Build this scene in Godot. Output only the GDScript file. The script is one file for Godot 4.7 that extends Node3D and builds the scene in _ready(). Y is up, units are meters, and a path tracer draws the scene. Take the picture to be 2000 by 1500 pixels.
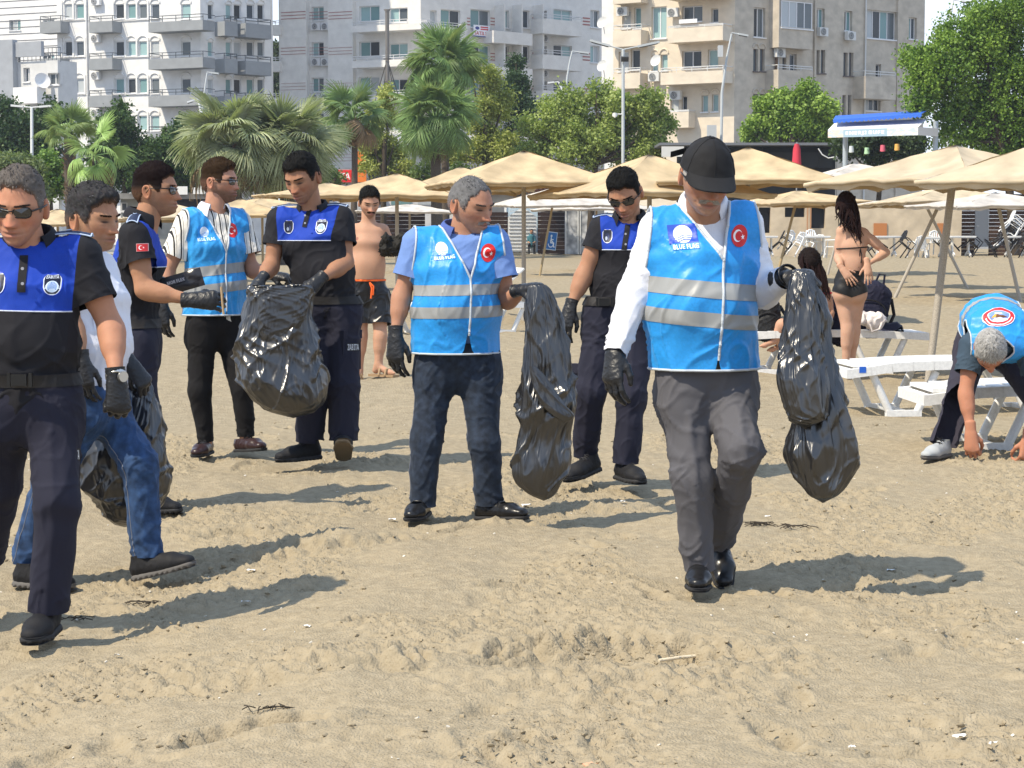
extends Node3D

var mats := {}

func _ready() -> void:
	var cam := Camera3D.new()
	cam.name = "camera"
	cam.fov = rad_to_deg(2.0 * atan(750.0 / FOCAL))
	cam.position = Vector3(0, EYE, 0)
	cam.basis = cam_basis
	cam.near = 0.1
	cam.far = 3000.0
	add_child(cam)
	cam.current = true
	var sky := ProceduralSkyMaterial.new()
	sky.sky_top_color = Color(0.58,0.67,0.80)
	sky.sky_horizon_color = Color(0.85,0.88,0.92)
	sky.sky_curve = 0.18
	sky.ground_bottom_color = Color(0.42,0.38,0.30)
	sky.ground_horizon_color = Color(0.70,0.68,0.62)
	sky.sky_energy_multiplier = 1.0
	var env := Environment.new()
	env.background_mode = Environment.BG_SKY
	env.sky = Sky.new()
	env.sky.sky_material = sky
	env.background_energy_multiplier = 1.4
	env.tonemap_mode = Environment.TONE_MAPPER_LINEAR
	env.tonemap_exposure = 1.4
	env.sdfgi_enabled = true
	env.ssao_enabled = true
	env.ssil_enabled = true
	env.fog_enabled = true
	env.fog_density = 0.0003
	env.fog_light_color = Color(0.86,0.90,0.96)
	var we := WorldEnvironment.new()
	we.name = "world_environment"
	we.environment = env
	add_child(we)
	var sun := DirectionalLight3D.new()
	sun.name = "sun"
	sun.light_energy = 1.35
	sun.light_color = Color(1.0,0.95,0.86)
	sun.light_angular_distance = 0.6
	sun.shadow_enabled = true
	var e := deg_to_rad(53.0)
	var az := deg_to_rad(33.0)
	var towards := Vector3(cos(e) * cos(az), -sin(e), -cos(e) * sin(az))
	add_child(sun)
	sun.basis = Basis.looking_at(towards, Vector3.UP)
	start_noise()
	make_materials()
	build_ground()
	build_background()
	build_beach()
	build_people()
	build_litter()

# ---------------------------------------------------------------- placing and naming
const PITCH := 4.36
const EYE := 1.36
const FOCAL := 4000.0
var used := {}
var cam_basis := Basis(Vector3.RIGHT, deg_to_rad(-PITCH))

# the point that the surveyed picture position (2000 x 1500) marks at a given distance
func at(px: float, py: float, depth: float) -> Vector3:
	return Vector3(0, EYE, 0) + cam_basis * Vector3((px - 1000.0) / FOCAL * depth, (750.0 - py) / FOCAL * depth, -depth)

# the point of a level plane y = h under that picture position
func on_level(px: float, py: float, h := 0.0) -> Vector3:
	var d := cam_basis * Vector3((px - 1000.0) / FOCAL, (750.0 - py) / FOCAL, -1.0)
	return Vector3(0, EYE, 0) + d * ((h - EYE) / d.y)

func numbered(called: String) -> String:
	used[called] = used.get(called, -1) + 1
	return called if used[called] == 0 else "%s_%03d" % [called, used[called]]

func thing(called: String, label: String, category: String, where := Vector3.ZERO, turn := 0.0, group := "") -> Node3D:
	var o := Node3D.new()
	o.name = numbered(called)
	add_child(o)
	o.position = where
	o.rotation.y = turn
	tag(o, label, category, group)
	return o

func tag(o: Node, label: String, category: String, group := "") -> void:
	o.set_meta("label", label)
	o.set_meta("category", category)
	if group != "":
		o.set_meta("group", group)

func put(called: String, mesh: Mesh, m: Material, parent: Node, t := Transform3D()) -> MeshInstance3D:
	var o := MeshInstance3D.new()
	o.name = numbered(called) if parent == self else part_name(called, parent)
	o.mesh = mesh
	if m:
		o.material_override = m
	o.transform = t
	parent.add_child(o, true)
	return o

func part_name(called: String, parent: Node) -> String:
	var key := "%d/%s" % [parent.get_instance_id(), called]
	used[key] = used.get(key, -1) + 1
	return called if used[key] == 0 else "%s_%03d" % [called, used[key]]

func structure(o: Node) -> Node:
	o.set_meta("kind", "structure")
	return o

func stuff(o: Node) -> Node:
	o.set_meta("kind", "stuff")
	return o

# ---------------------------------------------------------------- materials
func srgb(r: float, g: float, b: float) -> Color:   # linear base colour given, sRGB out
	return Color(r, g, b).linear_to_srgb()

func mat(r: float, g: float, b: float, rough := 0.8, metal := 0.0) -> StandardMaterial3D:
	var m := StandardMaterial3D.new()
	m.albedo_color = srgb(r, g, b)
	m.roughness = rough
	m.metallic = metal
	m.metallic_specular = 0.4
	return m

var noise_cache := {}
func noise_tex(freq: float, octaves: int, seed_: int, normal := false, strength := 4.0, kind := FastNoiseLite.TYPE_SIMPLEX_SMOOTH, lo := Color.BLACK, hi := Color.WHITE, size := 512) -> Texture2D:
	var key := str([freq, octaves, seed_, normal, strength, kind, lo, hi, size])
	if noise_cache.has(key):
		return noise_cache[key]
	var n := FastNoiseLite.new()
	n.seed = seed_
	n.noise_type = kind
	n.frequency = freq
	n.fractal_octaves = octaves
	n.fractal_type = FastNoiseLite.FRACTAL_FBM if octaves > 1 else FastNoiseLite.FRACTAL_NONE
	var t := NoiseTexture2D.new()
	t.width = size
	t.height = size
	t.seamless = true
	t.noise = n
	t.as_normal_map = normal
	t.bump_strength = strength
	if not normal:
		var g := Gradient.new()
		g.set_color(0, lo)
		g.set_color(1, hi)
		t.color_ramp = g
	noise_cache[key] = t
	return t

# cloth, plaster and so on: a base colour with a fine grain and mottling from a triplanar texture (scale: repeats per metre)
func grain(r: float, g: float, b: float, rough: float, scale: float, contrast: float, bump := 0.0, freq := 0.03, octaves := 4, seed_ := 5) -> StandardMaterial3D:
	var m := mat(r, g, b, rough)
	var lo := 1.0 - contrast
	m.albedo_texture = noise_tex(freq, octaves, seed_, false, 1.0, FastNoiseLite.TYPE_SIMPLEX_SMOOTH, Color(lo, lo, lo), Color.WHITE)
	m.uv1_triplanar = true
	m.uv1_scale = Vector3.ONE * scale
	if bump > 0.0:
		m.normal_enabled = true
		m.normal_scale = bump
		m.normal_texture = noise_tex(freq, octaves, seed_, true, 6.0)
	return m

# ---------------------------------------------------------------- triangle soup
class Soup:
	var v := PackedVector3Array()
	var n := PackedVector3Array()
	var c := PackedColorArray()
	func add(o: Soup) -> void:
		v.append_array(o.v)
		n.append_array(o.n)
		if o.c.size() or c.size():
			if c.size() < v.size() - o.v.size():
				var a := PackedColorArray()
				a.resize(v.size() - o.v.size() - c.size())
				a.fill(Color.WHITE)
				c.append_array(a)
			if o.c.size():
				c.append_array(o.c)
			else:
				var b := PackedColorArray()
				b.resize(o.v.size())
				b.fill(Color.WHITE)
				c.append_array(b)
	func tint(col: Color) -> Soup:
		c.resize(v.size())
		c.fill(col)
		return self
	func moved(t: Transform3D) -> Soup:
		var s := Soup.new()
		s.v = t * v
		s.n = n.duplicate()
		var b := t.basis
		for i in n.size():
			s.n[i] = (b * n[i]).normalized()
		s.c = c
		if b.determinant() < 0.0:
			if c.size() == v.size():
				s.c = c.duplicate()
			for i in range(0, v.size(),3):
				var t0 := s.v[i]
				s.v[i] = s.v[i + 1]
				s.v[i + 1] = t0
				t0 = s.n[i]
				s.n[i] = s.n[i + 1]
				s.n[i + 1] = t0
				if c.size() == v.size():
					var c0 := s.c[i]
					s.c[i] = s.c[i + 1]
					s.c[i + 1] = c0
		return s
	func offset(a: float) -> Soup:
		var s := Soup.new()
		s.v = v.duplicate()
		s.n = n
		s.c = c
		for i in v.size():
			s.v[i] += n[i] * a
		return s
	func tri(a: Vector3, b: Vector3, d: Vector3) -> void:
		var nn := (d - a).cross(b - a).normalized()
		v.append(a); v.append(b); v.append(d)
		n.append(nn); n.append(nn); n.append(nn)
	func quad(a: Vector3, b: Vector3, d: Vector3, e: Vector3) -> void:
		tri(a, b, d)
		tri(a, d, e)
	func box(lo: Vector3, hi: Vector3) -> void:
		obox(Transform3D(Basis(), (lo + hi) * 0.5), hi - lo)
	func obox(t: Transform3D, s: Vector3) -> void:
		var h := s * 0.5
		var p := []
		for k in 8:
			p.append(t * Vector3(h.x if k & 1 else -h.x, h.y if k & 2 else -h.y, h.z if k & 4 else -h.z))
		quad(p[4], p[6], p[7], p[5])
		quad(p[1], p[3], p[2], p[0])
		quad(p[0], p[2], p[6], p[4])
		quad(p[5], p[7], p[3], p[1])
		quad(p[2], p[3], p[7], p[6])
		quad(p[4], p[5], p[1], p[0])
	# a round bar along a path, smooth, capped
	func tube(path: Array, radii: Array, sides := 8) -> void:
		var rings := []
		var up := Vector3.UP
		for k in path.size():
			var a: Vector3 = path[maxi(k - 1,0)]
			var b: Vector3 = path[mini(k + 1, path.size() - 1)]
			var w := (b - a).normalized()
			if w.length() < 0.5:
				w = Vector3.UP
			if absf(w.dot(up)) > 0.95:
				up = Vector3.RIGHT if absf(w.x) < 0.8 else Vector3.FORWARD
			var u := up.cross(w).normalized()
			var q := w.cross(u).normalized()
			up = q
			var r: float = radii[mini(k, radii.size() - 1)]
			var ring := []
			for j in sides + 1:
				var an := TAU * j / sides
				var d := u * cos(an) + q * sin(an)
				ring.append([path[k] + d * r, d])
			rings.append(ring)
		for k in path.size() - 1:
			for j in sides:
				for q2 in [[k, j],[k + 1, j],[k + 1, j + 1],[k, j],[k + 1, j + 1],[k, j + 1]]:
					v.append(rings[q2[0]][q2[1]][0])
					n.append(rings[q2[0]][q2[1]][1])
		for e in [0, path.size() - 1]:
			for j in sides:
				if e == 0:
					tri(path[e], rings[e][j][0], rings[e][j + 1][0])
				else:
					tri(path[e], rings[e][j + 1][0], rings[e][j][0])
	# a grid of points, smooth; closed_u joins the last column to the first
	func grid(p: Array, closed_u := false) -> void:
		var m := p.size()
		var w: int = p[0].size()
		var nn := []
		for i in m:
			var row := PackedVector3Array()
			row.resize(w)
			for j in w:
				var a: Vector3 = p[maxi(i - 1,0)][j]
				var b: Vector3 = p[mini(i + 1, m - 1)][j]
				var jl := (j - 1 + w) % w if closed_u else maxi(j - 1,0)
				var jr := (j + 1) % w if closed_u else mini(j + 1, w - 1)
				row[j] = (b - a).cross(p[i][jr] - p[i][jl]).normalized()
			nn.append(row)
		for i in m - 1:
			for j in (w if closed_u else w - 1):
				var k := (j + 1) % w
				v.append(p[i][j]); v.append(p[i][k]); v.append(p[i + 1][k])
				v.append(p[i][j]); v.append(p[i + 1][k]); v.append(p[i + 1][j])
				n.append(nn[i][j]); n.append(nn[i][k]); n.append(nn[i + 1][k])
				n.append(nn[i][j]); n.append(nn[i + 1][k]); n.append(nn[i + 1][j])
	func mesh(uv = null) -> ArrayMesh:
		var a := []
		a.resize(Mesh.ARRAY_MAX)
		a[Mesh.ARRAY_VERTEX] = v
		a[Mesh.ARRAY_NORMAL] = n
		if c.size() == v.size():
			a[Mesh.ARRAY_COLOR] = c
		if uv != null:
			var t := PackedVector2Array()
			t.resize(v.size())
			for i in v.size():
				t[i] = uv.call(v[i])
			a[Mesh.ARRAY_TEX_UV] = t
		var m := ArrayMesh.new()
		if v.size():
			m.add_surface_from_arrays(Mesh.PRIMITIVE_TRIANGLES, a)
		return m

# cut a soup by a plane (points with n.p > d are in front). Returns [front, behind, cut segments]. With r > 0 only triangles nearer than r to the middle are cut; the rest counts as behind.
func cut(s: Soup, pn: Vector3, pd: float, mid := Vector3.ZERO, r := 0.0) -> Array:
	var f := Soup.new()
	var b := Soup.new()
	var seg := PackedVector3Array()
	var r2 := r * r
	var tinted := s.c.size() == s.v.size()
	for i in range(0, s.v.size(),3):
		var p0 := s.v[i]
		var p1 := s.v[i + 1]
		var p2 := s.v[i + 2]
		if r > 0.0 and ((p0 + p1 + p2) / 3.0 - mid).length_squared() > r2:
			_keep(b, s, i, tinted)
			continue
		var d0 := pn.dot(p0) - pd
		var d1 := pn.dot(p1) - pd
		var d2 := pn.dot(p2) - pd
		if d0 >= 0 and d1 >= 0 and d2 >= 0:
			_keep(f, s, i, tinted)
			continue
		elif d0 <= 0 and d1 <= 0 and d2 <= 0:
			_keep(b, s, i, tinted)
			continue
		var p := [p0, p1, p2]
		var d := [d0, d1, d2]
		if true:
			var fp := []
			var bp := []
			var on := []
			for k in 3:
				var q := (k + 1) % 3
				var here := [p[k], s.n[i + k], s.c[i + k] if tinted else Color.WHITE]
				if d[k] >= 0:
					fp.append(here)
				else:
					bp.append(here)
				if (d[k] >= 0) != (d[q] >= 0):
					var t: float = d[k] / (d[k] - d[q])
					var x := [p[k].lerp(p[q], t), s.n[i + k].lerp(s.n[i + q], t).normalized(), here[2].lerp(s.c[i + q], t) if tinted else Color.WHITE]
					fp.append(x)
					bp.append(x)
					on.append(x[0])
			_fan(f, fp, tinted)
			_fan(b, bp, tinted)
			if on.size() == 2:
				seg.append(on[0])
				seg.append(on[1])
	return [f, b, seg]

func _keep(o: Soup, s: Soup, i: int, tinted: bool) -> void:
	for k in 3:
		o.v.append(s.v[i + k])
		o.n.append(s.n[i + k])
		if tinted:
			o.c.append(s.c[i + k])

func _fan(o: Soup, p: Array, tinted: bool) -> void:
	for k in range(1, p.size() - 1):
		for q in [0, k, k + 1]:
			o.v.append(p[q][0])
			o.n.append(p[q][1])
			if tinted:
				o.c.append(p[q][2])

# split by a test on each triangle's middle and normal: [passing, failing]
func sift(s: Soup, test: Callable) -> Array:
	var a := Soup.new()
	var b := Soup.new()
	var tinted := s.c.size() == s.v.size()
	for i in range(0, s.v.size(),3):
		var ok: bool = test.call((s.v[i] + s.v[i + 1] + s.v[i + 2]) / 3.0, s.n[i])
		_keep(a if ok else b, s, i, tinted)
	return [a, b]

# a cord along cut segments
func cord(seg: PackedVector3Array, r: float, lift := 0.0, out := Vector3.ZERO) -> Soup:
	var s := Soup.new()
	for i in range(0, seg.size(),2):
		var a := seg[i] + out * lift
		var b := seg[i + 1] + out * lift
		var w := b - a
		if w.length() < 0.0004:
			continue
		w = w.normalized() * r * 0.5
		s.tube([a - w, b + w],[r],5)
	return s

# ---------------------------------------------------------------- fields: bones joined with a smooth minimum, meshed as surface nets
class Field:
	var o: Vector3
	var h: float
	var nx: int
	var ny: int
	var nz: int
	var f := PackedFloat32Array()
	func _init(lo: Vector3, hi: Vector3, cell: float) -> void:
		h = cell
		o = lo - Vector3.ONE * cell * 3.0
		nx = int((hi.x - o.x) / h) + 4
		ny = int((hi.y - o.y) / h) + 4
		nz = int((hi.z - o.z) / h) + 4
		f.resize(nx * ny * nz)
		f.fill(1.0)
	func _range(lo: Vector3, hi: Vector3) -> Array:
		var a := (lo - o) / h
		var b := (hi - o) / h
		return [clampi(int(a.x),0, nx - 1), clampi(int(b.x) + 2,0, nx), clampi(int(a.y),0, ny - 1), clampi(int(b.y) + 2,0, ny), clampi(int(a.z),0, nz - 1), clampi(int(b.z) + 2,0, nz)]
	func cap(a: Vector3, b: Vector3, ra: float, rb: float, k := 0.03) -> void:
		var m := Vector3.ONE * (maxf(ra, rb) + k + 2.0 * h)
		var g := _range(a.min(b) - m, a.max(b) + m)
		var ab := b - a
		var inv := 1.0 / maxf(ab.length_squared(),1e-9)
		for z in range(g[4], g[5]):
			for y in range(g[2], g[3]):
				var i: int = (z * ny + y) * nx + g[0]
				var p := o + Vector3(g[0], y, z) * h - a
				for x in range(g[0], g[1]):
					var t := clampf(p.dot(ab) * inv, 0.0,1.0)
					var d := (p - ab * t).length() - lerpf(ra, rb, t)
					var e := f[i]
					var w := clampf(0.5 + 0.5 * (e - d) / k, 0.0,1.0)
					f[i] = lerpf(e, d, w) - k * w * (1.0 - w)
					i += 1
					p.x += h
	# bone of elliptic section: u is the direction of the first radius; ends rounded by re
	func ell(a: Vector3, b: Vector3, u: Vector3, au: float, av: float, bu: float, bv: float, k := 0.03, re := 0.05) -> void:
		var ab := b - a
		var ln := maxf(ab.length(),1e-5)
		var w := ab / ln
		u = (u - w * u.dot(w)).normalized()
		var v := w.cross(u)
		var m := Vector3.ONE * (maxf(maxf(maxf(au, av), maxf(bu, bv)), re) + k + 2.0 * h)
		var g := _range(a.min(b) - m, a.max(b) + m)
		for z in range(g[4], g[5]):
			for y in range(g[2], g[3]):
				var i: int = (z * ny + y) * nx + g[0]
				var p := o + Vector3(g[0], y, z) * h - a
				for x in range(g[0], g[1]):
					var s := p.dot(w)
					var t := clampf(s / ln, 0.0,1.0)
					var ru := lerpf(au, bu, t)
					var rv := lerpf(av, bv, t)
					var q := Vector3(p.dot(u), p.dot(v), s - t * ln)
					var q0 := q / Vector3(ru, rv, re)
					var k0 := q0.length()
					var d := -minf(ru, rv)
					if k0 > 0.05:
						d = k0 * (k0 - 1.0) / (q0 / Vector3(ru, rv, re)).length()
					var e := f[i]
					var ww := clampf(0.5 + 0.5 * (e - d) / k, 0.0,1.0)
					f[i] = lerpf(e, d, ww) - k * ww * (1.0 - ww)
					i += 1
					p.x += h
	func carve(c: Vector3, r: float, k := 0.01) -> void:
		var m := Vector3.ONE * (r + k + 2.0 * h)
		var g := _range(c - m, c + m)
		for z in range(g[4], g[5]):
			for y in range(g[2], g[3]):
				var i: int = (z * ny + y) * nx + g[0]
				var p := o + Vector3(g[0], y, z) * h - c
				for x in range(g[0], g[1]):
					var d := r - p.length()
					var e := f[i]
					var w := clampf(0.5 - 0.5 * (e - d) / k, 0.0,1.0)
					f[i] = lerpf(e, d, w) + k * w * (1.0 - w)
					i += 1
					p.x += h
	# displace: optional func(point, normal) -> metres along the normal
	func soup(displace = null, smooth := 1) -> Soup:
		var id := PackedInt32Array()
		id.resize(f.size())
		id.fill(-1)
		var v := PackedVector3Array()
		var far := h * 4.0
		var sy := nx
		var sz := nx * ny
		for z in nz - 1:
			for y in ny - 1:
				var i := (z * ny + y) * nx
				for x in nx - 1:
					var c0 := f[i]
					if c0 > far or c0 < -far:
						i += 1
						continue
					var c1 := f[i + 1]
					var c2 := f[i + sy]
					var c3 := f[i + sy + 1]
					var c4 := f[i + sz]
					var c5 := f[i + sz + 1]
					var c6 := f[i + sz + sy]
					var c7 := f[i + sz + sy + 1]
					var neg := int(c0 < 0) + int(c1 < 0) + int(c2 < 0) + int(c3 < 0) + int(c4 < 0) + int(c5 < 0) + int(c6 < 0) + int(c7 < 0)
					if neg == 0 or neg == 8:
						i += 1
						continue
					var s := Vector3.ZERO
					var cnt := 0.0
					if (c0 < 0) != (c1 < 0):
						s += Vector3(c0 / (c0 - c1),0,0); cnt += 1
					if (c2 < 0) != (c3 < 0):
						s += Vector3(c2 / (c2 - c3),1,0); cnt += 1
					if (c4 < 0) != (c5 < 0):
						s += Vector3(c4 / (c4 - c5),0,1); cnt += 1
					if (c6 < 0) != (c7 < 0):
						s += Vector3(c6 / (c6 - c7),1,1); cnt += 1
					if (c0 < 0) != (c2 < 0):
						s += Vector3(0, c0 / (c0 - c2),0); cnt += 1
					if (c1 < 0) != (c3 < 0):
						s += Vector3(1, c1 / (c1 - c3),0); cnt += 1
					if (c4 < 0) != (c6 < 0):
						s += Vector3(0, c4 / (c4 - c6),1); cnt += 1
					if (c5 < 0) != (c7 < 0):
						s += Vector3(1, c5 / (c5 - c7),1); cnt += 1
					if (c0 < 0) != (c4 < 0):
						s += Vector3(0,0, c0 / (c0 - c4)); cnt += 1
					if (c1 < 0) != (c5 < 0):
						s += Vector3(1,0, c1 / (c1 - c5)); cnt += 1
					if (c2 < 0) != (c6 < 0):
						s += Vector3(0,1, c2 / (c2 - c6)); cnt += 1
					if (c3 < 0) != (c7 < 0):
						s += Vector3(1,1, c3 / (c3 - c7)); cnt += 1
					id[i] = v.size()
					v.append(o + (Vector3(x, y, z) + s / cnt) * h)
					i += 1
		var t := PackedInt32Array()
		for z in range(1, nz - 1):
			for y in range(1, ny - 1):
				var i := (z * ny + y) * nx + 1
				for x in range(1, nx - 1):
					if id[i] < 0:
						i += 1
						continue
					var inside := f[i] < 0
					if inside != (f[i + 1] < 0):
						_quad(t, id[i], id[i - sy], id[i - sy - sz], id[i - sz], inside)
					if inside != (f[i + sy] < 0):
						_quad(t, id[i], id[i - sz], id[i - sz - 1], id[i - 1], inside)
					if inside != (f[i + sz] < 0):
						_quad(t, id[i], id[i - 1], id[i - 1 - sy], id[i - sy], inside)
					i += 1
		for k in smooth:
			v = _relax(v, t)
		var n := _normals(v, t)
		if displace != null:
			for i in v.size():
				v[i] += n[i] * displace.call(v[i], n[i])
			n = _normals(v, t)
		var s := Soup.new()
		s.v.resize(t.size())
		s.n.resize(t.size())
		for i in t.size():
			s.v[i] = v[t[i]]
			s.n[i] = n[t[i]]
		return s
	func _quad(t: PackedInt32Array, a: int, b: int, c: int, d: int, flip: bool) -> void:
		if a < 0 or b < 0 or c < 0 or d < 0:
			return
		if flip:
			t.append_array(PackedInt32Array([a, c, b, a, d, c]))
		else:
			t.append_array(PackedInt32Array([a, b, c, a, c, d]))
	func _relax(v: PackedVector3Array, t: PackedInt32Array) -> PackedVector3Array:
		var s := PackedVector3Array()
		s.resize(v.size())
		var c := PackedFloat32Array()
		c.resize(v.size())
		for i in range(0, t.size(),3):
			var m := v[t[i]] + v[t[i + 1]] + v[t[i + 2]]
			for k in 3:
				s[t[i + k]] += m
				c[t[i + k]] += 3.0
		for i in v.size():
			if c[i] > 0:
				s[i] = v[i].lerp(s[i] / c[i],0.6)
			else:
				s[i] = v[i]
		return s
	func _normals(v: PackedVector3Array, t: PackedInt32Array) -> PackedVector3Array:
		var n := PackedVector3Array()
		n.resize(v.size())
		for i in range(0, t.size(),3):
			var a := v[t[i]]
			var q := (v[t[i + 2]] - a).cross(v[t[i + 1]] - a)
			n[t[i]] += q
			n[t[i + 1]] += q
			n[t[i + 2]] += q
		for i in v.size():
			n[i] = n[i].normalized()
		return n

# ---------------------------------------------------------------- figures
var fold_noise := FastNoiseLite.new()
var fine_noise := FastNoiseLite.new()
var cell_noise := FastNoiseLite.new()
var rng := RandomNumberGenerator.new()

func start_noise() -> void:
	fold_noise.seed = 11
	fold_noise.frequency = 1.0
	fold_noise.noise_type = FastNoiseLite.TYPE_SIMPLEX_SMOOTH
	fold_noise.fractal_type = FastNoiseLite.FRACTAL_NONE
	fine_noise.seed = 23
	fine_noise.frequency = 1.0
	fine_noise.fractal_type = FastNoiseLite.FRACTAL_FBM
	fine_noise.fractal_octaves = 3
	cell_noise.seed = 5
	cell_noise.noise_type = FastNoiseLite.TYPE_CELLULAR
	cell_noise.frequency = 1.0
	cell_noise.cellular_return_type = FastNoiseLite.RETURN_DISTANCE
	cell_noise.fractal_type = FastNoiseLite.FRACTAL_NONE
	rng.seed = 77

func ridge(x: float, y: float, z: float) -> float:
	var a := 1.0 - 3.0 * absf(fold_noise.get_noise_3d(x, y, z))
	return a * a if a > 0.0 else 0.0

# folds of cloth: crosswise pulls and long drapes
func cloth(p: Vector3, across: float, along: float, freq := 1.0) -> float:
	var wx := fold_noise.get_noise_3d(p.x * 3.0, p.y * 3.0, p.z * 3.0 + 9.0)
	var q := p * freq
	var a := 0.6 * ridge(q.x * 4.0 + 0.6 * wx, q.y * 6.5 + q.x * 5.5 + 0.9 * wx, q.z * 3.2) + 0.6 * ridge(q.x * 4.0 + 20.0, q.y * 6.0 - q.x * 6.0 + 0.9 * wx, q.z * 3.2)
	var b := ridge(q.x * 7.0 + wx, q.y * 1.5 + wx, q.z * 7.0 + 7.0)
	return across * (a - 0.25) + along * (b - 0.25)

var face_nose := 1.0
var face_jaw := 0.0
var face_brow := 1.0
const SKIN := Color(0.40,0.225,0.135)

func bump(x: float, y: float, cx: float, cy: float, sx: float, sy: float) -> float:
	var a := (x - cx) / sx
	var b := (y - cy) / sy
	return exp(-0.5 * (a * a + b * b))

# the surface of a head 0.235 m tall in the direction d; z is forward, y up
func head_shape(d: Vector3, full: float) -> Vector3:
	var p := Vector3(d.x * 0.0765, d.y * 0.118, d.z * 0.098)
	var low := smoothstep(0.01,-0.115, p.y)
	p.x *= 1.0 - (0.26 - 0.12 * full + face_jaw) * low
	if p.z > 0.0:
		p.z *= 1.0 + 0.52 * smoothstep(-0.03,-0.105, p.y)
		p.z *= 1.0 - 0.05 * smoothstep(0.03,0.1, p.y)
		p.x *= 1.0 + 0.10 * smoothstep(0.2,0.75, d.z) * smoothstep(0.09,0.0, absf(p.y + 0.01))
	else:
		p.z *= 1.0 - 0.42 * smoothstep(-0.01,-0.1, p.y)
		p.z -= 0.006 * bump(p.x, p.y, 0.0,0.03,0.06,0.05)
	var x := absf(p.x)
	var y := p.y
	var w := smoothstep(0.0,0.045, p.z)
	var z := 0.0
	z += 0.0055 * face_brow * bump(x, y, 0.027,0.027,0.02,0.008)                 # brow
	z -= 0.0105 * bump(x, y, 0.032,0.008,0.014,0.0085)              # eye socket
	z += 0.0045 * bump(x, y, 0.033,0.006,0.010,0.0065)               # lid over the eyeball
	z -= 0.0025 * bump(x, y, 0.034,-0.010,0.013,0.004)                # under the eye
	var up := clampf((0.022 - y) / 0.052,0.0,1.0)
	var nose := (up * up * 0.019 + up * 0.006) * face_nose
	if y < -0.030:
		nose *= smoothstep(-0.044,-0.033, y)
	z += nose * exp(-0.5 * pow(x / (0.0072 + 0.004 * up),2.0)) * (1.0 if y < 0.022 else 0.0)
	z += 0.0085 * bump(x, y, 0.0145,-0.031,0.006,0.0065)             # nostril wings
	z -= 0.002 * bump(x, y, 0.0,-0.043,0.004,0.006)
	z += 0.0055 * bump(x, y, 0.0,-0.052,0.022,0.0055)                # lips
	z += 0.0050 * bump(x, y, 0.0,-0.066,0.019,0.0055)
	z -= 0.0060 * bump(x, y, 0.0,-0.0590,0.024,0.0022)
	z -= 0.0045 * bump(x, y, 0.0,-0.080,0.022,0.006)
	z += 0.0080 * bump(x, y, 0.0,-0.098,0.020,0.012)                 # chin
	z += 0.0050 * bump(x, y, 0.048,-0.016,0.016,0.014)               # cheekbone
	z -= 0.0035 * bump(x, y, 0.031 + 0.25 * (-0.03 - y),-0.05,0.0045,0.018)   # fold beside the mouth
	z -= (0.005 - 0.008 * full) * bump(x, y, 0.052,-0.055,0.014,0.02)
	p.z += z * w
	return p

func head_dir(i: int, j: int, rows: int, cols: int) -> Vector3:
	var th := PI * clampf(float(i) / rows, 0.001,0.999)
	th += 0.18 * sin(2.0 * th)       # more rows about the middle of the face
	var t := TAU * j / cols - PI
	var ph := t - 0.55 * sin(t)      # more columns in front
	return Vector3(sin(th) * sin(ph), cos(th), sin(th) * cos(ph))

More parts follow.
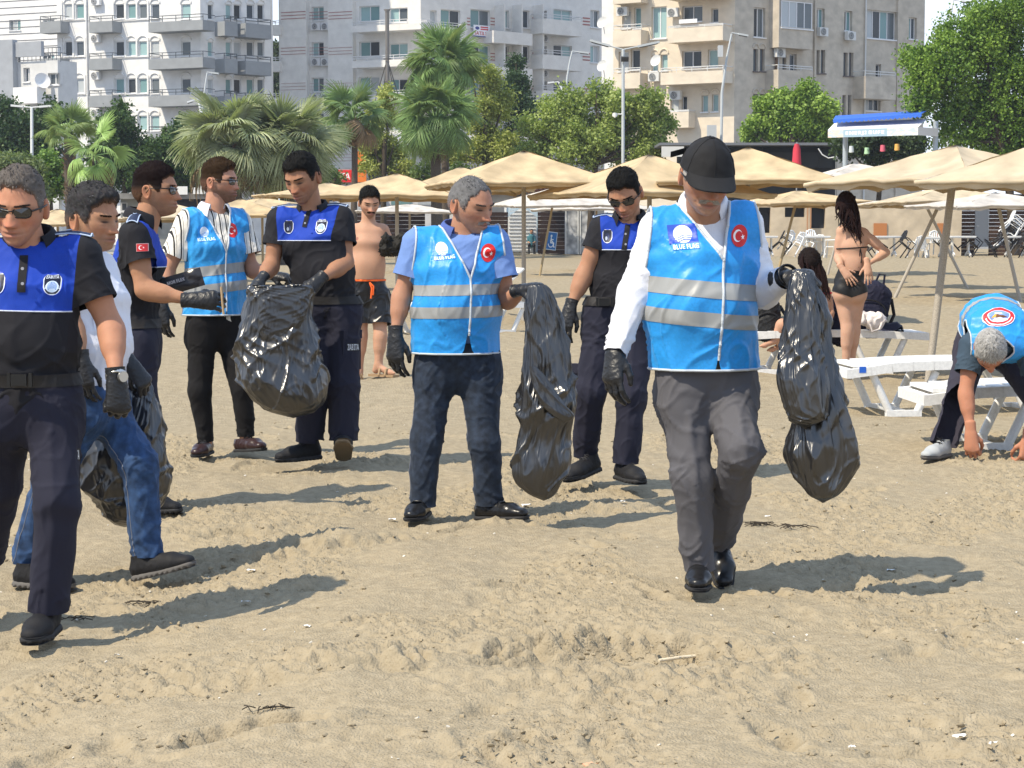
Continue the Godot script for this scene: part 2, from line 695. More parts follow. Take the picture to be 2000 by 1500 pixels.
# o: full (0 lean, 1 heavy), skin, beard (0..1 stubble), grey beard, shut (eyes looking down)
func head_soup(o: Dictionary) -> Soup:
	var rows := 92
	var cols := 124
	var full: float = o.get("full", 0.5)
	var skin: Color = o.get("skin", SKIN)
	var beard: float = o.get("beard", 0.3)
	var stub: Color = o.get("stub", Color(0.10,0.075,0.06))
	var P := []
	var C := []
	for i in rows + 1:
		var row := []
		var cr := []
		for j in cols:
			var p := head_shape(head_dir(i, j, rows, cols), full)
			row.append(p)
			var x := absf(p.x)
			var w := smoothstep(0.0,0.05, p.z)
			var c := skin
			var m := fine_noise.get_noise_3d(p.x * 40.0, p.y * 40.0, p.z * 40.0)
			c = c * (1.0 + 0.16 * m + 0.08 * fine_noise.get_noise_3d(p.x * 150.0, p.y * 150.0, p.z * 150.0))
			var red := bump(x, p.y, 0.045,-0.025,0.018,0.016) * 0.6 + bump(x, p.y, 0.0,-0.028,0.015,0.012) * 0.8 + bump(x, p.y, 0.0,0.05,0.05,0.02) * 0.3
			c = c.lerp(Color(skin.r * 1.06, skin.g * 0.80, skin.b * 0.78), clampf(red * w, 0.0,1.0))
			var jaw := smoothstep(-0.028,-0.05, p.y) * smoothstep(-0.035,0.0, p.z) * (1.0 - 0.85 * bump(x, p.y, 0.036,-0.035,0.016,0.012))
			jaw = maxf(jaw, smoothstep(0.012,0.0, absf(p.z - 0.012)) * smoothstep(0.02,-0.02, p.y) * 0.8)
			var grainy := 0.75 + 0.25 * fine_noise.get_noise_3d(p.x * 260.0, p.y * 260.0, p.z * 260.0)
			c = c.lerp(stub, clampf(jaw * beard * grainy, 0.0,0.95))
			c = c.lerp(Color(0.36,0.14,0.11),0.75 * w * (bump(x, p.y, 0.0,-0.0535,0.016,0.0028) + bump(x, p.y, 0.0,-0.065,0.015,0.0035)))
			c = c.lerp(Color(0.08,0.03,0.025),0.75 * w * bump(x, p.y, 0.0,-0.0592,0.019,0.0016))
			c = c.lerp(Color(0.09,0.05,0.035),0.45 * w * bump(x, p.y, 0.032,0.012,0.014,0.004))
			c = c.lerp(Color(0.025,0.015,0.012),0.92 * w * clampf(1.6 * bump(x, p.y, 0.032,0.0045,0.0095,0.0024),0.0,1.0))
			c = c.lerp(Color(0.05,0.02,0.015),0.8 * w * bump(x, p.y, 0.008,-0.039,0.0035,0.002))
			c.a = 1.0
			cr.append(c)
		P.append(row)
		C.append(cr)
	var s := Soup.new()
	s.grid(P, true)
	for i in rows:
		for j in cols:
			var k := (j + 1) % cols
			s.c.append(C[i][j]); s.c.append(C[i][k]); s.c.append(C[i + 1][k])
			s.c.append(C[i][j]); s.c.append(C[i + 1][k]); s.c.append(C[i + 1][j])
	for side in [-1.0,1.0]:
		var e := ear_soup()
		e.tint(Color(skin.r * 1.0, skin.g * 0.86, skin.b * 0.84))
		var b := Basis(Vector3.UP, 0.45 * side) * Basis(Vector3.RIGHT, -0.15)
		s.add(e.moved(Transform3D(b * Basis.from_scale(Vector3(side, 1,1)), Vector3(0.073 * side, -0.006,-0.010))))
	return s

func ear_soup() -> Soup:
	var g := []
	for i in 15:
		var row := []
		var th := PI * i / 14.0
		for j in 20:
			var ph := TAU * j / 20.0
			var d := Vector3(sin(th) * cos(ph), cos(th), sin(th) * sin(ph))
			var p := Vector3(d.x * 0.009, d.y * 0.033, d.z * 0.019 * (1.0 + 0.25 * d.y) - 0.006)
			var rim := sqrt(pow(d.y, 2.0) + pow(d.z, 2.0))
			if d.x > 0.0:
				p.x += 0.006 * smoothstep(0.55,0.85, rim) - 0.006 * smoothstep(0.75,0.3, rim)
			p.x += 0.010 * smoothstep(0.3,-1.0, d.z)
			row.append(p)
		g.append(row)
	var s := Soup.new()
	s.grid(g, true)
	return s

func piece(x: float, pts: Array) -> float:
	for k in range(1, pts.size()):
		if x <= pts[k][0]:
			return lerpf(pts[k - 1][1], pts[k][1], clampf((x - pts[k - 1][0]) / (pts[k][0] - pts[k - 1][0]),0.0,1.0))
	return pts[-1][1]

# o: line (hairline height), top, side (thickness), hair (colour), grey (colour), mix (share of grey), bald (0..1), fringe
func hair_mask(p: Vector3, o: Dictionary) -> float:
	var az := atan2(absf(p.x) * 1.28, p.z)
	var lim := piece(az, [[0.0, o.get("line", 0.064)],[0.45, o.get("line", 0.064) + 0.004],[0.75,0.056],[1.02,0.046],[1.10,0.018],[1.22,-0.016],[1.45,0.004],[1.62,0.026],[1.95,-0.018],[2.3,-0.055],[PI, -0.072]])
	return smoothstep(0.0,0.012, p.y - lim)

func hair_soup(o: Dictionary) -> Soup:
	var rows := 70
	var cols := 90
	var full: float = o.get("full", 0.5)
	var hc: Color = o.get("hair", Color(0.012,0.010,0.009))
	var gc: Color = o.get("grey", Color(0.30,0.29,0.28))
	var mix: float = o.get("mix", 0.0)
	var P := []
	var C := []
	var M := []
	for i in rows + 1:
		var row := []
		var cr := []
		var mr := []
		for j in cols:
			var p := head_shape(head_dir(i, j, rows, cols), full)
			var m := hair_mask(p, o)
			var nn := Vector3(p.x / 0.0058, p.y / 0.0139, p.z / 0.0096).normalized()
			var top := smoothstep(0.035,0.085, p.y)
			var th: float = lerpf(o.get("side", 0.006), o.get("top", 0.018), top)
			th *= 1.0 + o.get("fringe", 0.0) * smoothstep(0.02,0.09, p.z) * top
			th *= 1.0 - o.get("bald", 0.0) * smoothstep(0.07,0.1, p.y) * smoothstep(-0.04,0.0, p.z)
			var rough := 0.35 * fine_noise.get_noise_3d(p.x * 75.0, p.y * 75.0, p.z * 55.0) + 0.25 * fine_noise.get_noise_3d(p.x * 190.0, p.y * 190.0, p.z * 90.0)
			row.append(p + nn * (th * m * (1.0 + rough) - 0.0025 * (1.0 - m)))
			var g := clampf(mix + 0.5 * mix * fine_noise.get_noise_3d(p.x * 60.0, p.y * 60.0, p.z * 25.0) + o.get("greyside", 0.0) * (1.0 - top),0.0,1.0)
			var hcol := hc.lerp(gc, g)
			cr.append(((o.get("skin", SKIN) as Color) * 0.45).lerp(hcol, clampf(m * (1.0 - 0.65 * o.get("fade", 1.0) * smoothstep(0.045,-0.03, p.y)) * 1.15,0.0,1.0)))
			mr.append(m)
		P.append(row)
		C.append(cr)
		M.append(mr)
	var whole := Soup.new()
	whole.grid(P, true)
	var s := Soup.new()
	var at_ := 0
	for i in rows:
		for j in cols:
			var k := (j + 1) % cols
			if M[i][j] + M[i][k] + M[i + 1][j] + M[i + 1][k] > 0.02:
				for q in 6:
					s.v.append(whole.v[at_ + q])
					s.n.append(whole.n[at_ + q])
				s.c.append(C[i][j]); s.c.append(C[i][k]); s.c.append(C[i + 1][k])
				s.c.append(C[i][j]); s.c.append(C[i + 1][k]); s.c.append(C[i + 1][j])
			at_ += 6
	# short locks that break the outline
	var r := RandomNumberGenerator.new()
	r.seed = int(o.get("seed", 3))
	for k in int(o.get("locks", 2600)):
		var d := Vector3(r.randfn(), r.randfn() + 0.4, r.randfn()).normalized()
		var p := head_shape(d, full)
		var m := hair_mask(p, o)
		if m < 0.3:
			continue
		var nn := Vector3(p.x / 0.0058, p.y / 0.0139, p.z / 0.0096).normalized()
		var top := smoothstep(0.035,0.085, p.y)
		var th: float = lerpf(o.get("side", 0.006), o.get("top", 0.018), top) * m
		if top > 0.5 and r.randf() < o.get("bald", 0.0):
			continue
		var flow := Vector3(0.15 * signf(d.x),-0.35 + 0.2 * top, 1.0 * top - 0.25).normalized()
		flow = (flow - nn * flow.dot(nn) + Vector3(r.randfn(), r.randfn(), r.randfn()) * 0.35).normalized()
		var ln: float = lerpf(0.008, o.get("lock", 0.018), top) * r.randf_range(0.7,1.3)
		var a := p + nn * th * 0.75
		var b := a + (flow * 0.8 + nn * (0.15 + 0.5 * r.randf() * top)) * ln
		var side := flow.cross(nn).normalized() * r.randf_range(0.0008,0.0018)
		var g: float = clampf(mix + o.get("greyside", 0.0) * (1.0 - top),0.0,1.0)
		var col := hc.lerp(gc, 1.0 if r.randf() < g else 0.0) * r.randf_range(0.8,1.3)
		col.a = 1.0
		if (a + side - b).cross(a - side - b).dot(nn) > 0.0:
			side = -side
		s.v.append(a - side); s.v.append(b); s.v.append(a + side)
		for q in 3:
			s.n.append(nn)
			s.c.append(col)
	return s

# eyebrows and moustache: many short hairs
func tuft_soup(o: Dictionary, where: Array, count: int, ln: float, col: Color, seed_: int) -> Soup:
	# where: [cx, cy, sx, sy, tilt] on |x|
	var s := Soup.new()
	var r := RandomNumberGenerator.new()
	r.seed = seed_
	for k in count:
		var u := r.randf_range(-1,1)
		var x: float = where[0] + where[2] * u
		var y: float = where[1] + where[3] * r.randf_range(-1,1) * (1.0 - 0.5 * u * u) + where[4] * u
		var sg := -1.0 if k % 2 else 1.0
		var fy := clampf(y / 0.118,-0.99,0.99)
		var fx := clampf(x / 0.072,-0.9,0.9)
		var d := Vector3(sg * fx, fy, sqrt(maxf(0.05,1.0 - fx * fx - fy * fy))).normalized()
		var p := head_shape(d, o.get("full", 0.5))
		for it in 3:                      # walk to the wanted place
			d = (d + Vector3((sg * x - p.x) / 0.0765, (y - p.y) / 0.118,0)).normalized()
			p = head_shape(d, o.get("full", 0.5))
		var nn := (Vector3(d.x, d.y * 0.6, d.z)).normalized()
		var flow := Vector3(sg * where[5], where[6],0.0).normalized()
		var a := p + nn * 0.0005
		var b := p + flow * ln * r.randf_range(0.6,1.2) + nn * ln * 0.35
		var side := flow.cross(nn).normalized() * ln * 0.14
		if (a + side - b).cross(a - side - b).dot(nn) > 0.0:
			side = -side
		s.v.append(a - side); s.v.append(b); s.v.append(a + side)
		var cc := col * r.randf_range(0.7,1.35)
		cc.a = 1.0
		for q in 3:
			s.n.append(nn)
			s.c.append(cc)
	return s

var hand_cache := {}
# x towards the thumb, y along the fingers, z out of the back of the hand; wrist at the origin
func hand_soup(pose: String, glove: bool) -> Soup:
	var key := pose + str(glove)
	if hand_cache.has(key):
		return hand_cache[key]
	var curl := {"relaxed": [[18,28,18],[24,32,20],[28,36,22],[30,38,24]], "fist": [[62,88,50],[68,92,52],[72,92,52],[74,88,48]], "grip": [[48,62,36],[54,66,38],[58,68,38],[60,66,36]],
		"open": [[4,10,6],[6,12,8],[8,14,8],[10,16,10]], "pinch": [[52,48,24],[46,52,26],[40,50,26],[34,46,26]]}[pose] as Array
	var g := 1.08 if glove else 1.0
	var f := Field.new(Vector3(-0.07,-0.075,-0.10), Vector3(0.085,0.195,0.04),0.0036)
	var base := [Vector3(0.031,0.090,0.0), Vector3(0.010,0.095,0.003), Vector3(-0.011,0.091,0.001), Vector3(-0.030,0.082,-0.004)]
	var lens := [[0.043,0.026,0.021],[0.047,0.030,0.022],[0.044,0.028,0.021],[0.034,0.021,0.019]]
	var rad := [0.0098,0.0100,0.0094,0.0083]
	for k in 4:
		var spread := deg_to_rad([-6.0,-1.0,4.0,9.0][k] * (1.6 if pose == "open" else 1.0))
		var p: Vector3 = base[k]
		f.cap(Vector3(base[k].x * 0.55,0.008,0.0), p, 0.0155 * g, 0.0132 * g, 0.016)
		var an := 0.0
		for q in 3:
			an += deg_to_rad(curl[k][q])
			var dir := Vector3(-sin(spread) * cos(an), cos(spread) * cos(an), -sin(an))
			var e: Vector3 = p + dir * lens[k][q]
			f.cap(p, e, rad[k] * g * (1.0 - 0.1 * q), rad[k] * g * (0.92 - 0.1 * q),0.005)
			p = e
	f.cap(Vector3(0.0,0.045,-0.004), Vector3(0.0,0.07,-0.003),0.024,0.022,0.02)
	var th := [Vector3(0.018,0.016,-0.008), Vector3(0.042,0.048,-0.020), Vector3(0.052,0.078,-0.030), Vector3(0.050,0.102,-0.038)]
	if pose == "open":
		th = [Vector3(0.018,0.016,-0.006), Vector3(0.048,0.042,-0.014), Vector3(0.068,0.066,-0.020), Vector3(0.080,0.088,-0.024)]
	elif pose == "fist" or pose == "grip":
		th = [Vector3(0.018,0.016,-0.010), Vector3(0.040,0.046,-0.030), Vector3(0.036,0.074,-0.048), Vector3(0.016,0.088,-0.058)]
	elif pose == "pinch":
		th = [Vector3(0.018,0.016,-0.010), Vector3(0.044,0.044,-0.032), Vector3(0.046,0.068,-0.056), Vector3(0.038,0.086,-0.074)]
	f.cap(th[0], th[1],0.0150 * g, 0.0125 * g, 0.014)
	f.cap(th[1], th[2],0.0118 * g, 0.0104 * g, 0.006)
	f.cap(th[2], th[3],0.0104 * g, 0.0085 * g, 0.004)
	if glove:
		f.ell(Vector3(0,-0.055,0), Vector3(0,0.02,0), Vector3.RIGHT, 0.0345,0.0295,0.030,0.0225,0.012,0.01)
	else:
		f.ell(Vector3(0,-0.055,0), Vector3(0,0.02,0), Vector3.RIGHT, 0.030,0.024,0.030,0.022,0.012,0.02)
	var wr := func(p: Vector3, _n: Vector3) -> float:
		return 0.0011 * fold_noise.get_noise_3d(p.x * 60.0, p.y * 130.0, p.z * 60.0) + 0.0014 * ridge(p.x * 22.0, p.y * 50.0, p.z * 22.0) * smoothstep(0.09,0.0, p.y)
	var s := f.soup(wr if glove else null)
	if glove:
		s = cut(s, Vector3.UP, -0.046)[0]
	hand_cache[key] = s
	return s

# frame of a hand: towards the fingers, the back of the hand, and the thumb to one side
func hand_frame(wrist: Vector3, dir: Vector3, back: Vector3, thumb: float, size := 1.0) -> Transform3D:
	var y := dir.normalized()
	var z := (back - y * back.dot(y)).normalized()
	var x := y.cross(z) * thumb
	return Transform3D(Basis(x, y, z) * Basis.from_scale(Vector3.ONE * size), wrist)

var shoe_cache := {}
# toe along +z, sole at y = 0, heel near z = -0.07 (ankle above the origin). Returns [upper, sole, laces]
func shoe_soups(kind: String) -> Array:
	if shoe_cache.has(kind):
		return shoe_cache[kind]
	var f := Field.new(Vector3(-0.08,-0.01,-0.12), Vector3(0.08,0.16,0.24),0.0055)
	var low := kind == "loafer" or kind == "moccasin"
	f.ell(Vector3(0,0.036,-0.045), Vector3(0,0.036,0.10), Vector3.RIGHT, 0.037,0.040,0.047,0.036,0.02,0.04)
	f.ell(Vector3(0,0.034,0.10), Vector3(-0.004,0.030,0.160), Vector3.RIGHT, 0.047,0.036,0.036,0.024,0.02,0.034)
	f.ell(Vector3(0,0.060,-0.02), Vector3(0,0.040,0.10), Vector3.RIGHT, 0.032,0.040,0.034,0.034,0.02,0.03)
	if not low:
		f.ell(Vector3(0,0.05,-0.030), Vector3(0,0.105,-0.022), Vector3.RIGHT, 0.036,0.050,0.036,0.044,0.02,0.012)
	else:
		f.ell(Vector3(0,0.045,-0.040), Vector3(0,0.070,-0.030), Vector3.RIGHT, 0.034,0.042,0.033,0.045,0.015,0.008)
	var wr := func(p: Vector3, _n: Vector3) -> float:
		return 0.0022 * (ridge(p.x * 14.0, p.y * 20.0, p.z * 34.0) - 0.3) * smoothstep(0.14,0.06, p.z)
	var upper := cut(f.soup(wr), Vector3.UP, 0.016)[0] as Soup
	upper = cut(upper, Vector3.UP, 0.098 if not low else 0.074)[1]
	var g := Field.new(Vector3(-0.08,-0.02,-0.12), Vector3(0.08,0.06,0.24),0.0055)
	var th := 0.026 if kind == "trainer" or kind == "white_trainer" else 0.017
	g.ell(Vector3(0, th * 0.4,-0.048), Vector3(0, th * 0.4,0.10), Vector3.RIGHT, 0.042,0.022,0.050,0.022,0.012,0.042)
	g.ell(Vector3(0, th * 0.4,0.10), Vector3(-0.004, th * 0.55,0.162), Vector3.RIGHT, 0.050,0.022,0.039,0.018,0.012,0.036)
	var lugs := func(p: Vector3, n: Vector3) -> float:
		return (0.0025 * signf(sin(p.z * 260.0)) if kind == "trainer" and p.y < 0.01 else 0.0)
	var sole := cut(cut(g.soup(lugs), Vector3.UP, th)[1], Vector3.UP, 0.0)[0] as Soup
	var lid := Soup.new()                                   # underside and top edge of the sole
	for y in [0.001, th - 0.001]:
		var ring := []
		for k in 41:
			var a := TAU * k / 40.0
			var z := 0.055 - 0.145 * cos(a)
			var wd := (0.040 + 0.008 * smoothstep(-0.05,0.1, z)) * pow(absf(sin(a)),0.6) * signf(sin(a))
			ring.append(Vector3(wd, y, z))
		for k in 40:
			if y < 0.01:
				lid.tri(Vector3(0, y, 0.05), ring[k], ring[k + 1])
			else:
				lid.tri(Vector3(0, y, 0.05), ring[k + 1], ring[k])
	sole.add(lid)
	var lace := Soup.new()
	if kind != "loafer":
		for k in (5 if not low else 2):
			var z := 0.015 + 0.021 * k if not low else 0.03 + 0.02 * k
			var y := 0.104 - 0.0125 * k - (0.0 if not low else 0.018)
			lace.tube([Vector3(-0.024, y - 0.010, z), Vector3(-0.01, y, z + 0.004), Vector3(0.01, y, z + 0.004), Vector3(0.024, y - 0.010, z)],[0.003],5)
			lace.tube([Vector3(-0.022, y - 0.008, z), Vector3(0.0, y + 0.001, z + 0.010), Vector3(0.022, y - 0.008, z + 0.02)],[0.0026],5)
		var top := Vector3(0,0.106 if not low else 0.078,0.016 if not low else 0.05)
		for sg in [-1.0,1.0]:
			lace.tube([top, top + Vector3(0.016 * sg, 0.010,0.004), top + Vector3(0.030 * sg, -0.004,0.006), top + Vector3(0.010 * sg, -0.002,0.004)],[0.0024],5)
	else:
		lace.tube([Vector3(-0.036,0.058,0.055), Vector3(-0.018,0.078,0.06), Vector3(0.018,0.078,0.06), Vector3(0.036,0.058,0.055)],[0.006],6)
	shoe_cache[kind] = [upper, sole, lace]
	return shoe_cache[kind]

# ankle: where the shoe's origin stands on its sole; yaw 0 points the toe at the camera; pitch lifts the toe
func shoe(parent: Node3D, kind: String, foot: Vector3, yaw: float, pitch: float, roll: float, size: float, um: Material, sm: Material, lm: Material, heel_up := false) -> void:
	var key := "mesh" + kind
	if not shoe_cache.has(key):
		var s := shoe_soups(kind)
		shoe_cache[key] = [s[0].mesh(), s[1].mesh(), s[2].mesh()]
	var b := Basis(Vector3.UP, deg_to_rad(yaw)) * Basis(Vector3.RIGHT, deg_to_rad(-pitch)) * Basis(Vector3.BACK, deg_to_rad(roll)) * Basis.from_scale(Vector3.ONE * size)
	var o := put("shoe", shoe_cache[key][0], um, parent, Transform3D(b, foot))
	put("sole", shoe_cache[key][1], sm, o)
	put("laces", shoe_cache[key][2], lm, o)

# j: joints in the figure's own space; S: to the figure's picture-right side
func torso(f: Field, j: Dictionary, grow: float, yoke := true) -> void:
	var S: Vector3 = j.S
	var w: Dictionary = j.w
	f.ell(j.pelvis, j.waist, S, w.pw + grow, w.pd + grow, w.ww + grow, w.wd + grow, 0.05,0.09)
	f.ell(j.waist, j.chest, S, w.ww + grow, w.wd + grow, w.cw + grow, w.cd + grow, 0.05,0.09)
	if j.has("belly"):
		f.ell(j.belly - S * 0.03, j.belly + S * 0.03, Vector3.UP, w.br + grow, w.br * 0.8 + grow, w.br + grow, w.br * 0.8 + grow, 0.09, w.br * 0.8)
	if yoke:
		var r: float = w.get("sr", 0.055) + grow
		f.cap(j.shL, j.shR, r, r, 0.06)
		for s in ["shL", "shR"]:
			f.cap(j.neck + Vector3(0,-0.035,0), (j.neck + Vector3(0,-0.035,0)).lerp(j[s],0.75),0.048 + grow, r * 0.8,0.05)
		f.ell(j.chest, (j.shL + j.shR) * 0.5 + Vector3(0,-0.03,0), S, w.cw + grow, w.cd + grow, w.cw * 0.9 + grow, w.cd * 0.8 + grow, 0.06,0.05)

func bounds(list: Array, m: float) -> Array:
	var lo: Vector3 = list[0]
	var hi: Vector3 = list[0]
	for p in list:
		lo = lo.min(p)
		hi = hi.max(p)
	return [lo - Vector3.ONE * m, hi + Vector3.ONE * m]

func arm_field(f: Field, a: Vector3, e: Vector3, w: Vector3, k: float, soft := 1.0) -> void:
	f.cap(a, e, 0.050 * k, 0.041 * k, 0.02 * soft)
	f.cap(a.lerp(e, 0.35), a.lerp(e, 0.6),0.050 * k, 0.047 * k, 0.03 * soft)
	w -= (w - e).normalized() * 0.018
	f.cap(e, w, 0.040 * k, 0.025 * k, 0.02)
	f.cap(e.lerp(w, 0.18), e.lerp(w, 0.42),0.043 * k, 0.038 * k, 0.03)

# skin: neck, chest and arms as one surface, with the head joined on
func body_soup(j: Dictionary, o: Dictionary, arms := ["L", "R"], ak := 1.0) -> Soup:
	var list := [j.pelvis, j.shL, j.shR, j.head]
	for s in arms:
		list.append(j["el" + s])
		list.append(j["wr" + s])
	var b := bounds(list, 0.2)
	var f := Field.new(b[0], b[1], o.get("cell", 0.0092))
	torso(f, j, -0.016)
	f.cap(j.neck + Vector3(0,-0.06,0), j.head + j.hb * Vector3(0,-0.05,-0.012),0.066,0.056 * j.hs, 0.03)
	for s in arms:
		arm_field(f, j["sh" + s], j["el" + s], j["wr" + s], ak, 0.4)
	var sk: Color = o.get("skin", SKIN)
	var s := f.soup()
	var hair: float = o.get("armhair", 0.5)
	s.c.resize(s.v.size())
	for i in s.v.size():
		var p := s.v[i]
		var t := 1.0 + 0.10 * fine_noise.get_noise_3d(p.x * 14.0, p.y * 14.0, p.z * 14.0) - 0.16 * hair * maxf(0.0, fine_noise.get_noise_3d(p.x * 90.0, p.y * 40.0, p.z * 90.0))
		s.c[i] = Color(sk.r * t, sk.g * t * 0.97, sk.b * t * 0.96)
	s.add(head_soup(o).moved(Transform3D(j.hb * Basis.from_scale(Vector3.ONE * j.hs), j.head)))
	return s

var skin_mat: StandardMaterial3D
var hair_mat: StandardMaterial3D

func face_parts(root: Node3D, j: Dictionary, o: Dictionary) -> void:
	var t := Transform3D(j.hb * Basis.from_scale(Vector3.ONE * j.hs), j.head)
	if not o.get("nohair", false):
		put("hair", hair_soup(o).moved(t).mesh(), hair_mat, root)
	var bc: Color = o.get("brow", Color(0.02,0.015,0.012))
	var brows := tuft_soup(o, [0.030,0.0265,0.019,0.0035,0.001,1.0,0.25],260,0.008, bc, 4)
	var two := sift(brows, func(p: Vector3, _n: Vector3) -> bool: return p.x > 0.0)
	put("eyebrow", two[0].moved(t).mesh(), hair_mat, root)
	put("eyebrow", two[1].moved(t).mesh(), hair_mat, root)
	if o.has("tache"):
		put("moustache", tuft_soup(o, [0.013,-0.0455,0.015,0.0035,-0.0025,0.8,-0.7], int(o.get("tache_n", 420)),0.010, o.tache, 9).moved(t).mesh(), hair_mat, root)
	if o.has("glasses"):
		var lens := Soup.new()
		var frame := Soup.new()
		for sg in [-1.0,1.0]:
			var ring := []
			var c := Vector3(0.033 * sg, 0.006,0.094)
			var face := []
			for k in 29:
				var a := TAU * k / 28.0
				var q := Vector3(signf(cos(a)) * pow(absf(cos(a)),0.65) * 0.0265, signf(sin(a)) * pow(absf(sin(a)),0.7) * o.get("lens_h", 0.0185),0)
				q.z = -0.30 * (absf(q.x * sg + 0.033) - 0.02) - 0.10 * q.y
				if q.x * sg < 0:
					q.y *= 0.92
				face.append(c + q)
			for k in 28:
				lens.tri(c + Vector3(0,0,0.0005), face[k + 1], face[k])
				lens.tri(c + Vector3(0,0,-0.0015), face[k], face[k + 1])
			frame.tube(face, [o.get("rim", 0.0020)],5)
			var hinge := Vector3(0.0615 * sg, 0.012,0.085)
			frame.tube([face[0] + Vector3(0,0.006,0), hinge, Vector3(0.0825 * sg, 0.012,0.035), Vector3(0.084 * sg, 0.010,-0.005), Vector3(0.080 * sg, -0.012,-0.022)],[0.0024,0.0030,0.0026,0.0022,0.0018],6)
		frame.tube([Vector3(-0.010,0.011,0.099), Vector3(0,0.013,0.104), Vector3(0.010,0.011,0.099)],[0.0021],6)
		var gl := put("sunglasses", frame.moved(t).mesh(), mats.frame if not o.has("frame_mat") else o.frame_mat, root)
		put("lenses", lens.moved(t).mesh(), mats.lens, gl)

# a shirt collar round the neck: stands up and folds over, open in front
func collar_soup(j: Dictionary, r: float, stand: float, fall: float, gap: float, spread: float, lift := 0.0) -> Soup:
	var g := []
	var up: Vector3 = (j.head - j.neck).normalized()
	up = (up * 0.5 + Vector3.UP * 0.5 - j.F * 0.0).normalized()
	var S: Vector3 = j.S
	var F := (S.cross(up)).normalized()
	if F.dot(j.F) < 0:
		F = -F
	var c: Vector3 = j.neck + Vector3(0, lift + 0.022,0) + F * 0.008
	for i in 7:
		var row := []
		for k in 41:
			var a := lerpf(gap, TAU - gap, k / 40.0)
			var tip := pow(absf(k / 20.0 - 1.0),5.0)
			var dirv := F * cos(a) + S * sin(a)
			var fwd := 0.5 + 0.5 * cos(a)
			var t := i / 6.0
			var h := 0.0
			var rr := r
			if t < 0.4:
				h = stand * t / 0.4
				rr = r + 0.004 * t
			else:
				var q := (t - 0.4) / 0.6
				h = stand - fall * q * (1.0 + 0.35 * tip) + 0.006 * sin(q * PI)
				rr = r + 0.004 + spread * sin(q * PI * 0.5) * (1.0 + 0.2 * tip)
			h -= 0.022 * fwd * fwd
			row.append(c + dirv * rr * Vector3(1,1,1) + up * h + S * (0.012 * tip * signf(sin(a)) * t))
		g.append(row)
	var s := Soup.new()
	s.grid(g)
	return s

func trousers_soup(j: Dictionary, o: Dictionary, cell := 0.009) -> Soup:
	var b := bounds([j.waist, j.pelvis, j.hipL, j.hipR, j.knL, j.knR, j.anL, j.anR],0.2)
	var f := Field.new(b[0], b[1], cell)
	torso(f, j, 0.004, false)
	var th: float = o.get("thigh", 0.094)
	var kn: float = o.get("knee", 0.074)
	var an: float = o.get("hem", 0.066)
	for s in ["L", "R"]:
		var h: Vector3 = j["hip" + s]
		var k: Vector3 = j["kn" + s]
		var a: Vector3 = j["an" + s]
		f.cap(h, k, th, kn, 0.035)
		f.cap(k, a + (a - k).normalized() * 0.05, kn, an, 0.03)
		f.cap(h + Vector3(0,-0.02,0), h + Vector3(0,0.06,0), th * 1.04, th, 0.05)
	var mid: Vector3 = (j.hipL + j.hipR) * 0.5
	f.cap(j.hipL.lerp(j.hipR, 0.2) - j.F * 0.02, j.hipL.lerp(j.hipR, 0.8) - j.F * 0.02, th * 0.98, th * 0.98,0.05)
	var k_: float = o.get("folds", 1.0)
	var sd: float = o.get("seed", 0.0)
	var kneey: float = (j.knL.y + j.knR.y) * 0.5
	var aL: Vector3 = j.anL
	var aR: Vector3 = j.anR
	var crease: float = o.get("crease", 0.0)
	var S: Vector3 = j.S
	var F: Vector3 = j.F
	var legs := [[j.hipL, j.knL, j.anL],[j.hipR, j.knR, j.anR]]
	var wr := func(p: Vector3, n: Vector3) -> float:
		var near := minf((p - aL).length(), (p - aR).length())
		var ank := smoothstep(0.22,0.03, near)
		var crotch := exp(-pow((p.y - mid.y + 0.08) / 0.10,2.0))
		var knee := exp(-pow((p.y - kneey) / 0.12,2.0))
		var a := cloth(p + Vector3(sd, 0, sd), (0.0022 + 0.010 * ank + 0.007 * crotch + 0.005 * knee) * k_, 0.0045 * k_)
		if crease > 0.0 and n.dot(F) > 0.2:
			for g in legs:
				var up: bool = p.y > g[1].y
				var t: float = inverse_lerp(g[0].y, g[1].y, p.y) if up else inverse_lerp(g[1].y, g[2].y, p.y)
				if t > 0.15 or not up:
					var ax: Vector3 = g[0].lerp(g[1], t) if up else g[1].lerp(g[2], t)
					a += crease * exp(-pow((p - ax).dot(S) / 0.013,2.0))
		return a + 0.006 * fold_noise.get_noise_3d(p.x * 6.0, p.y * 5.0, p.z * 6.0 + sd)
	var s := f.soup(wr, 1)
	for q in ["L", "R"]:
		var a: Vector3 = j["an" + q]
		var d: Vector3 = (a - j["kn" + q]).normalized()
		d = (d + Vector3.DOWN * 0.6).normalized()
		s = cut(s, d, d.dot(a), a, 0.16)[1]
	var up: Vector3 = j.get("beltn", Vector3.UP)
	s = cut(s, up, up.dot(j.belt))[1]
	return s

func sleeve(f: Field, a: Vector3, b: Vector3, ra: float, rb: float) -> void:
	f.cap(a, b + (b - a).normalized() * 0.03, ra, rb, 0.045)

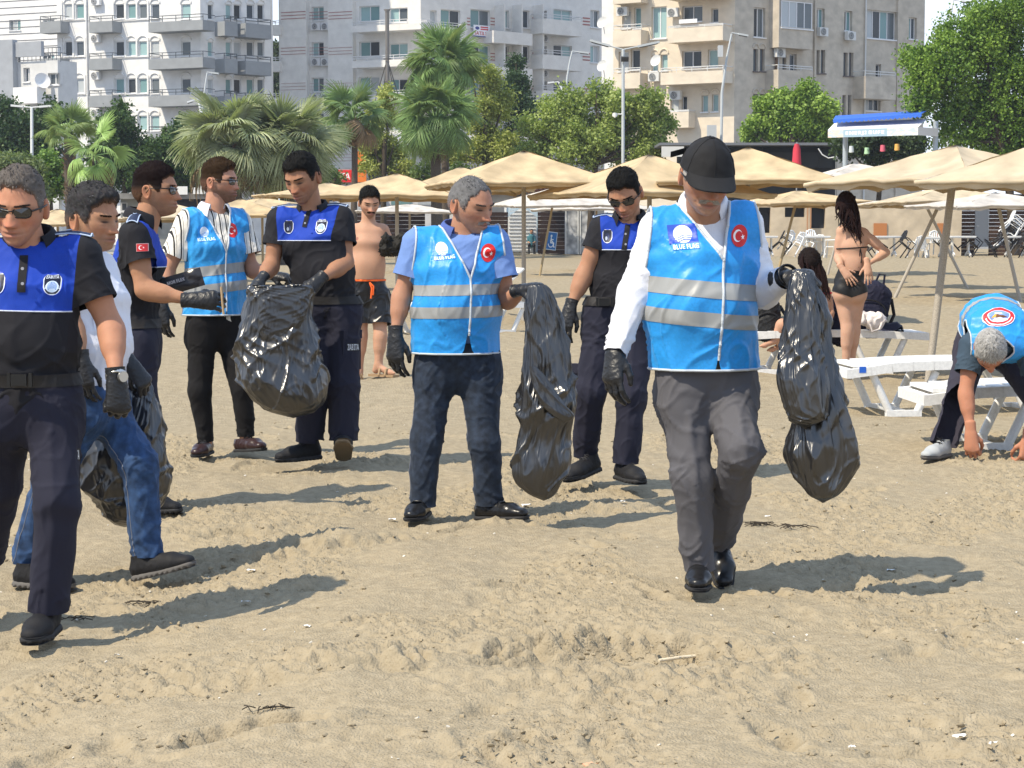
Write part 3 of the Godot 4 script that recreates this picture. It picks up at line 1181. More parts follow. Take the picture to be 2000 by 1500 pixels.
# jacketless top: torso with sleeves; hem of each sleeve cut clean. hems: {"L": point, "R": point} (short) - long sleeves give elbow and wrist
func top_soup(j: Dictionary, o: Dictionary) -> Soup:
	var list := [j.pelvis, j.neck, j.shL, j.shR]
	var long: bool = o.get("long", false)
	for s in o.get("sleeves", ["L", "R"]):
		list.append(j["wr" + s] if long else j["hem" + s])
		list.append(j["el" + s] if long else j["hem" + s])
	var b := bounds(list, 0.2)
	var f := Field.new(b[0], b[1], o.get("cell", 0.0092))
	torso(f, j, o.get("grow", 0.0))
	var r0: float = o.get("r0", 0.068)
	var r1: float = o.get("r1", 0.074)
	for s in o.get("sleeves", ["L", "R"]):
		if long:
			f.cap(j["sh" + s], j["el" + s], r0, o.get("re", 0.060),0.045)
			f.cap(j["el" + s], j["wr" + s] + (j["wr" + s] - j["el" + s]).normalized() * 0.03, o.get("re", 0.060), r1,0.03)
		else:
			sleeve(f, j["sh" + s], j["hem" + s], r0, r1)
	var k: float = o.get("folds", 1.0)
	var sd: float = o.get("seed", 0.0)
	var wy: float = j.belt.y
	var aL: Vector3 = j.shL + Vector3(0,-0.12,0)
	var aR: Vector3 = j.shR + Vector3(0,-0.12,0)
	var wr := func(p: Vector3, n: Vector3) -> float:
		var tuck := smoothstep(0.16,0.0, p.y - wy)
		var pit := smoothstep(0.16,0.04, minf((p - aL).length(), (p - aR).length()))
		return cloth(p + Vector3(sd, sd * 0.3,0), (0.003 + 0.006 * tuck + 0.004 * pit) * k, (0.0035 + 0.003 * tuck) * k) + 0.001 * fine_noise.get_noise_3d(p.x * 25.0, p.y * 25.0, p.z * 25.0 + sd)
	var s := f.soup(wr)
	var g := Field.new(b[0], b[1],0.014)
	torso(g, j, o.get("grow", 0.0))
	var under := g.soup(wr)
	for q in o.get("sleeves", ["L", "R"]):
		var e: Vector3 = j["wr" + q] if long else j["hem" + q]
		var d: Vector3 = (e - j["el" + q]).normalized() if long else (e - j["sh" + q]).normalized()
		var sg := -1.0 if q == "L" else 1.0
		var sh: Vector3 = j["sh" + q]
		var S: Vector3 = j.S
		var reach: float = r1 * 1.45
		var two := sift(s, func(p: Vector3, _n: Vector3) -> bool:
			var w := p - e
			var t := w.dot(d)
			return absf(t) < 0.16 and (w - d * t).length() < reach and (long or sg * (p - sh).dot(S) > -0.035))
		s = cut(two[0], d, d.dot(e))[1]
		s.add(two[1])
		if not long:
			s.add(sift(under, func(p: Vector3, _n: Vector3) -> bool:
				var w := p - e
				var t := w.dot(d)
				return t > -0.03 and t < 0.18 and (w - d * t).length() < reach + 0.012)[0].offset(-0.0012))
	return s

# a patch of a garment's front, cut to a convex outline round C, lifted off the cloth; textured by its own picture
func patch(s: Soup, C: Vector3, R: Vector3, U: Vector3, hw: float, hh: float, sides: int, lift := 0.002) -> Array:
	var N := R.cross(U).normalized()
	var p := sift(s, func(c: Vector3, n: Vector3) -> bool: return n.dot(N) > 0.05 and absf((c - C).dot(R)) < hw + 0.04 and absf((c - C).dot(U)) < hh + 0.04 and absf((c - C).dot(N)) < 0.2)[0] as Soup
	for k in sides:
		var a := TAU * (k + 0.5) / sides
		var d := R * cos(a) + U * sin(a)
		var e := 0.0
		if sides == 4:
			d = [R, U, -R, -U][k]
			e = [hw, hh, hw, hh][k]
		else:
			d = (R * cos(a) / hw + U * sin(a) / hh).normalized()
			e = cos(PI / sides) / sqrt(pow(cos(a) / hw, 2.0) + pow(sin(a) / hh, 2.0)) * 1.0
			e = sqrt(pow(hw * d.dot(R),2.0) + pow(hh * d.dot(U),2.0))
		p = cut(p, d, d.dot(C) + e)[1]
	p = p.offset(lift)
	var uv := func(q: Vector3) -> Vector2: return Vector2(0.5 + (q - C).dot(R) / (2.0 * hw),0.5 - (q - C).dot(U) / (2.0 * hh))
	return [p, uv]

# ---------------------------------------------------------------- printed marks
func blank(w: int, h: int, c: Color) -> Image:
	var im := Image.create(w, h, false, Image.FORMAT_RGB8)
	im.fill(c)
	return im

func disc(im: Image, cx: float, cy: float, rx: float, ry: float, c: Color) -> void:
	for y in range(maxi(0, int(cy - ry)), mini(im.get_height(), int(cy + ry) + 2)):
		for x in range(maxi(0, int(cx - rx)), mini(im.get_width(), int(cx + rx) + 2)):
			if pow((x + 0.5 - cx) / rx, 2.0) + pow((y + 0.5 - cy) / ry, 2.0) <= 1.0:
				im.set_pixel(x, y, c)

func fill_tri(im: Image, a: Vector2, b: Vector2, d: Vector2, c: Color) -> void:
	var lo := a.min(b).min(d)
	var hi := a.max(b).max(d)
	for y in range(maxi(0, int(lo.y)), mini(im.get_height(), int(hi.y) + 2)):
		for x in range(maxi(0, int(lo.x)), mini(im.get_width(), int(hi.x) + 2)):
			var p := Vector2(x + 0.5, y + 0.5)
			var e0 := (b - a).cross(p - a)
			var e1 := (d - b).cross(p - b)
			var e2 := (a - d).cross(p - d)
			if (e0 >= 0 and e1 >= 0 and e2 >= 0) or (e0 <= 0 and e1 <= 0 and e2 <= 0):
				im.set_pixel(x, y, c)

# letters drawn into a picture so that they fill the rectangle
func write_text(im: Image, text: String, r: Rect2, c: Color, bold := true) -> void:
	var tm := TextMesh.new()
	var f := SystemFont.new()
	f.font_names = PackedStringArray(["Droid Sans"])
	f.font_weight = 700 if bold else 400
	tm.font = f
	tm.text = text
	tm.depth = 0.0
	tm.curve_step = 2.0
	var v := tm.get_faces()
	if v.size() == 0:
		return
	var lo := v[0]
	var hi := v[0]
	for p in v:
		lo = lo.min(p)
		hi = hi.max(p)
	for i in range(0, v.size(),3):
		var q := []
		for k in 3:
			q.append(Vector2(r.position.x + (v[i + k].x - lo.x) / (hi.x - lo.x) * r.size.x, r.position.y + (hi.y - v[i + k].y) / (hi.y - lo.y) * r.size.y))
		fill_tri(im, q[0], q[1], q[2], c)

func star(im: Image, cx: float, cy: float, r: float, turn: float, c: Color) -> void:
	for k in 5:
		var a := turn + TAU * k / 5.0
		var o := Vector2(cx, cy)
		var tip := o + Vector2(cos(a), sin(a)) * r
		var l := o + Vector2(cos(a + TAU / 10.0), sin(a + TAU / 10.0)) * r * 0.38
		var m := o + Vector2(cos(a - TAU / 10.0), sin(a - TAU / 10.0)) * r * 0.38
		fill_tri(im, o, l, tip, c)
		fill_tri(im, o, tip, m, c)

func printed(im: Image, rough := 0.5) -> StandardMaterial3D:
	var m := StandardMaterial3D.new()
	m.albedo_texture = ImageTexture.create_from_image(im)
	m.roughness = rough
	m.texture_repeat = false
	return m

# peaked cap over the crown of a head: [crown, seams, peak, strap]
func cap_soups(full: float) -> Array:
	var rows := 26
	var cols := 72
	var g := []
	for i in rows + 1:
		var row := []
		for j in cols:
			var ph := TAU * j / cols - PI
			var y0 := 0.040 - 0.006 * cos(ph) - 0.012 * (1.0 - cos(ph))   # rim
			var th := lerpf(0.001, acos(clampf(y0 / 0.118,-1,1)), float(i) / rows)
			var p := head_shape(Vector3(sin(th) * sin(ph), cos(th), sin(th) * cos(ph)), full)
			var nn := Vector3(p.x / 0.0058, p.y / 0.0139, p.z / 0.0096).normalized()
			p += nn * (0.014 + 0.006 * smoothstep(0.0,0.06, p.z) * smoothstep(1.0,0.3, float(i) / rows))
			p.y += 0.002 * smoothstep(0.5,0.0, float(i) / rows)
			p += nn * 0.0016 * fold_noise.get_noise_3d(p.x * 30.0, p.y * 30.0, p.z * 30.0)
			row.append(p)
		g.append(row)
	var crown := Soup.new()
	crown.grid(g, true)
	var seam := Soup.new()
	for k in 6:
		var j := int(cols * (k / 6.0)) % cols
		var path := []
		for i in range(0, rows + 1,2):
			path.append(g[i][j] * 1.004)
		seam.tube(path, [0.0014],5)
	seam.tube([g[0][0] + Vector3(0,0.004,0), g[0][0] + Vector3(0,0.001,0)],[0.007,0.009],12)
	var peak := Soup.new()
	for side in [0.0,-0.0035]:
		var pg := []
		for i in 10:
			var row := []
			for k in 33:
				var u := lerpf(-1.0,1.0, k / 32.0)
				var ph := u * 1.02
				var jf := (ph + PI) / TAU * cols
				var a: Vector3 = g[rows][int(jf) % cols].lerp(g[rows][(int(jf) + 1) % cols], jf - int(jf))
				var out := Vector3(0.004 * u, 0,0.070 * pow(maxf(0.0,1.0 - pow(absf(u),2.6)),0.5)) * (i / 9.0)
				out.y = -0.30 * out.z - 0.020 * u * u * (i / 9.0)
				row.append(a + out + Vector3(0, side + 0.002,0.001))
			pg.append(row)
		peak.grid(pg)
	var strap := Soup.new()
	var lowp: Vector3 = g[rows][0]
	strap.obox(Transform3D(Basis(Vector3.UP, 0.5) * Basis(Vector3.BACK, 0.12), Vector3(-0.092, lowp.y + 0.035,-0.05)), Vector3(0.062,0.020,0.002))
	return [crown, seam, peak, strap]

# ---------------------------------------------------------------- thin plastic sacks
# rows: [y, left, right, half depth (m), pleats, crumple, depth offset]; the outline as surveyed, the section a pleated ring
func sack_soup(D: float, base: Vector3, rows: Array, seed_: float, cols := 180, steps := 130, close := true) -> Soup:
	var g := []
	for i in steps + 1:
		var t := float(i) / steps * (rows.size() - 1)
		var a := mini(int(t), rows.size() - 2)
		var u := t - a
		var r := []
		for q in rows[0].size():
			var y0: float = rows[maxi(a - 1,0)][q]
			var y1: float = rows[a][q]
			var y2: float = rows[a + 1][q]
			var y3: float = rows[mini(a + 2, rows.size() - 1)][q]
			r.append(y1 + 0.5 * u * (y2 - y0 + u * (2.0 * y0 - 5.0 * y1 + 4.0 * y2 - y3 + u * (3.0 * (y1 - y2) + y3 - y0))))
		var dd: float = D + (r[6] if r.size() > 6 else 0.0)
		var c := at((r[1] + r[2]) * 0.5, r[0], dd) - base
		var hw: float = maxf((r[2] - r[1]) * 0.5 * dd / FOCAL, 0.003)
		var hd: float = maxf(r[3],0.003)
		var row := []
		var v := float(i) / steps
		for k in cols:
			var an := TAU * k / cols
			var ca := cos(an)
			var sa := sin(an)
			var ex := signf(ca) * pow(absf(ca),0.85)
			var ez := signf(sa) * pow(absf(sa),0.85)
			var wob := fold_noise.get_noise_3d(ca * 1.2, sa * 1.2 + seed_, v * 3.0)
			# flat panels between long creases, and pleats that run down from the grip
			var ph := 1.2 * fold_noise.get_noise_2d(v * 2.2, seed_)
			var pa := fposmod(an + ph + seed_, TAU / 5.0) / (TAU / 5.0) - 0.5
			var pb := fposmod(an * 1.0 - 1.6 * ph + seed_ * 2.0 + v * 0.7, TAU / 9.0) / (TAU / 9.0) - 0.5
			var p1 := 1.0 - 3.2 * (0.25 - pa * pa)
			var p2 := 1.0 - 3.2 * (0.25 - pb * pb)
			var p3 := ridge(ca * 3.2 + 0.4 * wob, sa * 3.2 + seed_ * 2.0, v * 0.9 + 5.0)
			var pleat: float = r[4] * (0.9 * (p1 - 0.45) + 0.6 * (p2 - 0.45) * (0.6 + wob) + 0.45 * (p3 - 0.2) * (1.0 - 0.5 * v))
			var p := c + Vector3(ex * hw, 0, ez * hd)
			# film creases: thin straight ridges over broad slack facets
			var cr := cell_noise.get_noise_3d(p.x * 4.2 + 0.4 * wob + seed_, p.y * 3.0 + 0.5 * wob, p.z * 4.2)
			var n1 := absf(fold_noise.get_noise_3d(p.x * 4.0 + seed_, p.y * 2.6 - p.x * 2.0, p.z * 4.0))
			var n2 := absf(fold_noise.get_noise_3d(p.x * 7.0 - p.y * 3.0, p.y * 5.0 + seed_ * 3.0, p.z * 7.0))
			var off: float = pleat + r[5] * ((cr + 0.4) * 1.1 + 0.7 * maxf(0.0,1.0 - 6.0 * n1) + 0.2 * maxf(0.0,1.0 - 5.0 * n2) + 1.3 * fold_noise.get_noise_3d(p.x * 3.0, p.y * 3.5 + seed_, p.z * 3.0))
			var nn := Vector3(ex / hw, 0, ez / hd).normalized()
			p += nn * maxf(off, -0.75 * minf(hw, hd)) + Vector3(0,0.5 * r[5] * cr, 0)
			row.append(p)
		g.append(row)
	if close:
		var mid := Vector3.ZERO
		for p in g[steps]:
			mid += p
		mid /= float(cols)
		for q in 6:
			var row := []
			for p in g[steps]:
				row.append(p.lerp(mid + Vector3(0,-0.012,0), (q + 1) / 6.0))
			g.append(row)
	var s := Soup.new()
	s.grid(g, true)
	return s

func make_materials() -> void:
	skin_mat = StandardMaterial3D.new()
	skin_mat.vertex_color_use_as_albedo = true
	skin_mat.roughness = 0.6
	skin_mat.metallic_specular = 0.3
	skin_mat.subsurf_scatter_enabled = true
	skin_mat.subsurf_scatter_strength = 0.08
	hair_mat = StandardMaterial3D.new()
	hair_mat.vertex_color_use_as_albedo = true
	hair_mat.roughness = 0.75
	hair_mat.metallic_specular = 0.2
	mats.lens = mat(0.008,0.009,0.012,0.06)
	mats.lens.metallic_specular = 0.7
	mats.frame = mat(0.012,0.011,0.011,0.25)
	mats.glove = grain(0.026,0.027,0.030,0.36,9.0,0.3,0.5,0.05)
	mats.vest = grain(0.022,0.30,0.76,0.42,6.0,0.12,0.25,0.02)
	mats.vest.rim_enabled = true
	mats.vest.rim = 0.3
	mats.band = grain(0.33,0.34,0.34,0.42,30.0,0.12,0.15,0.2,2)
	mats.binding = mat(0.50,0.55,0.60,0.6)
	mats.white_shirt = grain(0.74,0.75,0.80,0.75,12.0,0.06,0.3,0.03)
	mats.blue_shirt = grain(0.16,0.27,0.58,0.85,12.0,0.12,0.3,0.03)
	mats.blue_collar = grain(0.09,0.15,0.45,0.85,60.0,0.3,0.3,0.1)
	mats.tee = grain(0.72,0.74,0.82,0.85,12.0,0.06,0.3,0.03)
	mats.navy = grain(0.019,0.020,0.040,0.85,14.0,0.25,0.0,0.04)
	mats.polo_black = grain(0.013,0.013,0.018,0.85,14.0,0.25,0.0,0.04)
	mats.polo_blue = grain(0.006,0.052,0.45,0.75,14.0,0.2,0.4,0.04)
	mats.piping = mat(0.55,0.60,0.72,0.7)
	mats.epaulette = mat(0.018,0.03,0.07,0.7)
	mats.trim_blue = mat(0.42,0.52,0.70,0.6)
	mats.grey_trousers = grain(0.122,0.120,0.134,0.8,26.0,0.3,0.4,0.08)
	mats.dark_jeans = denim(0.026,0.040,0.075,0.55)
	mats.blue_jeans = denim(0.030,0.075,0.20,0.5)
	mats.black_trousers = grain(0.008,0.0075,0.009,0.9,16.0,0.25,0.4,0.05)
	mats.black_leather = mat(0.012,0.012,0.013,0.28)
	mats.black_fabric = grain(0.014,0.014,0.017,0.7,30.0,0.4,0.6,0.1)
	mats.rubber = grain(0.040,0.040,0.042,0.75,20.0,0.35)
	mats.grey_rubber = grain(0.16,0.15,0.14,0.8,20.0,0.3)
	mats.tan_rubber = grain(0.30,0.22,0.13,0.8,20.0,0.3)
	mats.lace = mat(0.03,0.03,0.035,0.8)
	mats.belt = grain(0.018,0.016,0.016,0.6,40.0,0.3,0.4,0.1)
	mats.buckle = mat(0.012,0.012,0.012,0.35)
	mats.steel = mat(0.55,0.55,0.53,0.3,0.9)
	mats.bag = bag_plastic()
	mats.cap = grain(0.014,0.014,0.016,0.82,40.0,0.3,0.4,0.1)
	mats.white_plastic = grain(0.80,0.80,0.78,0.45,3.0,0.08,0.0,0.02)
	mats.vest_pale = grain(0.035,0.33,0.76,0.45,6.0,0.12,0.25,0.02)
	mats.moccasin = mat(0.035,0.018,0.018,0.3)
	mats.stitch = mat(0.16,0.17,0.20,0.9)
	mats.stripes = striped()
	mats.shorts_black = mat(0.010,0.010,0.011,0.3)
	mats.orange = mat(0.80,0.13,0.02,0.7)
	mats.bikini = mat(0.008,0.008,0.009,0.6)
	mats.tee_slate = grain(0.050,0.085,0.125,0.85,14.0,0.25,0.0,0.04)
	mats.slate_trousers = grain(0.040,0.036,0.055,0.85,14.0,0.25,0.0,0.04)
	mats.white_trainer = grain(0.50,0.52,0.52,0.7,30.0,0.25)
	mats.sandal = mat(0.30,0.20,0.11,0.7)
	mats.button = mat(0.35,0.36,0.40,0.3)
	mats.skin_dummy = mat(0.4,0.23,0.14)

func denim(r: float, g: float, b: float, contrast: float) -> StandardMaterial3D:
	var m := grain(r * 1.35, g * 1.35, b * 1.25,0.85,3.0, contrast, 0.0,0.012,5,21)
	m.rim_enabled = true
	m.rim = 0.25
	return m

func bag_plastic() -> StandardMaterial3D:
	var m := mat(0.014,0.014,0.015,0.28)
	m.metallic_specular = 0.9
	m.normal_enabled = true
	m.normal_scale = 0.08
	m.normal_texture = noise_tex(0.02,3,31, true, 5.0)
	m.uv1_triplanar = true
	m.uv1_scale = Vector3(4.0,2.0,4.0)
	m.backlight_enabled = true
	m.backlight = Color(0.05,0.05,0.05)
	return m

func striped() -> StandardMaterial3D:
	var im := blank(64,4, Color(0.88,0.86,0.82))
	im.fill_rect(Rect2i(8,0,13,4), Color(0.07,0.07,0.08))
	im.fill_rect(Rect2i(34,0,4,4), Color(0.35,0.33,0.31))
	var m := StandardMaterial3D.new()
	m.albedo_texture = ImageTexture.create_from_image(im)
	m.roughness = 0.8
	return m

# ---------------------------------------------------------------- beach
var prints := []

func ground(x: float, z: float) -> float:
	var y := -0.15 * smoothstep(-0.3,-1.9, x) * smoothstep(-10.5,-8.0, z)
	y -= 0.05 * exp(-(pow((x + 0.2) / 0.8,2.0) + pow((z + 9.9) / 0.7,2.0)))
	y -= 0.025 * exp(-(pow((x - 0.55) / 0.6,2.0) + pow((z + 10.9) / 0.6,2.0)))
	y += 0.03 * smoothstep(-16.0,-19.0, z) * smoothstep(-40.0,-25.0, z)
	y += 0.28 * smoothstep(5.0,8.0, x) * smoothstep(-46.0,-70.0, z)
	return y

func churn(x: float, z: float) -> float:
	return smoothstep(-0.08,0.30, fold_noise.get_noise_2d(x * 0.8 + 3.0, z * 0.5 + 1.0) + 0.35 * fold_noise.get_noise_2d(x * 2.6, z * 1.9 + 7.0))

func sand_detail(x: float, z: float) -> float:
	var c := churn(x, z)
	var y := 0.022 * fold_noise.get_noise_2d(x * 1.5, z * 1.5 + 40.0) + 0.011 * fold_noise.get_noise_2d(x * 4.0 + 9.0, z * 4.5)
	var w := fold_noise.get_noise_2d(x * 3.0 + 20.0, z * 3.0)
	y += 0.011 * ridge(x * 5.0 + w, 3.0, z * 6.5 + 2.0 * w) * (0.12 + c)
	y -= 0.013 * maxf(0.0,1.0 - 11.0 * absf(fold_noise.get_noise_3d(x * 3.4 + w, 12.0, z * 5.5))) * (0.25 + c) * smoothstep(-0.2,0.2, w)
	y += 0.009 * ridge(x * 13.0 + 3.0 * w, 8.0, z * 15.0) * (0.10 + c)
	y += (0.003 + 0.010 * c) * fine_noise.get_noise_2d(x * 22.0, z * 24.0)
	y += (0.003 + 0.010 * c) * fine_noise.get_noise_2d(x * 70.0, z * 70.0)
	return y

func make_prints() -> void:
	var r := RandomNumberGenerator.new()
	r.seed = 19
	var sun_flat := Vector3.ZERO
	for k in 150:
		var z := -5.0 - 9.0 * pow(r.randf(),1.2)
		var x := r.randf_range(-0.29,0.29) * -z
		prints.append([Vector2(x, z), r.randf_range(0.0, PI), r.randf_range(0.09,0.16), r.randf_range(0.045,0.07), r.randf_range(0.010,0.026)])
	var p := on_level(1180,1285)
	prints.append([Vector2(p.x, p.z),0.2,0.42,0.34,0.06])
	p = on_level(640,1050)
	prints.append([Vector2(p.x, p.z),0.4,0.42,0.16,-0.035])
	p = on_level(560,1290)
	prints.append([Vector2(p.x, p.z),0.1,0.5,0.16,-0.03])
	p = on_level(480,1410)
	prints.append([Vector2(p.x, p.z),0.3,0.22,0.10,0.045])
	p = on_level(900,1010)
	prints.append([Vector2(p.x + 0.05, p.z + 0.1),0.1,0.35,0.09,-0.02])
	p = on_level(1200,985)
	prints.append([Vector2(p.x, p.z),0.2,0.25,0.12,-0.025])

func print_height(q: Array, x: float, z: float) -> float:
	var d: Vector2 = (Vector2(x, z) - q[0]).rotated(q[1])
	var e := sqrt(pow(d.x / q[2],2.0) + pow(d.y / q[3],2.0))
	if e > 2.2:
		return 0.0
	e += 0.25 * fold_noise.get_noise_2d(x * 14.0, z * 14.0)
	return -q[4] * (1.0 - smoothstep(0.55,1.05, e)) + 0.42 * q[4] * exp(-pow((e - 1.25) / 0.28,2.0))

func sand_sheet(called: String, r: Rect2, cell: float, m: Material, near: bool, drop := 0.0) -> void:
	var nx := int(r.size.x / cell)
	var nz := int(r.size.y / cell)
	var rows := []
	var hs := []
	for i in nz + 1:
		var row := PackedVector3Array()
		var z := r.position.y + r.size.y * i / nz
		for j in nx + 1:
			var x := r.position.x + r.size.x * j / nx
			var y := ground(x, z) + drop
			if near:
				y += sand_detail(x, z) * smoothstep(-14.0,-13.2, z)
			else:
				y += smoothstep(-13.9,-15.5, z) * (0.03 * fold_noise.get_noise_2d(x * 0.8, z * 0.8) + 0.022 * ridge(x * 1.9,2.0, z * 2.4) + 0.012 * fine_noise.get_noise_2d(x * 6.0, z * 6.0))
			row.append(Vector3(x, y, z))
		rows.append(row)
	if near:
		for q in prints:
			var rad: float = maxf(q[2], q[3]) * 2.3
			for i in range(maxi(0, int((q[0].y - rad - r.position.y) / r.size.y * nz)), mini(nz, int((q[0].y + rad - r.position.y) / r.size.y * nz) + 1) + 1):
				if i > nz:
					continue
				for j in range(maxi(0, int((q[0].x - rad - r.position.x) / r.size.x * nx)), mini(nx, int((q[0].x + rad - r.position.x) / r.size.x * nx) + 1) + 1):
					if j > nx:
						continue
					var v: Vector3 = rows[i][j]
					v.y += print_height(q, v.x, v.z)
					rows[i][j] = v
	# indexed mesh with its own normals
	var pv := PackedVector3Array()
	var pn := PackedVector3Array()
	var ix := PackedInt32Array()
	for i in nz + 1:
		for j in nx + 1:
			pv.append(rows[i][j])
			var a: Vector3 = rows[maxi(i - 1,0)][j]
			var b: Vector3 = rows[mini(i + 1, nz)][j]
			var c: Vector3 = rows[i][maxi(j - 1,0)]
			var d: Vector3 = rows[i][mini(j + 1, nx)]
			pn.append((b - a).cross(d - c).normalized())
	for i in nz:
		for j in nx:
			var o := i * (nx + 1) + j
			ix.append_array(PackedInt32Array([o, o + 1, o + nx + 2, o, o + nx + 2, o + nx + 1]))
	var arr := []
	arr.resize(Mesh.ARRAY_MAX)
	arr[Mesh.ARRAY_VERTEX] = pv
	arr[Mesh.ARRAY_NORMAL] = pn
	arr[Mesh.ARRAY_INDEX] = ix
	var me := ArrayMesh.new()
	me.add_surface_from_arrays(Mesh.PRIMITIVE_TRIANGLES, arr)
	structure(put(called, me, m, self))

func sand_material(scale: float, bump: float) -> StandardMaterial3D:
	var m := StandardMaterial3D.new()
	m.roughness = 0.95
	m.metallic_specular = 0.15
	m.albedo_color = Color.WHITE
	m.albedo_texture = noise_tex(0.018,5,8, false, 1.0, FastNoiseLite.TYPE_SIMPLEX_SMOOTH, srgb(0.250,0.206,0.138), srgb(0.375,0.314,0.216),1024)
	m.uv1_triplanar = true
	m.uv1_scale = Vector3.ONE * scale
	m.normal_enabled = true
	m.normal_texture = noise_tex(0.09,4,18, true, 7.0, FastNoiseLite.TYPE_SIMPLEX_SMOOTH, Color.BLACK, Color.WHITE, 1024)
	m.normal_scale = bump
	return m

func build_ground() -> void:
	make_prints()
	sand_sheet("sand", Rect2(-4.2,-14.0,8.4,9.6),0.014, sand_material(0.9,0.8), true)
	sand_sheet("sand", Rect2(-24.0,-74.0,48.0,60.1),0.13, sand_material(0.45,0.8), false, -0.004)
	sand_sheet("sand", Rect2(-60.0,-112.0,120.0,130.0),1.0, sand_material(0.45,0.8), false, -0.07)
	var s := Soup.new()
	s.quad(Vector3(-400,0.06,-110), Vector3(-400,0.06,-900), Vector3(400,0.06,-900), Vector3(400,0.06,-110))
	structure(put("promenade", s.mesh(), grain(0.26,0.25,0.23,0.9,0.2,0.2), self))
	# crumbs of damp sand
	var f := Field.new(Vector3.ONE * -1.2, Vector3.ONE * 1.2,0.34)
	f.cap(Vector3(-0.3,0,0), Vector3(0.35,0.1,0.1),0.8,0.6)
	var lump := f.soup(func(p: Vector3, _n: Vector3) -> float: return 0.35 * fold_noise.get_noise_3d(p.x * 1.3, p.y * 1.3, p.z * 1.3),0).mesh()
	var mm := MultiMesh.new()
	mm.transform_format = MultiMesh.TRANSFORM_3D
	mm.mesh = lump
	var r := RandomNumberGenerator.new()
	r.seed = 4
	var put_at := []
	for k in 9000:
		var z := -4.9 - 9.0 * pow(r.randf(),1.6)
		var x := r.randf_range(-0.275,0.275) * -z
		var c := churn(x, z)
		if r.randf() > 0.06 + c * 0.9:
			continue
		var sz := 0.0022 + 0.008 * pow(r.randf(),5.0)
		put_at.append(Transform3D(Basis.from_euler(Vector3(r.randf() * TAU, r.randf() * TAU, 0)) * Basis.from_scale(Vector3(1.3,0.55,1.0) * sz), Vector3(x, ground(x, z) + sand_detail(x, z) + sz * 0.25, z)))
	for q in prints:
		for k in 18:
			var an := r.randf() * TAU
			var e := r.randf_range(0.9,1.6)
			var d: Vector2 = (Vector2(cos(an) * q[2], sin(an) * q[3]) * e).rotated(-q[1]) + q[0]
			var sz := 0.002 + 0.008 * pow(r.randf(),5.0)
			put_at.append(Transform3D(Basis.from_euler(Vector3(r.randf() * TAU, r.randf() * TAU, 0)) * Basis.from_scale(Vector3(1.3,0.6,1.0) * sz), Vector3(d.x, ground(d.x, d.y) + sand_detail(d.x, d.y) + print_height(q, d.x, d.y) + sz * 0.3, d.y)))
	mm.instance_count = put_at.size()
	for k in put_at.size():
		mm.set_instance_transform(k, put_at[k])
	var o := MultiMeshInstance3D.new()
	o.name = "sand_crumbs"
	o.multimesh = mm
	o.material_override = sand_material(0.9,0.6)
	add_child(o)
	stuff(o)
	tag(o, "loose crumbs and clods of damp sand scattered over the trodden beach", "sand")

func shell_bits() -> void:
	var mm := MultiMesh.new()
	mm.transform_format = MultiMesh.TRANSFORM_3D
	mm.mesh = _slab(0.011,0.004,0.007)
	var r := RandomNumberGenerator.new()
	r.seed = 14
	mm.instance_count = 230
	for k in 230:
		var z := -5.0 - 8.8 * r.randf()
		var x := r.randf_range(-0.27,0.27) * -z
		mm.set_instance_transform(k, Transform3D(Basis.from_euler(Vector3(r.randf_range(-0.6,0.6), r.randf() * TAU, r.randf_range(-0.6,0.6))) * Basis.from_scale(Vector3.ONE * r.randf_range(0.35,1.1)), Vector3(x, surface_y(x, z) + 0.002, z)))
	var o := MultiMeshInstance3D.new()
	o.name = "shell_bits"
	o.multimesh = mm
	o.material_override = mat(0.62,0.58,0.50,0.7)
	add_child(o)
	stuff(o)
	tag(o, "tiny pale shell bits strewn over the sand", "shells")

func surface_y(x: float, z: float) -> float:
	var y := ground(x, z)
	if z > -14.0 and z < -4.4 and absf(x) < 4.2:
		y += sand_detail(x, z)
		for q in prints:
			y += print_height(q, x, z)
	return y

func on_sand(px: float, py: float) -> Vector3:
	var p := on_level(px, py)
	for k in 5:
		p = on_level(px, py, surface_y(p.x, p.z))
	return p

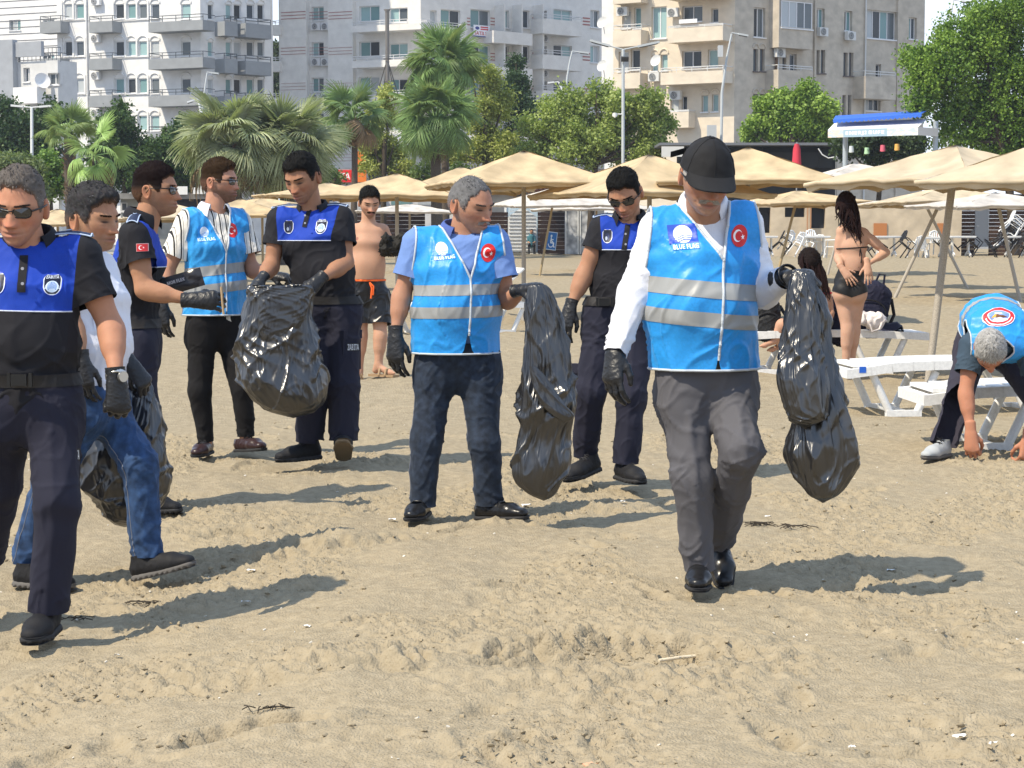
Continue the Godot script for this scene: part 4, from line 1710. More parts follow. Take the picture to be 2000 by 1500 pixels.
func build_litter() -> void:
	shell_bits()
	var paper := mat(0.78,0.78,0.76,0.8)
	var r := RandomNumberGenerator.new()
	r.seed = 6
	# small pale scraps; each at its place
	for q in [[1876,1444,26, "long white paper scrap at the lower right corner of the sand"],[1940,1456,14, "small crumpled white wrapper right of the long paper scrap"],[1664,1464,12, "small white scrap left of the long paper scrap"],[490,1118,16, "white scrap on smooth sand beyond the jeans man's shoe"],
		[766,1018,14, "cigarette end on the sand left of the loafers"],[1028,990,18, "pale broken shell beside the foot of the hanging bag"],[230,1284,12, "white bottle cap fragment in front of the nearest officer"],[600,1227,14, "thin white scrap at the tip of the long shadow"],[1740,1118,15, "pale scrap in the shadow edge at right"],
		[1372,1012,12, "small white bit behind the man in the cap"],[1216,983,10, "tiny white scrap by the officer's trainer"],[1500,1012,12, "white bit under the cap man's bag"],[1630,1150,10, "tiny pale scrap right of the cap man's shoes"],[480,1180,18, "flat pale shell near the dark seaweed wisp"]]:
		var p := on_sand(q[0], q[1])
		var w: float = q[2] * p.distance_to(Vector3(0, EYE, 0)) / FOCAL
		var s := Soup.new()
		var g := []
		for i in 4:
			var row := []
			for k in 5:
				row.append(Vector3((k / 4.0 - 0.5) * w, 0.004 + 0.006 * r.randf() + w * 0.10 * (i % 2), (i / 3.0 - 0.5) * w * 0.7))
			g.append(row)
		s.grid(g)
		for i in 3:
			s.quad(g[i][0], g[i + 1][0], g[i + 1][0] - Vector3(0,0.004,0), g[i][0] - Vector3(0,0.004,0))
		var o := put("litter_scrap", s.mesh(), paper, self, Transform3D(Basis(Vector3.UP, r.randf_range(-0.6,0.6)), p + Vector3(0,0.002,0)))
		tag(o, q[3], "litter", "pale scraps of litter on the sand")
	var o2 := put("card_scrap", _slab(0.05,0.004,0.035), mat(0.68,0.34,0.20,0.8), self, Transform3D(Basis(Vector3.UP, 0.4) * Basis(Vector3.BACK, 0.1), on_sand(1160,1497) + Vector3(0,0.006,0)))
	tag(o2, "salmon coloured scrap of card at the bottom edge of the sand", "litter")
	var o3 := put("stick", _twig([Vector3(-0.06,0.006,0.03), Vector3(0,0.008,0), Vector3(0.07,0.004,-0.05)],0.006), mat(0.62,0.53,0.38,0.8), self, Transform3D(Basis(), on_sand(1322,1290)))
	tag(o3, "pale flat stick at the edge of the hollow in the sand", "stick")
	for q in [[280,1183,5, "dark wisp of dried seaweed in front of the jeans man"],[148,1213,3, "small dark seaweed wisp beside the nearest officer's foot"],[1490,1028,6, "thin reddish twigs lying behind the cap man's bag"],[1555,1032,4, "short dark twigs right of the reddish ones"],[520,1392,3, "few dark twigs in the hollow of the foreground"]]:
		var s := Soup.new()
		for k in q[2] * 3:
			var a := r.randf() * TAU
			var c := Vector3(r.randf_range(-0.06,0.06),0.008, r.randf_range(-0.03,0.03))
			var d := Vector3(cos(a), r.randf_range(-0.05,0.25), sin(a) * 0.6) * r.randf_range(0.02,0.06)
			s.tube([c - d, c + Vector3(0,0.008,0), c + d],[0.0018],4)
		var o := put("twigs", s.mesh(), mat(0.045,0.036,0.026,0.9), self, Transform3D(Basis(), on_sand(q[0], q[1])))
		stuff(o)
		tag(o, q[3], "twigs")

func _slab(x: float, y: float, z: float) -> Mesh:
	var s := Soup.new()
	s.box(Vector3(-x, -y, -z) * 0.5, Vector3(x, y, z) * 0.5)
	return s.mesh()

func _twig(p: Array, r: float) -> Mesh:
	var s := Soup.new()
	s.tube(p, [r],5)
	return s.mesh()

# turns surveyed joints [x, y, depth offset] of the photograph into the figure's own space
func joints(D: float, base: Vector3, yaw: float, c: Dictionary) -> Dictionary:
	var j := {}
	for k in c:
		if c[k] is Array and c[k].size() == 3 and (c[k][0] is float or c[k][0] is int):
			j[k] = at(c[k][0], c[k][1], D + c[k][2]) - base
	j.D = D
	j.base = base
	var a := deg_to_rad(yaw)
	j.F = Vector3(sin(a),0, cos(a))
	j.S = Vector3(cos(a),0, -sin(a))
	j.w = c.w
	j.hs = c.get("hs", 1.0)
	var h: Array = c.turn
	j.hb = Basis(Vector3.UP, deg_to_rad(h[0])) * Basis(Vector3.RIGHT, deg_to_rad(h[1])) * Basis(Vector3.BACK, deg_to_rad(h[2]))
	if not j.has("chest"):
		j.chest = ((j.shL + j.shR) * 0.5).lerp(j.waist, 0.42) + j.F * 0.015
	if not j.has("belt"):
		j.belt = j.waist.lerp(j.pelvis, 0.5)
	return j

func person(label: String, base: Vector3, group := "") -> Node3D:
	var k := label.length() * 7 % 11
	face_nose = 0.82 + 0.045 * k
	face_jaw = 0.012 * (k * 5 % 7 - 3)
	face_brow = 0.7 + 0.15 * (k * 3 % 5)
	return thing("person", label, "person", base, 0.0, group)

# waistcoat: a shell over the torso with a V neck, a front opening, a curved hem and two bands
func vest_soup(j: Dictionary, o: Dictionary) -> Dictionary:
	var b := bounds([j.pelvis, j.neck, j.shL, j.shR],0.27)
	var f := Field.new(b[0], b[1],0.0092)
	var g: float = o.get("grow", 0.022)
	torso(f, j, g)
	var hem: Vector3 = j.vhem
	f.ell(j.waist, hem + Vector3(0,-0.05,0), j.S, j.w.ww + g, j.w.wd + g, o.get("hw", j.w.pw + g), o.get("hd", j.w.pd + g),0.05,0.05)
	for s in ["L", "R"]:
		var sg := -1.0 if s == "L" else 1.0
		var p: Vector3 = j["sh" + s]
		f.cap(p - j.S * sg * 0.05, p + j.S * sg * 0.03 + Vector3(0,-0.01,0),0.066,0.075,0.05)
		f.cap(p + Vector3(0,-0.03,0), p + Vector3(0,-0.13,0) - j.S * sg * 0.02,0.078,0.06,0.06)
	var k: float = o.get("folds", 1.0)
	var sd: float = o.get("seed", 0.0)
	var wy: float = hem.y
	var grid_: float = o.get("creases", 0.0)
	var S: Vector3 = j.S
	var wr := func(p: Vector3, _n: Vector3) -> float:
		var a := cloth(p * 0.75 + Vector3(sd, sd, 0),0.006 * k, 0.008 * k)
		if grid_ > 0.0:      # fold lines from the packet
			var u := p.dot(S)
			a += grid_ * (absf(fposmod(u * 14.0 + 0.6 * fold_noise.get_noise_2d(p.y * 6.0, u * 9.0),1.0) - 0.5) - 0.25)
		return a + 0.004 * fold_noise.get_noise_3d(p.x * 9.0 + sd, p.y * 7.0, p.z * 9.0) * k
	var s := f.soup(wr)
	var cord_ := Soup.new()
	var hn: Vector3 = o.get("hemn", Vector3.DOWN)
	var c := cut(s, hn, hn.dot(hem))
	s = c[1]
	cord_.add(cord(c[2],0.005))
	for q in ["L", "R"]:
		var sg := -1.0 if q == "L" else 1.0
		var e: Vector3 = j["sh" + q] + S * sg * o.get("over", 0.022)
		var d := (S * sg + Vector3(0,0.12,0)).normalized()
		c = cut(s, d, d.dot(e))
		s = c[1]
		cord_.add(cord(c[2],0.005))
	var F: Vector3 = j.F
	var A: Vector3 = j.vee
	var nl: Vector3 = j.neck - S * o.get("nw", 0.085) + Vector3(0,0.02,0)
	var nr: Vector3 = j.neck + S * o.get("nw", 0.085) + Vector3(0,0.02,0)
	var d1 := F.cross(nl - A).normalized()
	if d1.dot(j.neck - A) < 0:
		d1 = -d1
	var d2 := F.cross(nr - A).normalized()
	if d2.dot(j.neck - A) < 0:
		d2 = -d2
	c = cut(s, F, F.dot(j.neck) - 0.015)
	var front: Soup = c[0]
	var back: Soup = cut(c[1], Vector3.UP, j.neck.y + 0.005, j.neck + Vector3(0,0.03,0),0.12)[1]
	var c1 := cut(front, d1, d1.dot(A))
	var c2 := cut(c1[0], d2, d2.dot(A))
	var seg := PackedVector3Array()
	for i in range(0, c1[2].size(),2):
		if d2.dot((c1[2][i] + c1[2][i + 1]) * 0.5) > d2.dot(A):
			seg.append(c1[2][i]); seg.append(c1[2][i + 1])
	seg.append_array(c2[2])
	cord_.add(cord(seg, 0.0055))
	front = c1[1]
	front.add(c2[1])
	# rounded corners where the two fronts meet at the hem
	var B: Vector3 = hem + F * 0.1
	B += S * (A - B).dot(S) * 0.6
	var notch: float = o.get("notch", 0.07)
	if notch > 0.0:
		for st in [[0.018,1.0],[0.055,0.45]]:
			var nt := B + Vector3(0, notch * st[1],0)
			var m1: Vector3 = (S * 1.0 + Vector3.DOWN * st[0] * 12.0).normalized()
			var m2: Vector3 = (-S * 1.0 + Vector3.DOWN * st[0] * 12.0).normalized()
			var q1 := cut(front, m1, m1.dot(nt))
			var q2 := cut(q1[0], m2, m2.dot(nt))
			front = q1[1]
			front.add(q2[1])
	# the opening
	var cn := F.cross(B - A).normalized()
	var oc := cut(front, cn, cn.dot(A))
	seg = PackedVector3Array()
	for i in range(0, oc[2].size(),2):
		if oc[2][i].y < A.y and (oc[2][i] - j.chest).dot(F) > 0.0:
			seg.append(oc[2][i]); seg.append(oc[2][i + 1])
	cord_.add(cord(seg, 0.0055,0.002, F))
	s = front
	s.add(back)
	# bands
	var bands := []
	for y in o.bands:
		var un: Vector3 = o.get("bandn", Vector3.UP)
		var band := cut(cut(s, un, un.dot(at_y(j, y[1])))[0], un, un.dot(at_y(j, y[0])))[1] as Soup
		bands.append(band.offset(0.002))
	return {"vest": s, "cord": cord_, "bands": bands}

func at_y(j: Dictionary, py: float) -> Vector3:
	var p := at(1000.0 + (j.base.x + j.waist.x) * FOCAL / j.D, py, j.D - j.w.wd)
	return p - j.base

func put_vest(root: Node3D, v: Dictionary) -> MeshInstance3D:
	var o := put("vest", v.vest.mesh(), mats.vest, root)
	put("binding", v.cord.mesh(), mats.binding, o)
	for b in v.bands:
		put("reflective_band", b.mesh(), mats.band, o)
	return o

func put_patch(parent: Node3D, called: String, s: Soup, j: Dictionary, px: float, py: float, wpx: float, hpx: float, sides: int, m: Material, roll := 0.0, N := Vector3.ZERO, lift := 0.002) -> void:
	if N == Vector3.ZERO:
		N = j.F
	N = N.normalized()
	var C: Vector3 = at(px, py, j.D - 0.12) - j.base
	var R := Vector3.UP.cross(N).normalized().rotated(N, deg_to_rad(roll))
	var U := N.cross(R).normalized()
	var k: float = j.D / FOCAL
	var pp := patch(s, C, R, U, wpx * k * 0.5 / maxf(0.3, absf(R.x)), hpx * k * 0.5, sides, lift)
	put(called, pp[0].mesh(pp[1]), m, parent)

func put_hand(root: Node3D, pose: String, wrist: Vector3, dir: Vector3, back: Vector3, thumb: float, glove := true, size := 1.0, skin := SKIN) -> void:
	var t := hand_frame(wrist, dir, back, thumb, size)
	if glove:
		put("glove", hand_soup(pose, true).moved(t).mesh(), mats.glove, root)
	else:
		var s := hand_soup(pose, false).moved(t)
		s.tint(Color(skin.r, skin.g * 0.95, skin.b * 0.93))
		put("hand", s.mesh(), skin_mat, root)

func build_people() -> void:
	cap_man()
	front_officer()
	tee_man()
	profile_officer()
	stripe_man()
	bag_officer()
	bather()
	vest_man()
	glasses_officer()
	bending_man()
	standing_woman()
	sitting_woman()
	far_sitters()

func cap_man() -> void:
	var D := 7.66
	var base := at(1372,1150, D)
	base.y = ground(base.x, base.z)
	var j := joints(D, base, 4.0, {"head": [1379,346,-0.12], "hs": 1.14, "turn": [7.0,22.0,-4.0], "neck": [1374,422,0.02], "shL": [1290,450,0.02], "shR": [1450,440,0.03],
		"waist": [1368,610,0.0], "pelvis": [1378,735,0.02], "hipL": [1335,775,0.0], "hipR": [1424,770,0.02], "knL": [1351,930,-0.06], "knR": [1448,880,-0.16], "anL": [1366,1112,0.02], "anR": [1402,1062,0.26],
		"elL": [1238,575,0.0], "wrL": [1202,690,-0.10], "elR": [1490,570,0.04], "wrR": [1532,543,-0.10], "vee": [1408,508,-0.1], "vhem": [1374,719,0.0], "belly": [1368,600,-0.05],
		"w": {"cw": 0.185, "cd": 0.125, "ww": 0.172, "wd": 0.13, "pw": 0.170, "pd": 0.12, "br": 0.14, "sr": 0.06}})
	var root := person("man in black cap, white long-sleeved shirt and blue vest walking with a black bag", base)
	var o := {"full": 0.7, "beard": 0.12, "stub": Color(0.3,0.27,0.25), "skin": Color(0.36,0.20,0.13), "hair": Color(0.35,0.34,0.33), "mix": 0.3, "top": 0.006, "side": 0.006, "lock": 0.008, "tache": Color(0.34,0.31,0.28), "tache_n": 600, "glasses": true, "brow": Color(0.2,0.18,0.16)}
	put("body", body_soup(j, o).mesh(), skin_mat, root)
	face_parts(root, j, o)
	put("trousers", trousers_soup(j, {"thigh": 0.098, "knee": 0.074, "hem": 0.058, "folds": 1.2, "crease": 0.007}).mesh(), mats.grey_trousers, root)
	put("shirt", top_soup(j, {"long": true, "r0": 0.076, "re": 0.060, "r1": 0.043, "folds": 1.3}).mesh(), mats.white_shirt, root)
	put("shirt_collar", collar_soup(j, 0.070,0.045,0.055,0.42,0.024,0.025).mesh(), mats.white_shirt, root)
	var v := vest_soup(j, {"bands": [[548,580],[608,637]], "bandn": Vector3(0.09,1,0).normalized(), "hw": 0.190, "hd": 0.145, "notch": 0.05, "grow": 0.024, "over": 0.05})
	var vo := put_vest(root, v)
	put_patch(vo, "wave_emblem", v.vest, j, 1334,457,54,37,4, print_wave(Color(0.06,0.27,0.72)),4.0)
	put_patch(vo, "lettering", v.vest, j, 1338,481,50,12,4, print_words("BLUE FLAG"),4.0)
	put_patch(vo, "flag_emblem", v.vest, j, 1447,461,31,44,20, print_flag(),-14.0)
	var t := Transform3D(j.hb * Basis.from_scale(Vector3.ONE * j.hs), j.head)
	var cp := cap_soups(0.7)
	var co := put("cap", cp[0].moved(t).mesh(), mats.cap, root)
	put("seams", cp[1].moved(t).mesh(), mats.cap, co)
	put("peak", cp[2].moved(t).mesh(), mats.cap, co)
	put("strap", cp[3].moved(t).mesh(), mats.cap, co)
	var wd: Vector3 = (j.wrR - j.elR).normalized()
	var wb := Soup.new()
	for k in 9:
		wb.tube(ring_path(j.wrR + wd * (0.024 + 0.004 * (k % 3)), wd, 0.040 + 0.002 * (k % 2)),[0.0035],5)
	put("bracelet", wb.mesh(), mats.black_leather, root)
	put_hand(root, "relaxed", j.wrL + Vector3(-0.004,0.0,0), Vector3(-0.10,-1,0.36), Vector3(-0.6,0,0.7),-1.0, true, 1.1)
	put_hand(root, "grip", j.wrR, Vector3(0.85,0.12,0.6), Vector3(0.0,1,0.3),1.0, true, 1.1)
	shoe(root, "dress", at(1363,1140, D + 0.02) - base, -4.0,0.0,0.0,1.0, mats.black_leather, mats.rubber, mats.lace)
	shoe(root, "dress", at(1402,1085, D + 0.3) - base, 5.0,-35.0,0.0,1.0, mats.black_leather, mats.rubber, mats.lace)
	var b := at(1590,978,7.45)
	var g := sack("long black rubbish bag hanging from the hand of the man in the black cap", 7.45, b, [[528,1548,1580,0.02,0.004,0.001,0.04],[548,1543,1592,0.03,0.010,0.002,0.03],[600,1538,1612,0.045,0.013,0.006,0.03],[680,1530,1625,0.06,0.016,0.010,0.03],[760,1535,1645,0.075,0.02,0.018,0.02],
		[830,1545,1662,0.085,0.022,0.022,0.02],[890,1550,1672,0.09,0.018,0.024,0.02],[930,1556,1664,0.085,0.012,0.018,0.02],[962,1576,1640,0.06,0.006,0.008,0.02],[976,1596,1618,0.02,0.002,0.002,0.02]],3.0)
	put("folded_top", sack_soup(7.45, b, [[531,1552,1578,0.02,0.003,0.001,-0.01],[560,1545,1590,0.03,0.010,0.002,-0.02],[620,1532,1600,0.045,0.012,0.006,-0.03],[690,1518,1610,0.055,0.016,0.012,-0.05],[750,1518,1617,0.06,0.018,0.012,-0.06],[800,1528,1618,0.06,0.012,0.010,-0.06],[822,1540,1605,0.045,0.006,0.006,-0.06],[832,1562,1585,0.015,0.002,0.002,-0.06]],8.0).mesh(), mats.bag, g)

# uniform of the municipal officers: polo with blue yoke, belt, work trousers
func uniform(root: Node3D, j: Dictionary, o: Dictionary) -> Dictionary:
	put("body", body_soup(j, o, o.get("arms", ["L", "R"]), o.get("armk", 1.08)).mesh(), skin_mat, root)
	face_parts(root, j, o)
	var tr := trousers_soup(j, o.get("trouser", {}))
	seams(put("trousers", tr.mesh(), mats.navy, root), j, tr, mats.polo_black)
	var un: Vector3 = j.get("beltn", Vector3.UP)
	var bs := cut(tr, un, un.dot(j.belt) - 0.045)[0].offset(0.007) as Soup
	var belt := put("belt", bs.mesh(), mats.belt, root)
	if o.has("buckle"):
		var bp: Vector3 = at(o.buckle[0], o.buckle[1], j.D - j.w.wd - 0.035) - j.base
		var bk := Soup.new()
		bk.obox(Transform3D(Basis(), bp), Vector3(0.055,0.040,0.016))
		bk.obox(Transform3D(Basis(), bp + Vector3(-0.036,0,-0.002)), Vector3(0.012,0.048,0.014))
		bk.obox(Transform3D(Basis(), bp + Vector3(0.040,0,-0.002)), Vector3(0.012,0.048,0.014))
		put("buckle", bk.mesh(), mats.buckle, belt)
	var top := top_soup(j, o.get("polo", {}))
	var black := Soup.new()
	var mid := top
	for q in ["L", "R"]:
		var sg := -1.0 if q == "L" else 1.0
		var d: Vector3 = (j.S * sg + Vector3(0,-0.10,0)).normalized()
		var c := cut(mid, d, d.dot(j["sh" + q] + j.S * sg * o.get("inset", 0.0)))
		black.add(c[0])
		mid = c[1]
	var yk: Vector3 = at_y(j, o.yoke)
	var yn: Vector3 = o.get("yoken", Vector3.UP)
	var c2 := cut(mid, yn, yn.dot(yk))
	black.add(c2[1])
	var po := put("polo_shirt", black.mesh(), mats.polo_black, root)
	put("yoke", c2[0].mesh(), mats.polo_blue, po)
	put("piping", cord(c2[2],0.0028).mesh(), mats.piping, po)
	put("polo_collar", collar_soup(j, o.get("cr", 0.070),0.035,0.055, o.get("cgap", 0.55),0.022,0.02).mesh(), mats.polo_black, root)
	for q in o.get("epaulettes", ["L", "R"]):
		epaulette(po, j, q)
	for sh in o.get("shields", []):
		put_patch(po, "shield_emblem", top, j, sh[0], sh[1], sh[2], sh[3],16, print_shield(sh[4]), sh[5] if sh.size() > 5 else 0.0)
	if o.has("placket"):
		var pk: Array = o.placket
		put_patch(po, "placket", top, j, pk[0], (pk[1] + pk[2]) * 0.5, pk[3], pk[2] - pk[1],4, mats.polo_black, pk[4], Vector3.ZERO, 0.0035)
		var bt := Soup.new()
		for k in 2:
			var bp: Vector3 = at(pk[0], lerpf(pk[1], pk[2],0.35 + 0.42 * k), j.D - j.w.cd - 0.045) - j.base
			bt.tube([bp, bp + j.F * 0.005],[0.0055],10)
		put("buttons", bt.mesh(), mats.button, po)
	return {"top": top, "polo": po, "trousers": tr}

func epaulette(po: Node3D, j: Dictionary, q: String) -> void:
	var sg := -1.0 if q == "L" else 1.0
	var a: Vector3 = j.neck + j.S * sg * 0.075 + Vector3(0,0.045,0)
	var b: Vector3 = j["sh" + q] + j.S * sg * 0.045 + Vector3(0, j.w.get("sr", 0.055) + 0.016,0)
	var m := a.lerp(b, 0.5) + Vector3(0,0.018,0)
	var g := []
	var rim := [[],[]]
	for i in 9:
		var t := i / 8.0
		var c := a.lerp(m, t).lerp(m.lerp(b, t), t)
		var w := lerpf(0.020,0.027, t)
		var row := []
		for k in 5:
			row.append(c + j.F * w * (k / 2.0 - 1.0) + Vector3(0,0.006 - 0.010 * pow(k / 2.0 - 1.0,2.0),0))
		g.append(row)
		rim[0].append(row[0])
		rim[1].append(row[4])
	var s := Soup.new()
	s.grid(g)
	var eo := put("epaulette", s.mesh(), mats.epaulette, po)
	var tr := Soup.new()
	tr.tube(rim[0],[0.0032],6)
	tr.tube(rim[1],[0.0032],6)
	tr.tube(g[8],[0.0032],6)
	tr.tube([g[3][2] + Vector3(0,0.002,0) - j.F * 0.008, g[4][2] + Vector3(0,0.004,0), g[3][2] + Vector3(0,0.002,0) + j.F * 0.008],[0.002],5)
	put("trim", tr.mesh(), mats.trim_blue, eo)

# thin plate standing off a garment, with a print on its face
func plate(parent: Node3D, called: String, p: Vector3, n: Vector3, w: float, h: float, m: Material) -> void:
	var q := QuadMesh.new()
	q.size = Vector2(w, h)
	var z := n.normalized()
	var x := Vector3.UP.cross(z).normalized()
	put(called, q, m, parent, Transform3D(Basis(x, z.cross(x), z), p))

func front_officer() -> void:
	var D := 7.35
	var base := at(60,1250, D)
	base.y = ground(base.x, base.z)
	var j := joints(D, base, 4.0, {"head": [38,404,-0.06], "hs": 1.17, "turn": [-3.0,15.0,-3.0], "neck": [60,482,0.02], "shL": [-56,502,0.0], "shR": [156,502,0.02], "waist": [52,680,0.0], "pelvis": [54,790,0.0], "belly": [48,655,-0.03],
		"belt": [52,727,0.0], "hipL": [6,812,0.0], "hipR": [104,812,0.0], "knR": [112,975,-0.08], "anR": [96,1192,0.0], "knL": [0,945,0.15], "anL": [-30,1090,0.4], "elR": [217,640,0.02], "wrR": [227,738,-0.10], "hemR": [190,590,0.01],
		"elL": [-112,640,0.0], "wrL": [-116,740,-0.1], "hemL": [-92,590,0.0], "w": {"cw": 0.185, "cd": 0.125, "ww": 0.180, "wd": 0.14, "pw": 0.175, "pd": 0.13, "br": 0.14, "sr": 0.062}})
	var root := person("officer in sunglasses with grey hair and blue and black polo, nearest at the left", base)
	var o := {"full": 0.45, "skin": Color(0.42,0.215,0.135), "beard": 0.18, "stub": Color(0.22,0.15,0.11), "hair": Color(0.045,0.038,0.034), "grey": Color(0.21,0.19,0.175), "mix": 0.32, "greyside": 0.2, "top": 0.014, "side": 0.004, "lock": 0.014, "line": 0.070, "glasses": true, "lens_h": 0.0165, "brow": Color(0.05,0.035,0.03),
		"yoke": 608, "yoken": Vector3(0.03,1,0).normalized(), "polo": {"r0": 0.078, "r1": 0.074, "folds": 1.4}, "trouser": {"thigh": 0.100, "knee": 0.078, "hem": 0.072, "folds": 0.8, "seed": 3.0, "crease": 0.006},
		"buckle": [37,742], "shields": [[101,556,36,43, true],[-2,553,30,42, false]], "placket": [44,500,570,16,0.0], "cgap": 0.6, "cr": 0.074}
	var u := uniform(root, j, o)
	put_hand(root, "fist", j.wrR + Vector3(0,-0.012,0), Vector3(0.10,-1,0.10), Vector3(0.55,0.0,0.8),-1.0, true, 1.08)
	put_hand(root, "relaxed", j.wrL, Vector3(0,-1,0.1), Vector3(-1,0,0.2),-1.0)
	var wd: Vector3 = (j.wrR - j.elR).normalized()
	var ws := Soup.new()
	for k in 3:
		ws.tube(ring_path(j.wrR + wd * (0.004 * k - 0.012), wd, 0.0345),[0.0045],6)
	var wo := put("watch", ws.mesh(), mats.steel, root)
	var wc := Soup.new()
	wc.tube([j.wrR + wd * -0.008 + Vector3(0.026,0,0.026), j.wrR + wd * -0.008 + Vector3(0.034,0,0.034)],[0.019],16)
	put("watch_face", wc.mesh(), mats.steel, wo)
	plate(root, "word_patch", at(147,889, D - 0.07) - base, Vector3(0.9,0,0.5),0.05,0.045, print_words("ZABITA", Color(0.05,0.05,0.08), Color(0.8,0.82,0.85),128,64))
	shoe(root, "trainer", at(90,1238, D + 0.02) - base, -2.0,0.0,0.0,1.10, mats.black_fabric, mats.rubber, mats.lace)
	shoe(root, "trainer", at(-34,1130, D + 0.5) - base, 0.0,-10.0,0.0,1.06, mats.black_fabric, mats.rubber, mats.lace)

func tee_man() -> void:
	var D := 8.5
	var base := at(180,1130, D)
	base.y = ground(base.x, base.z)
	var j := joints(D, base, 55.0, {"head": [181,429,-0.02], "hs": 1.13, "turn": [60.0,8.0,3.0], "neck": [152,498,0.0], "shL": [128,530,-0.13], "shR": [190,526,0.15], "waist": [176,680,0.0], "pelvis": [180,775,0.0], "belly": [178,660,0.0],
		"belt": [176,748,0.0], "hipL": [168,795,-0.07], "hipR": [202,795,0.08], "knR": [272,905,-0.02], "anR": [288,1085,0.02], "knL": [100,940,-0.02], "anL": [55,1098,0.10], "elR": [222,640,0.14], "wrR": [258,714,0.02], "hemR": [206,590,0.15],
		"elL": [142,640,-0.16], "wrL": [160,706,-0.22], "hemL": [134,600,-0.15], "w": {"cw": 0.175, "cd": 0.12, "ww": 0.165, "wd": 0.135, "pw": 0.165, "pd": 0.125, "br": 0.12, "sr": 0.055}})
	var root := person("man with greying black hair in white t-shirt and blue jeans behind the nearest officer", base)
	var o := {"full": 0.7, "skin": Color(0.39,0.215,0.13), "beard": 0.35, "hair": Color(0.018,0.017,0.018), "grey": Color(0.22,0.22,0.23), "mix": 0.10, "top": 0.024, "side": 0.009, "lock": 0.022, "fringe": 0.5, "line": 0.066}
	put("body", body_soup(j, o).mesh(), skin_mat, root)
	face_parts(root, j, o)
	var tr := trousers_soup(j, {"thigh": 0.096, "knee": 0.074, "hem": 0.066, "folds": 1.15, "seed": 7.0})
	seams(put("jeans", tr.mesh(), mats.blue_jeans, root), j, tr, mats.stitch)
	j.belt = j.belt + Vector3(0,-0.02,0)
	var tee := top_soup(j, {"r0": 0.074, "r1": 0.080, "folds": 1.2, "seed": 5.0, "grow": 0.012})
	put("t_shirt", cut(tee, Vector3.UP, j.belt.y)[0].mesh(), mats.tee, root)
	put_hand(root, "grip", j.wrR, Vector3(0.6,-0.8,0.1), Vector3(0.5,0.4,0.7),1.0)
	put_hand(root, "relaxed", j.wrL, Vector3(0.12,-1,0.15), Vector3(-0.3,0,1.0),-1.0)
	shoe(root, "trainer", at(298,1126, D) - base, 76.0,15.0,0.0,1.04, mats.black_fabric, mats.grey_rubber, mats.lace)
	shoe(root, "trainer", at(64,1146, D + 0.05) - base, 70.0,0.0,0.0,1.04, mats.black_fabric, mats.grey_rubber, mats.lace)
	var g := at(240,1022,8.75)
	sack("crumpled black rubbish bag hanging behind the legs of the man in jeans", 8.75, g, [[742,268,292,0.02,0.003,0.001],[768,250,300,0.05,0.010,0.003],[820,205,312,0.09,0.018,0.010],[880,150,320,0.12,0.02,0.016],[940,160,324,0.13,0.018,0.02],[980,185,318,0.12,0.014,0.018],[1010,205,290,0.08,0.008,0.012],[1024,225,262,0.03,0.003,0.004]],12.0)

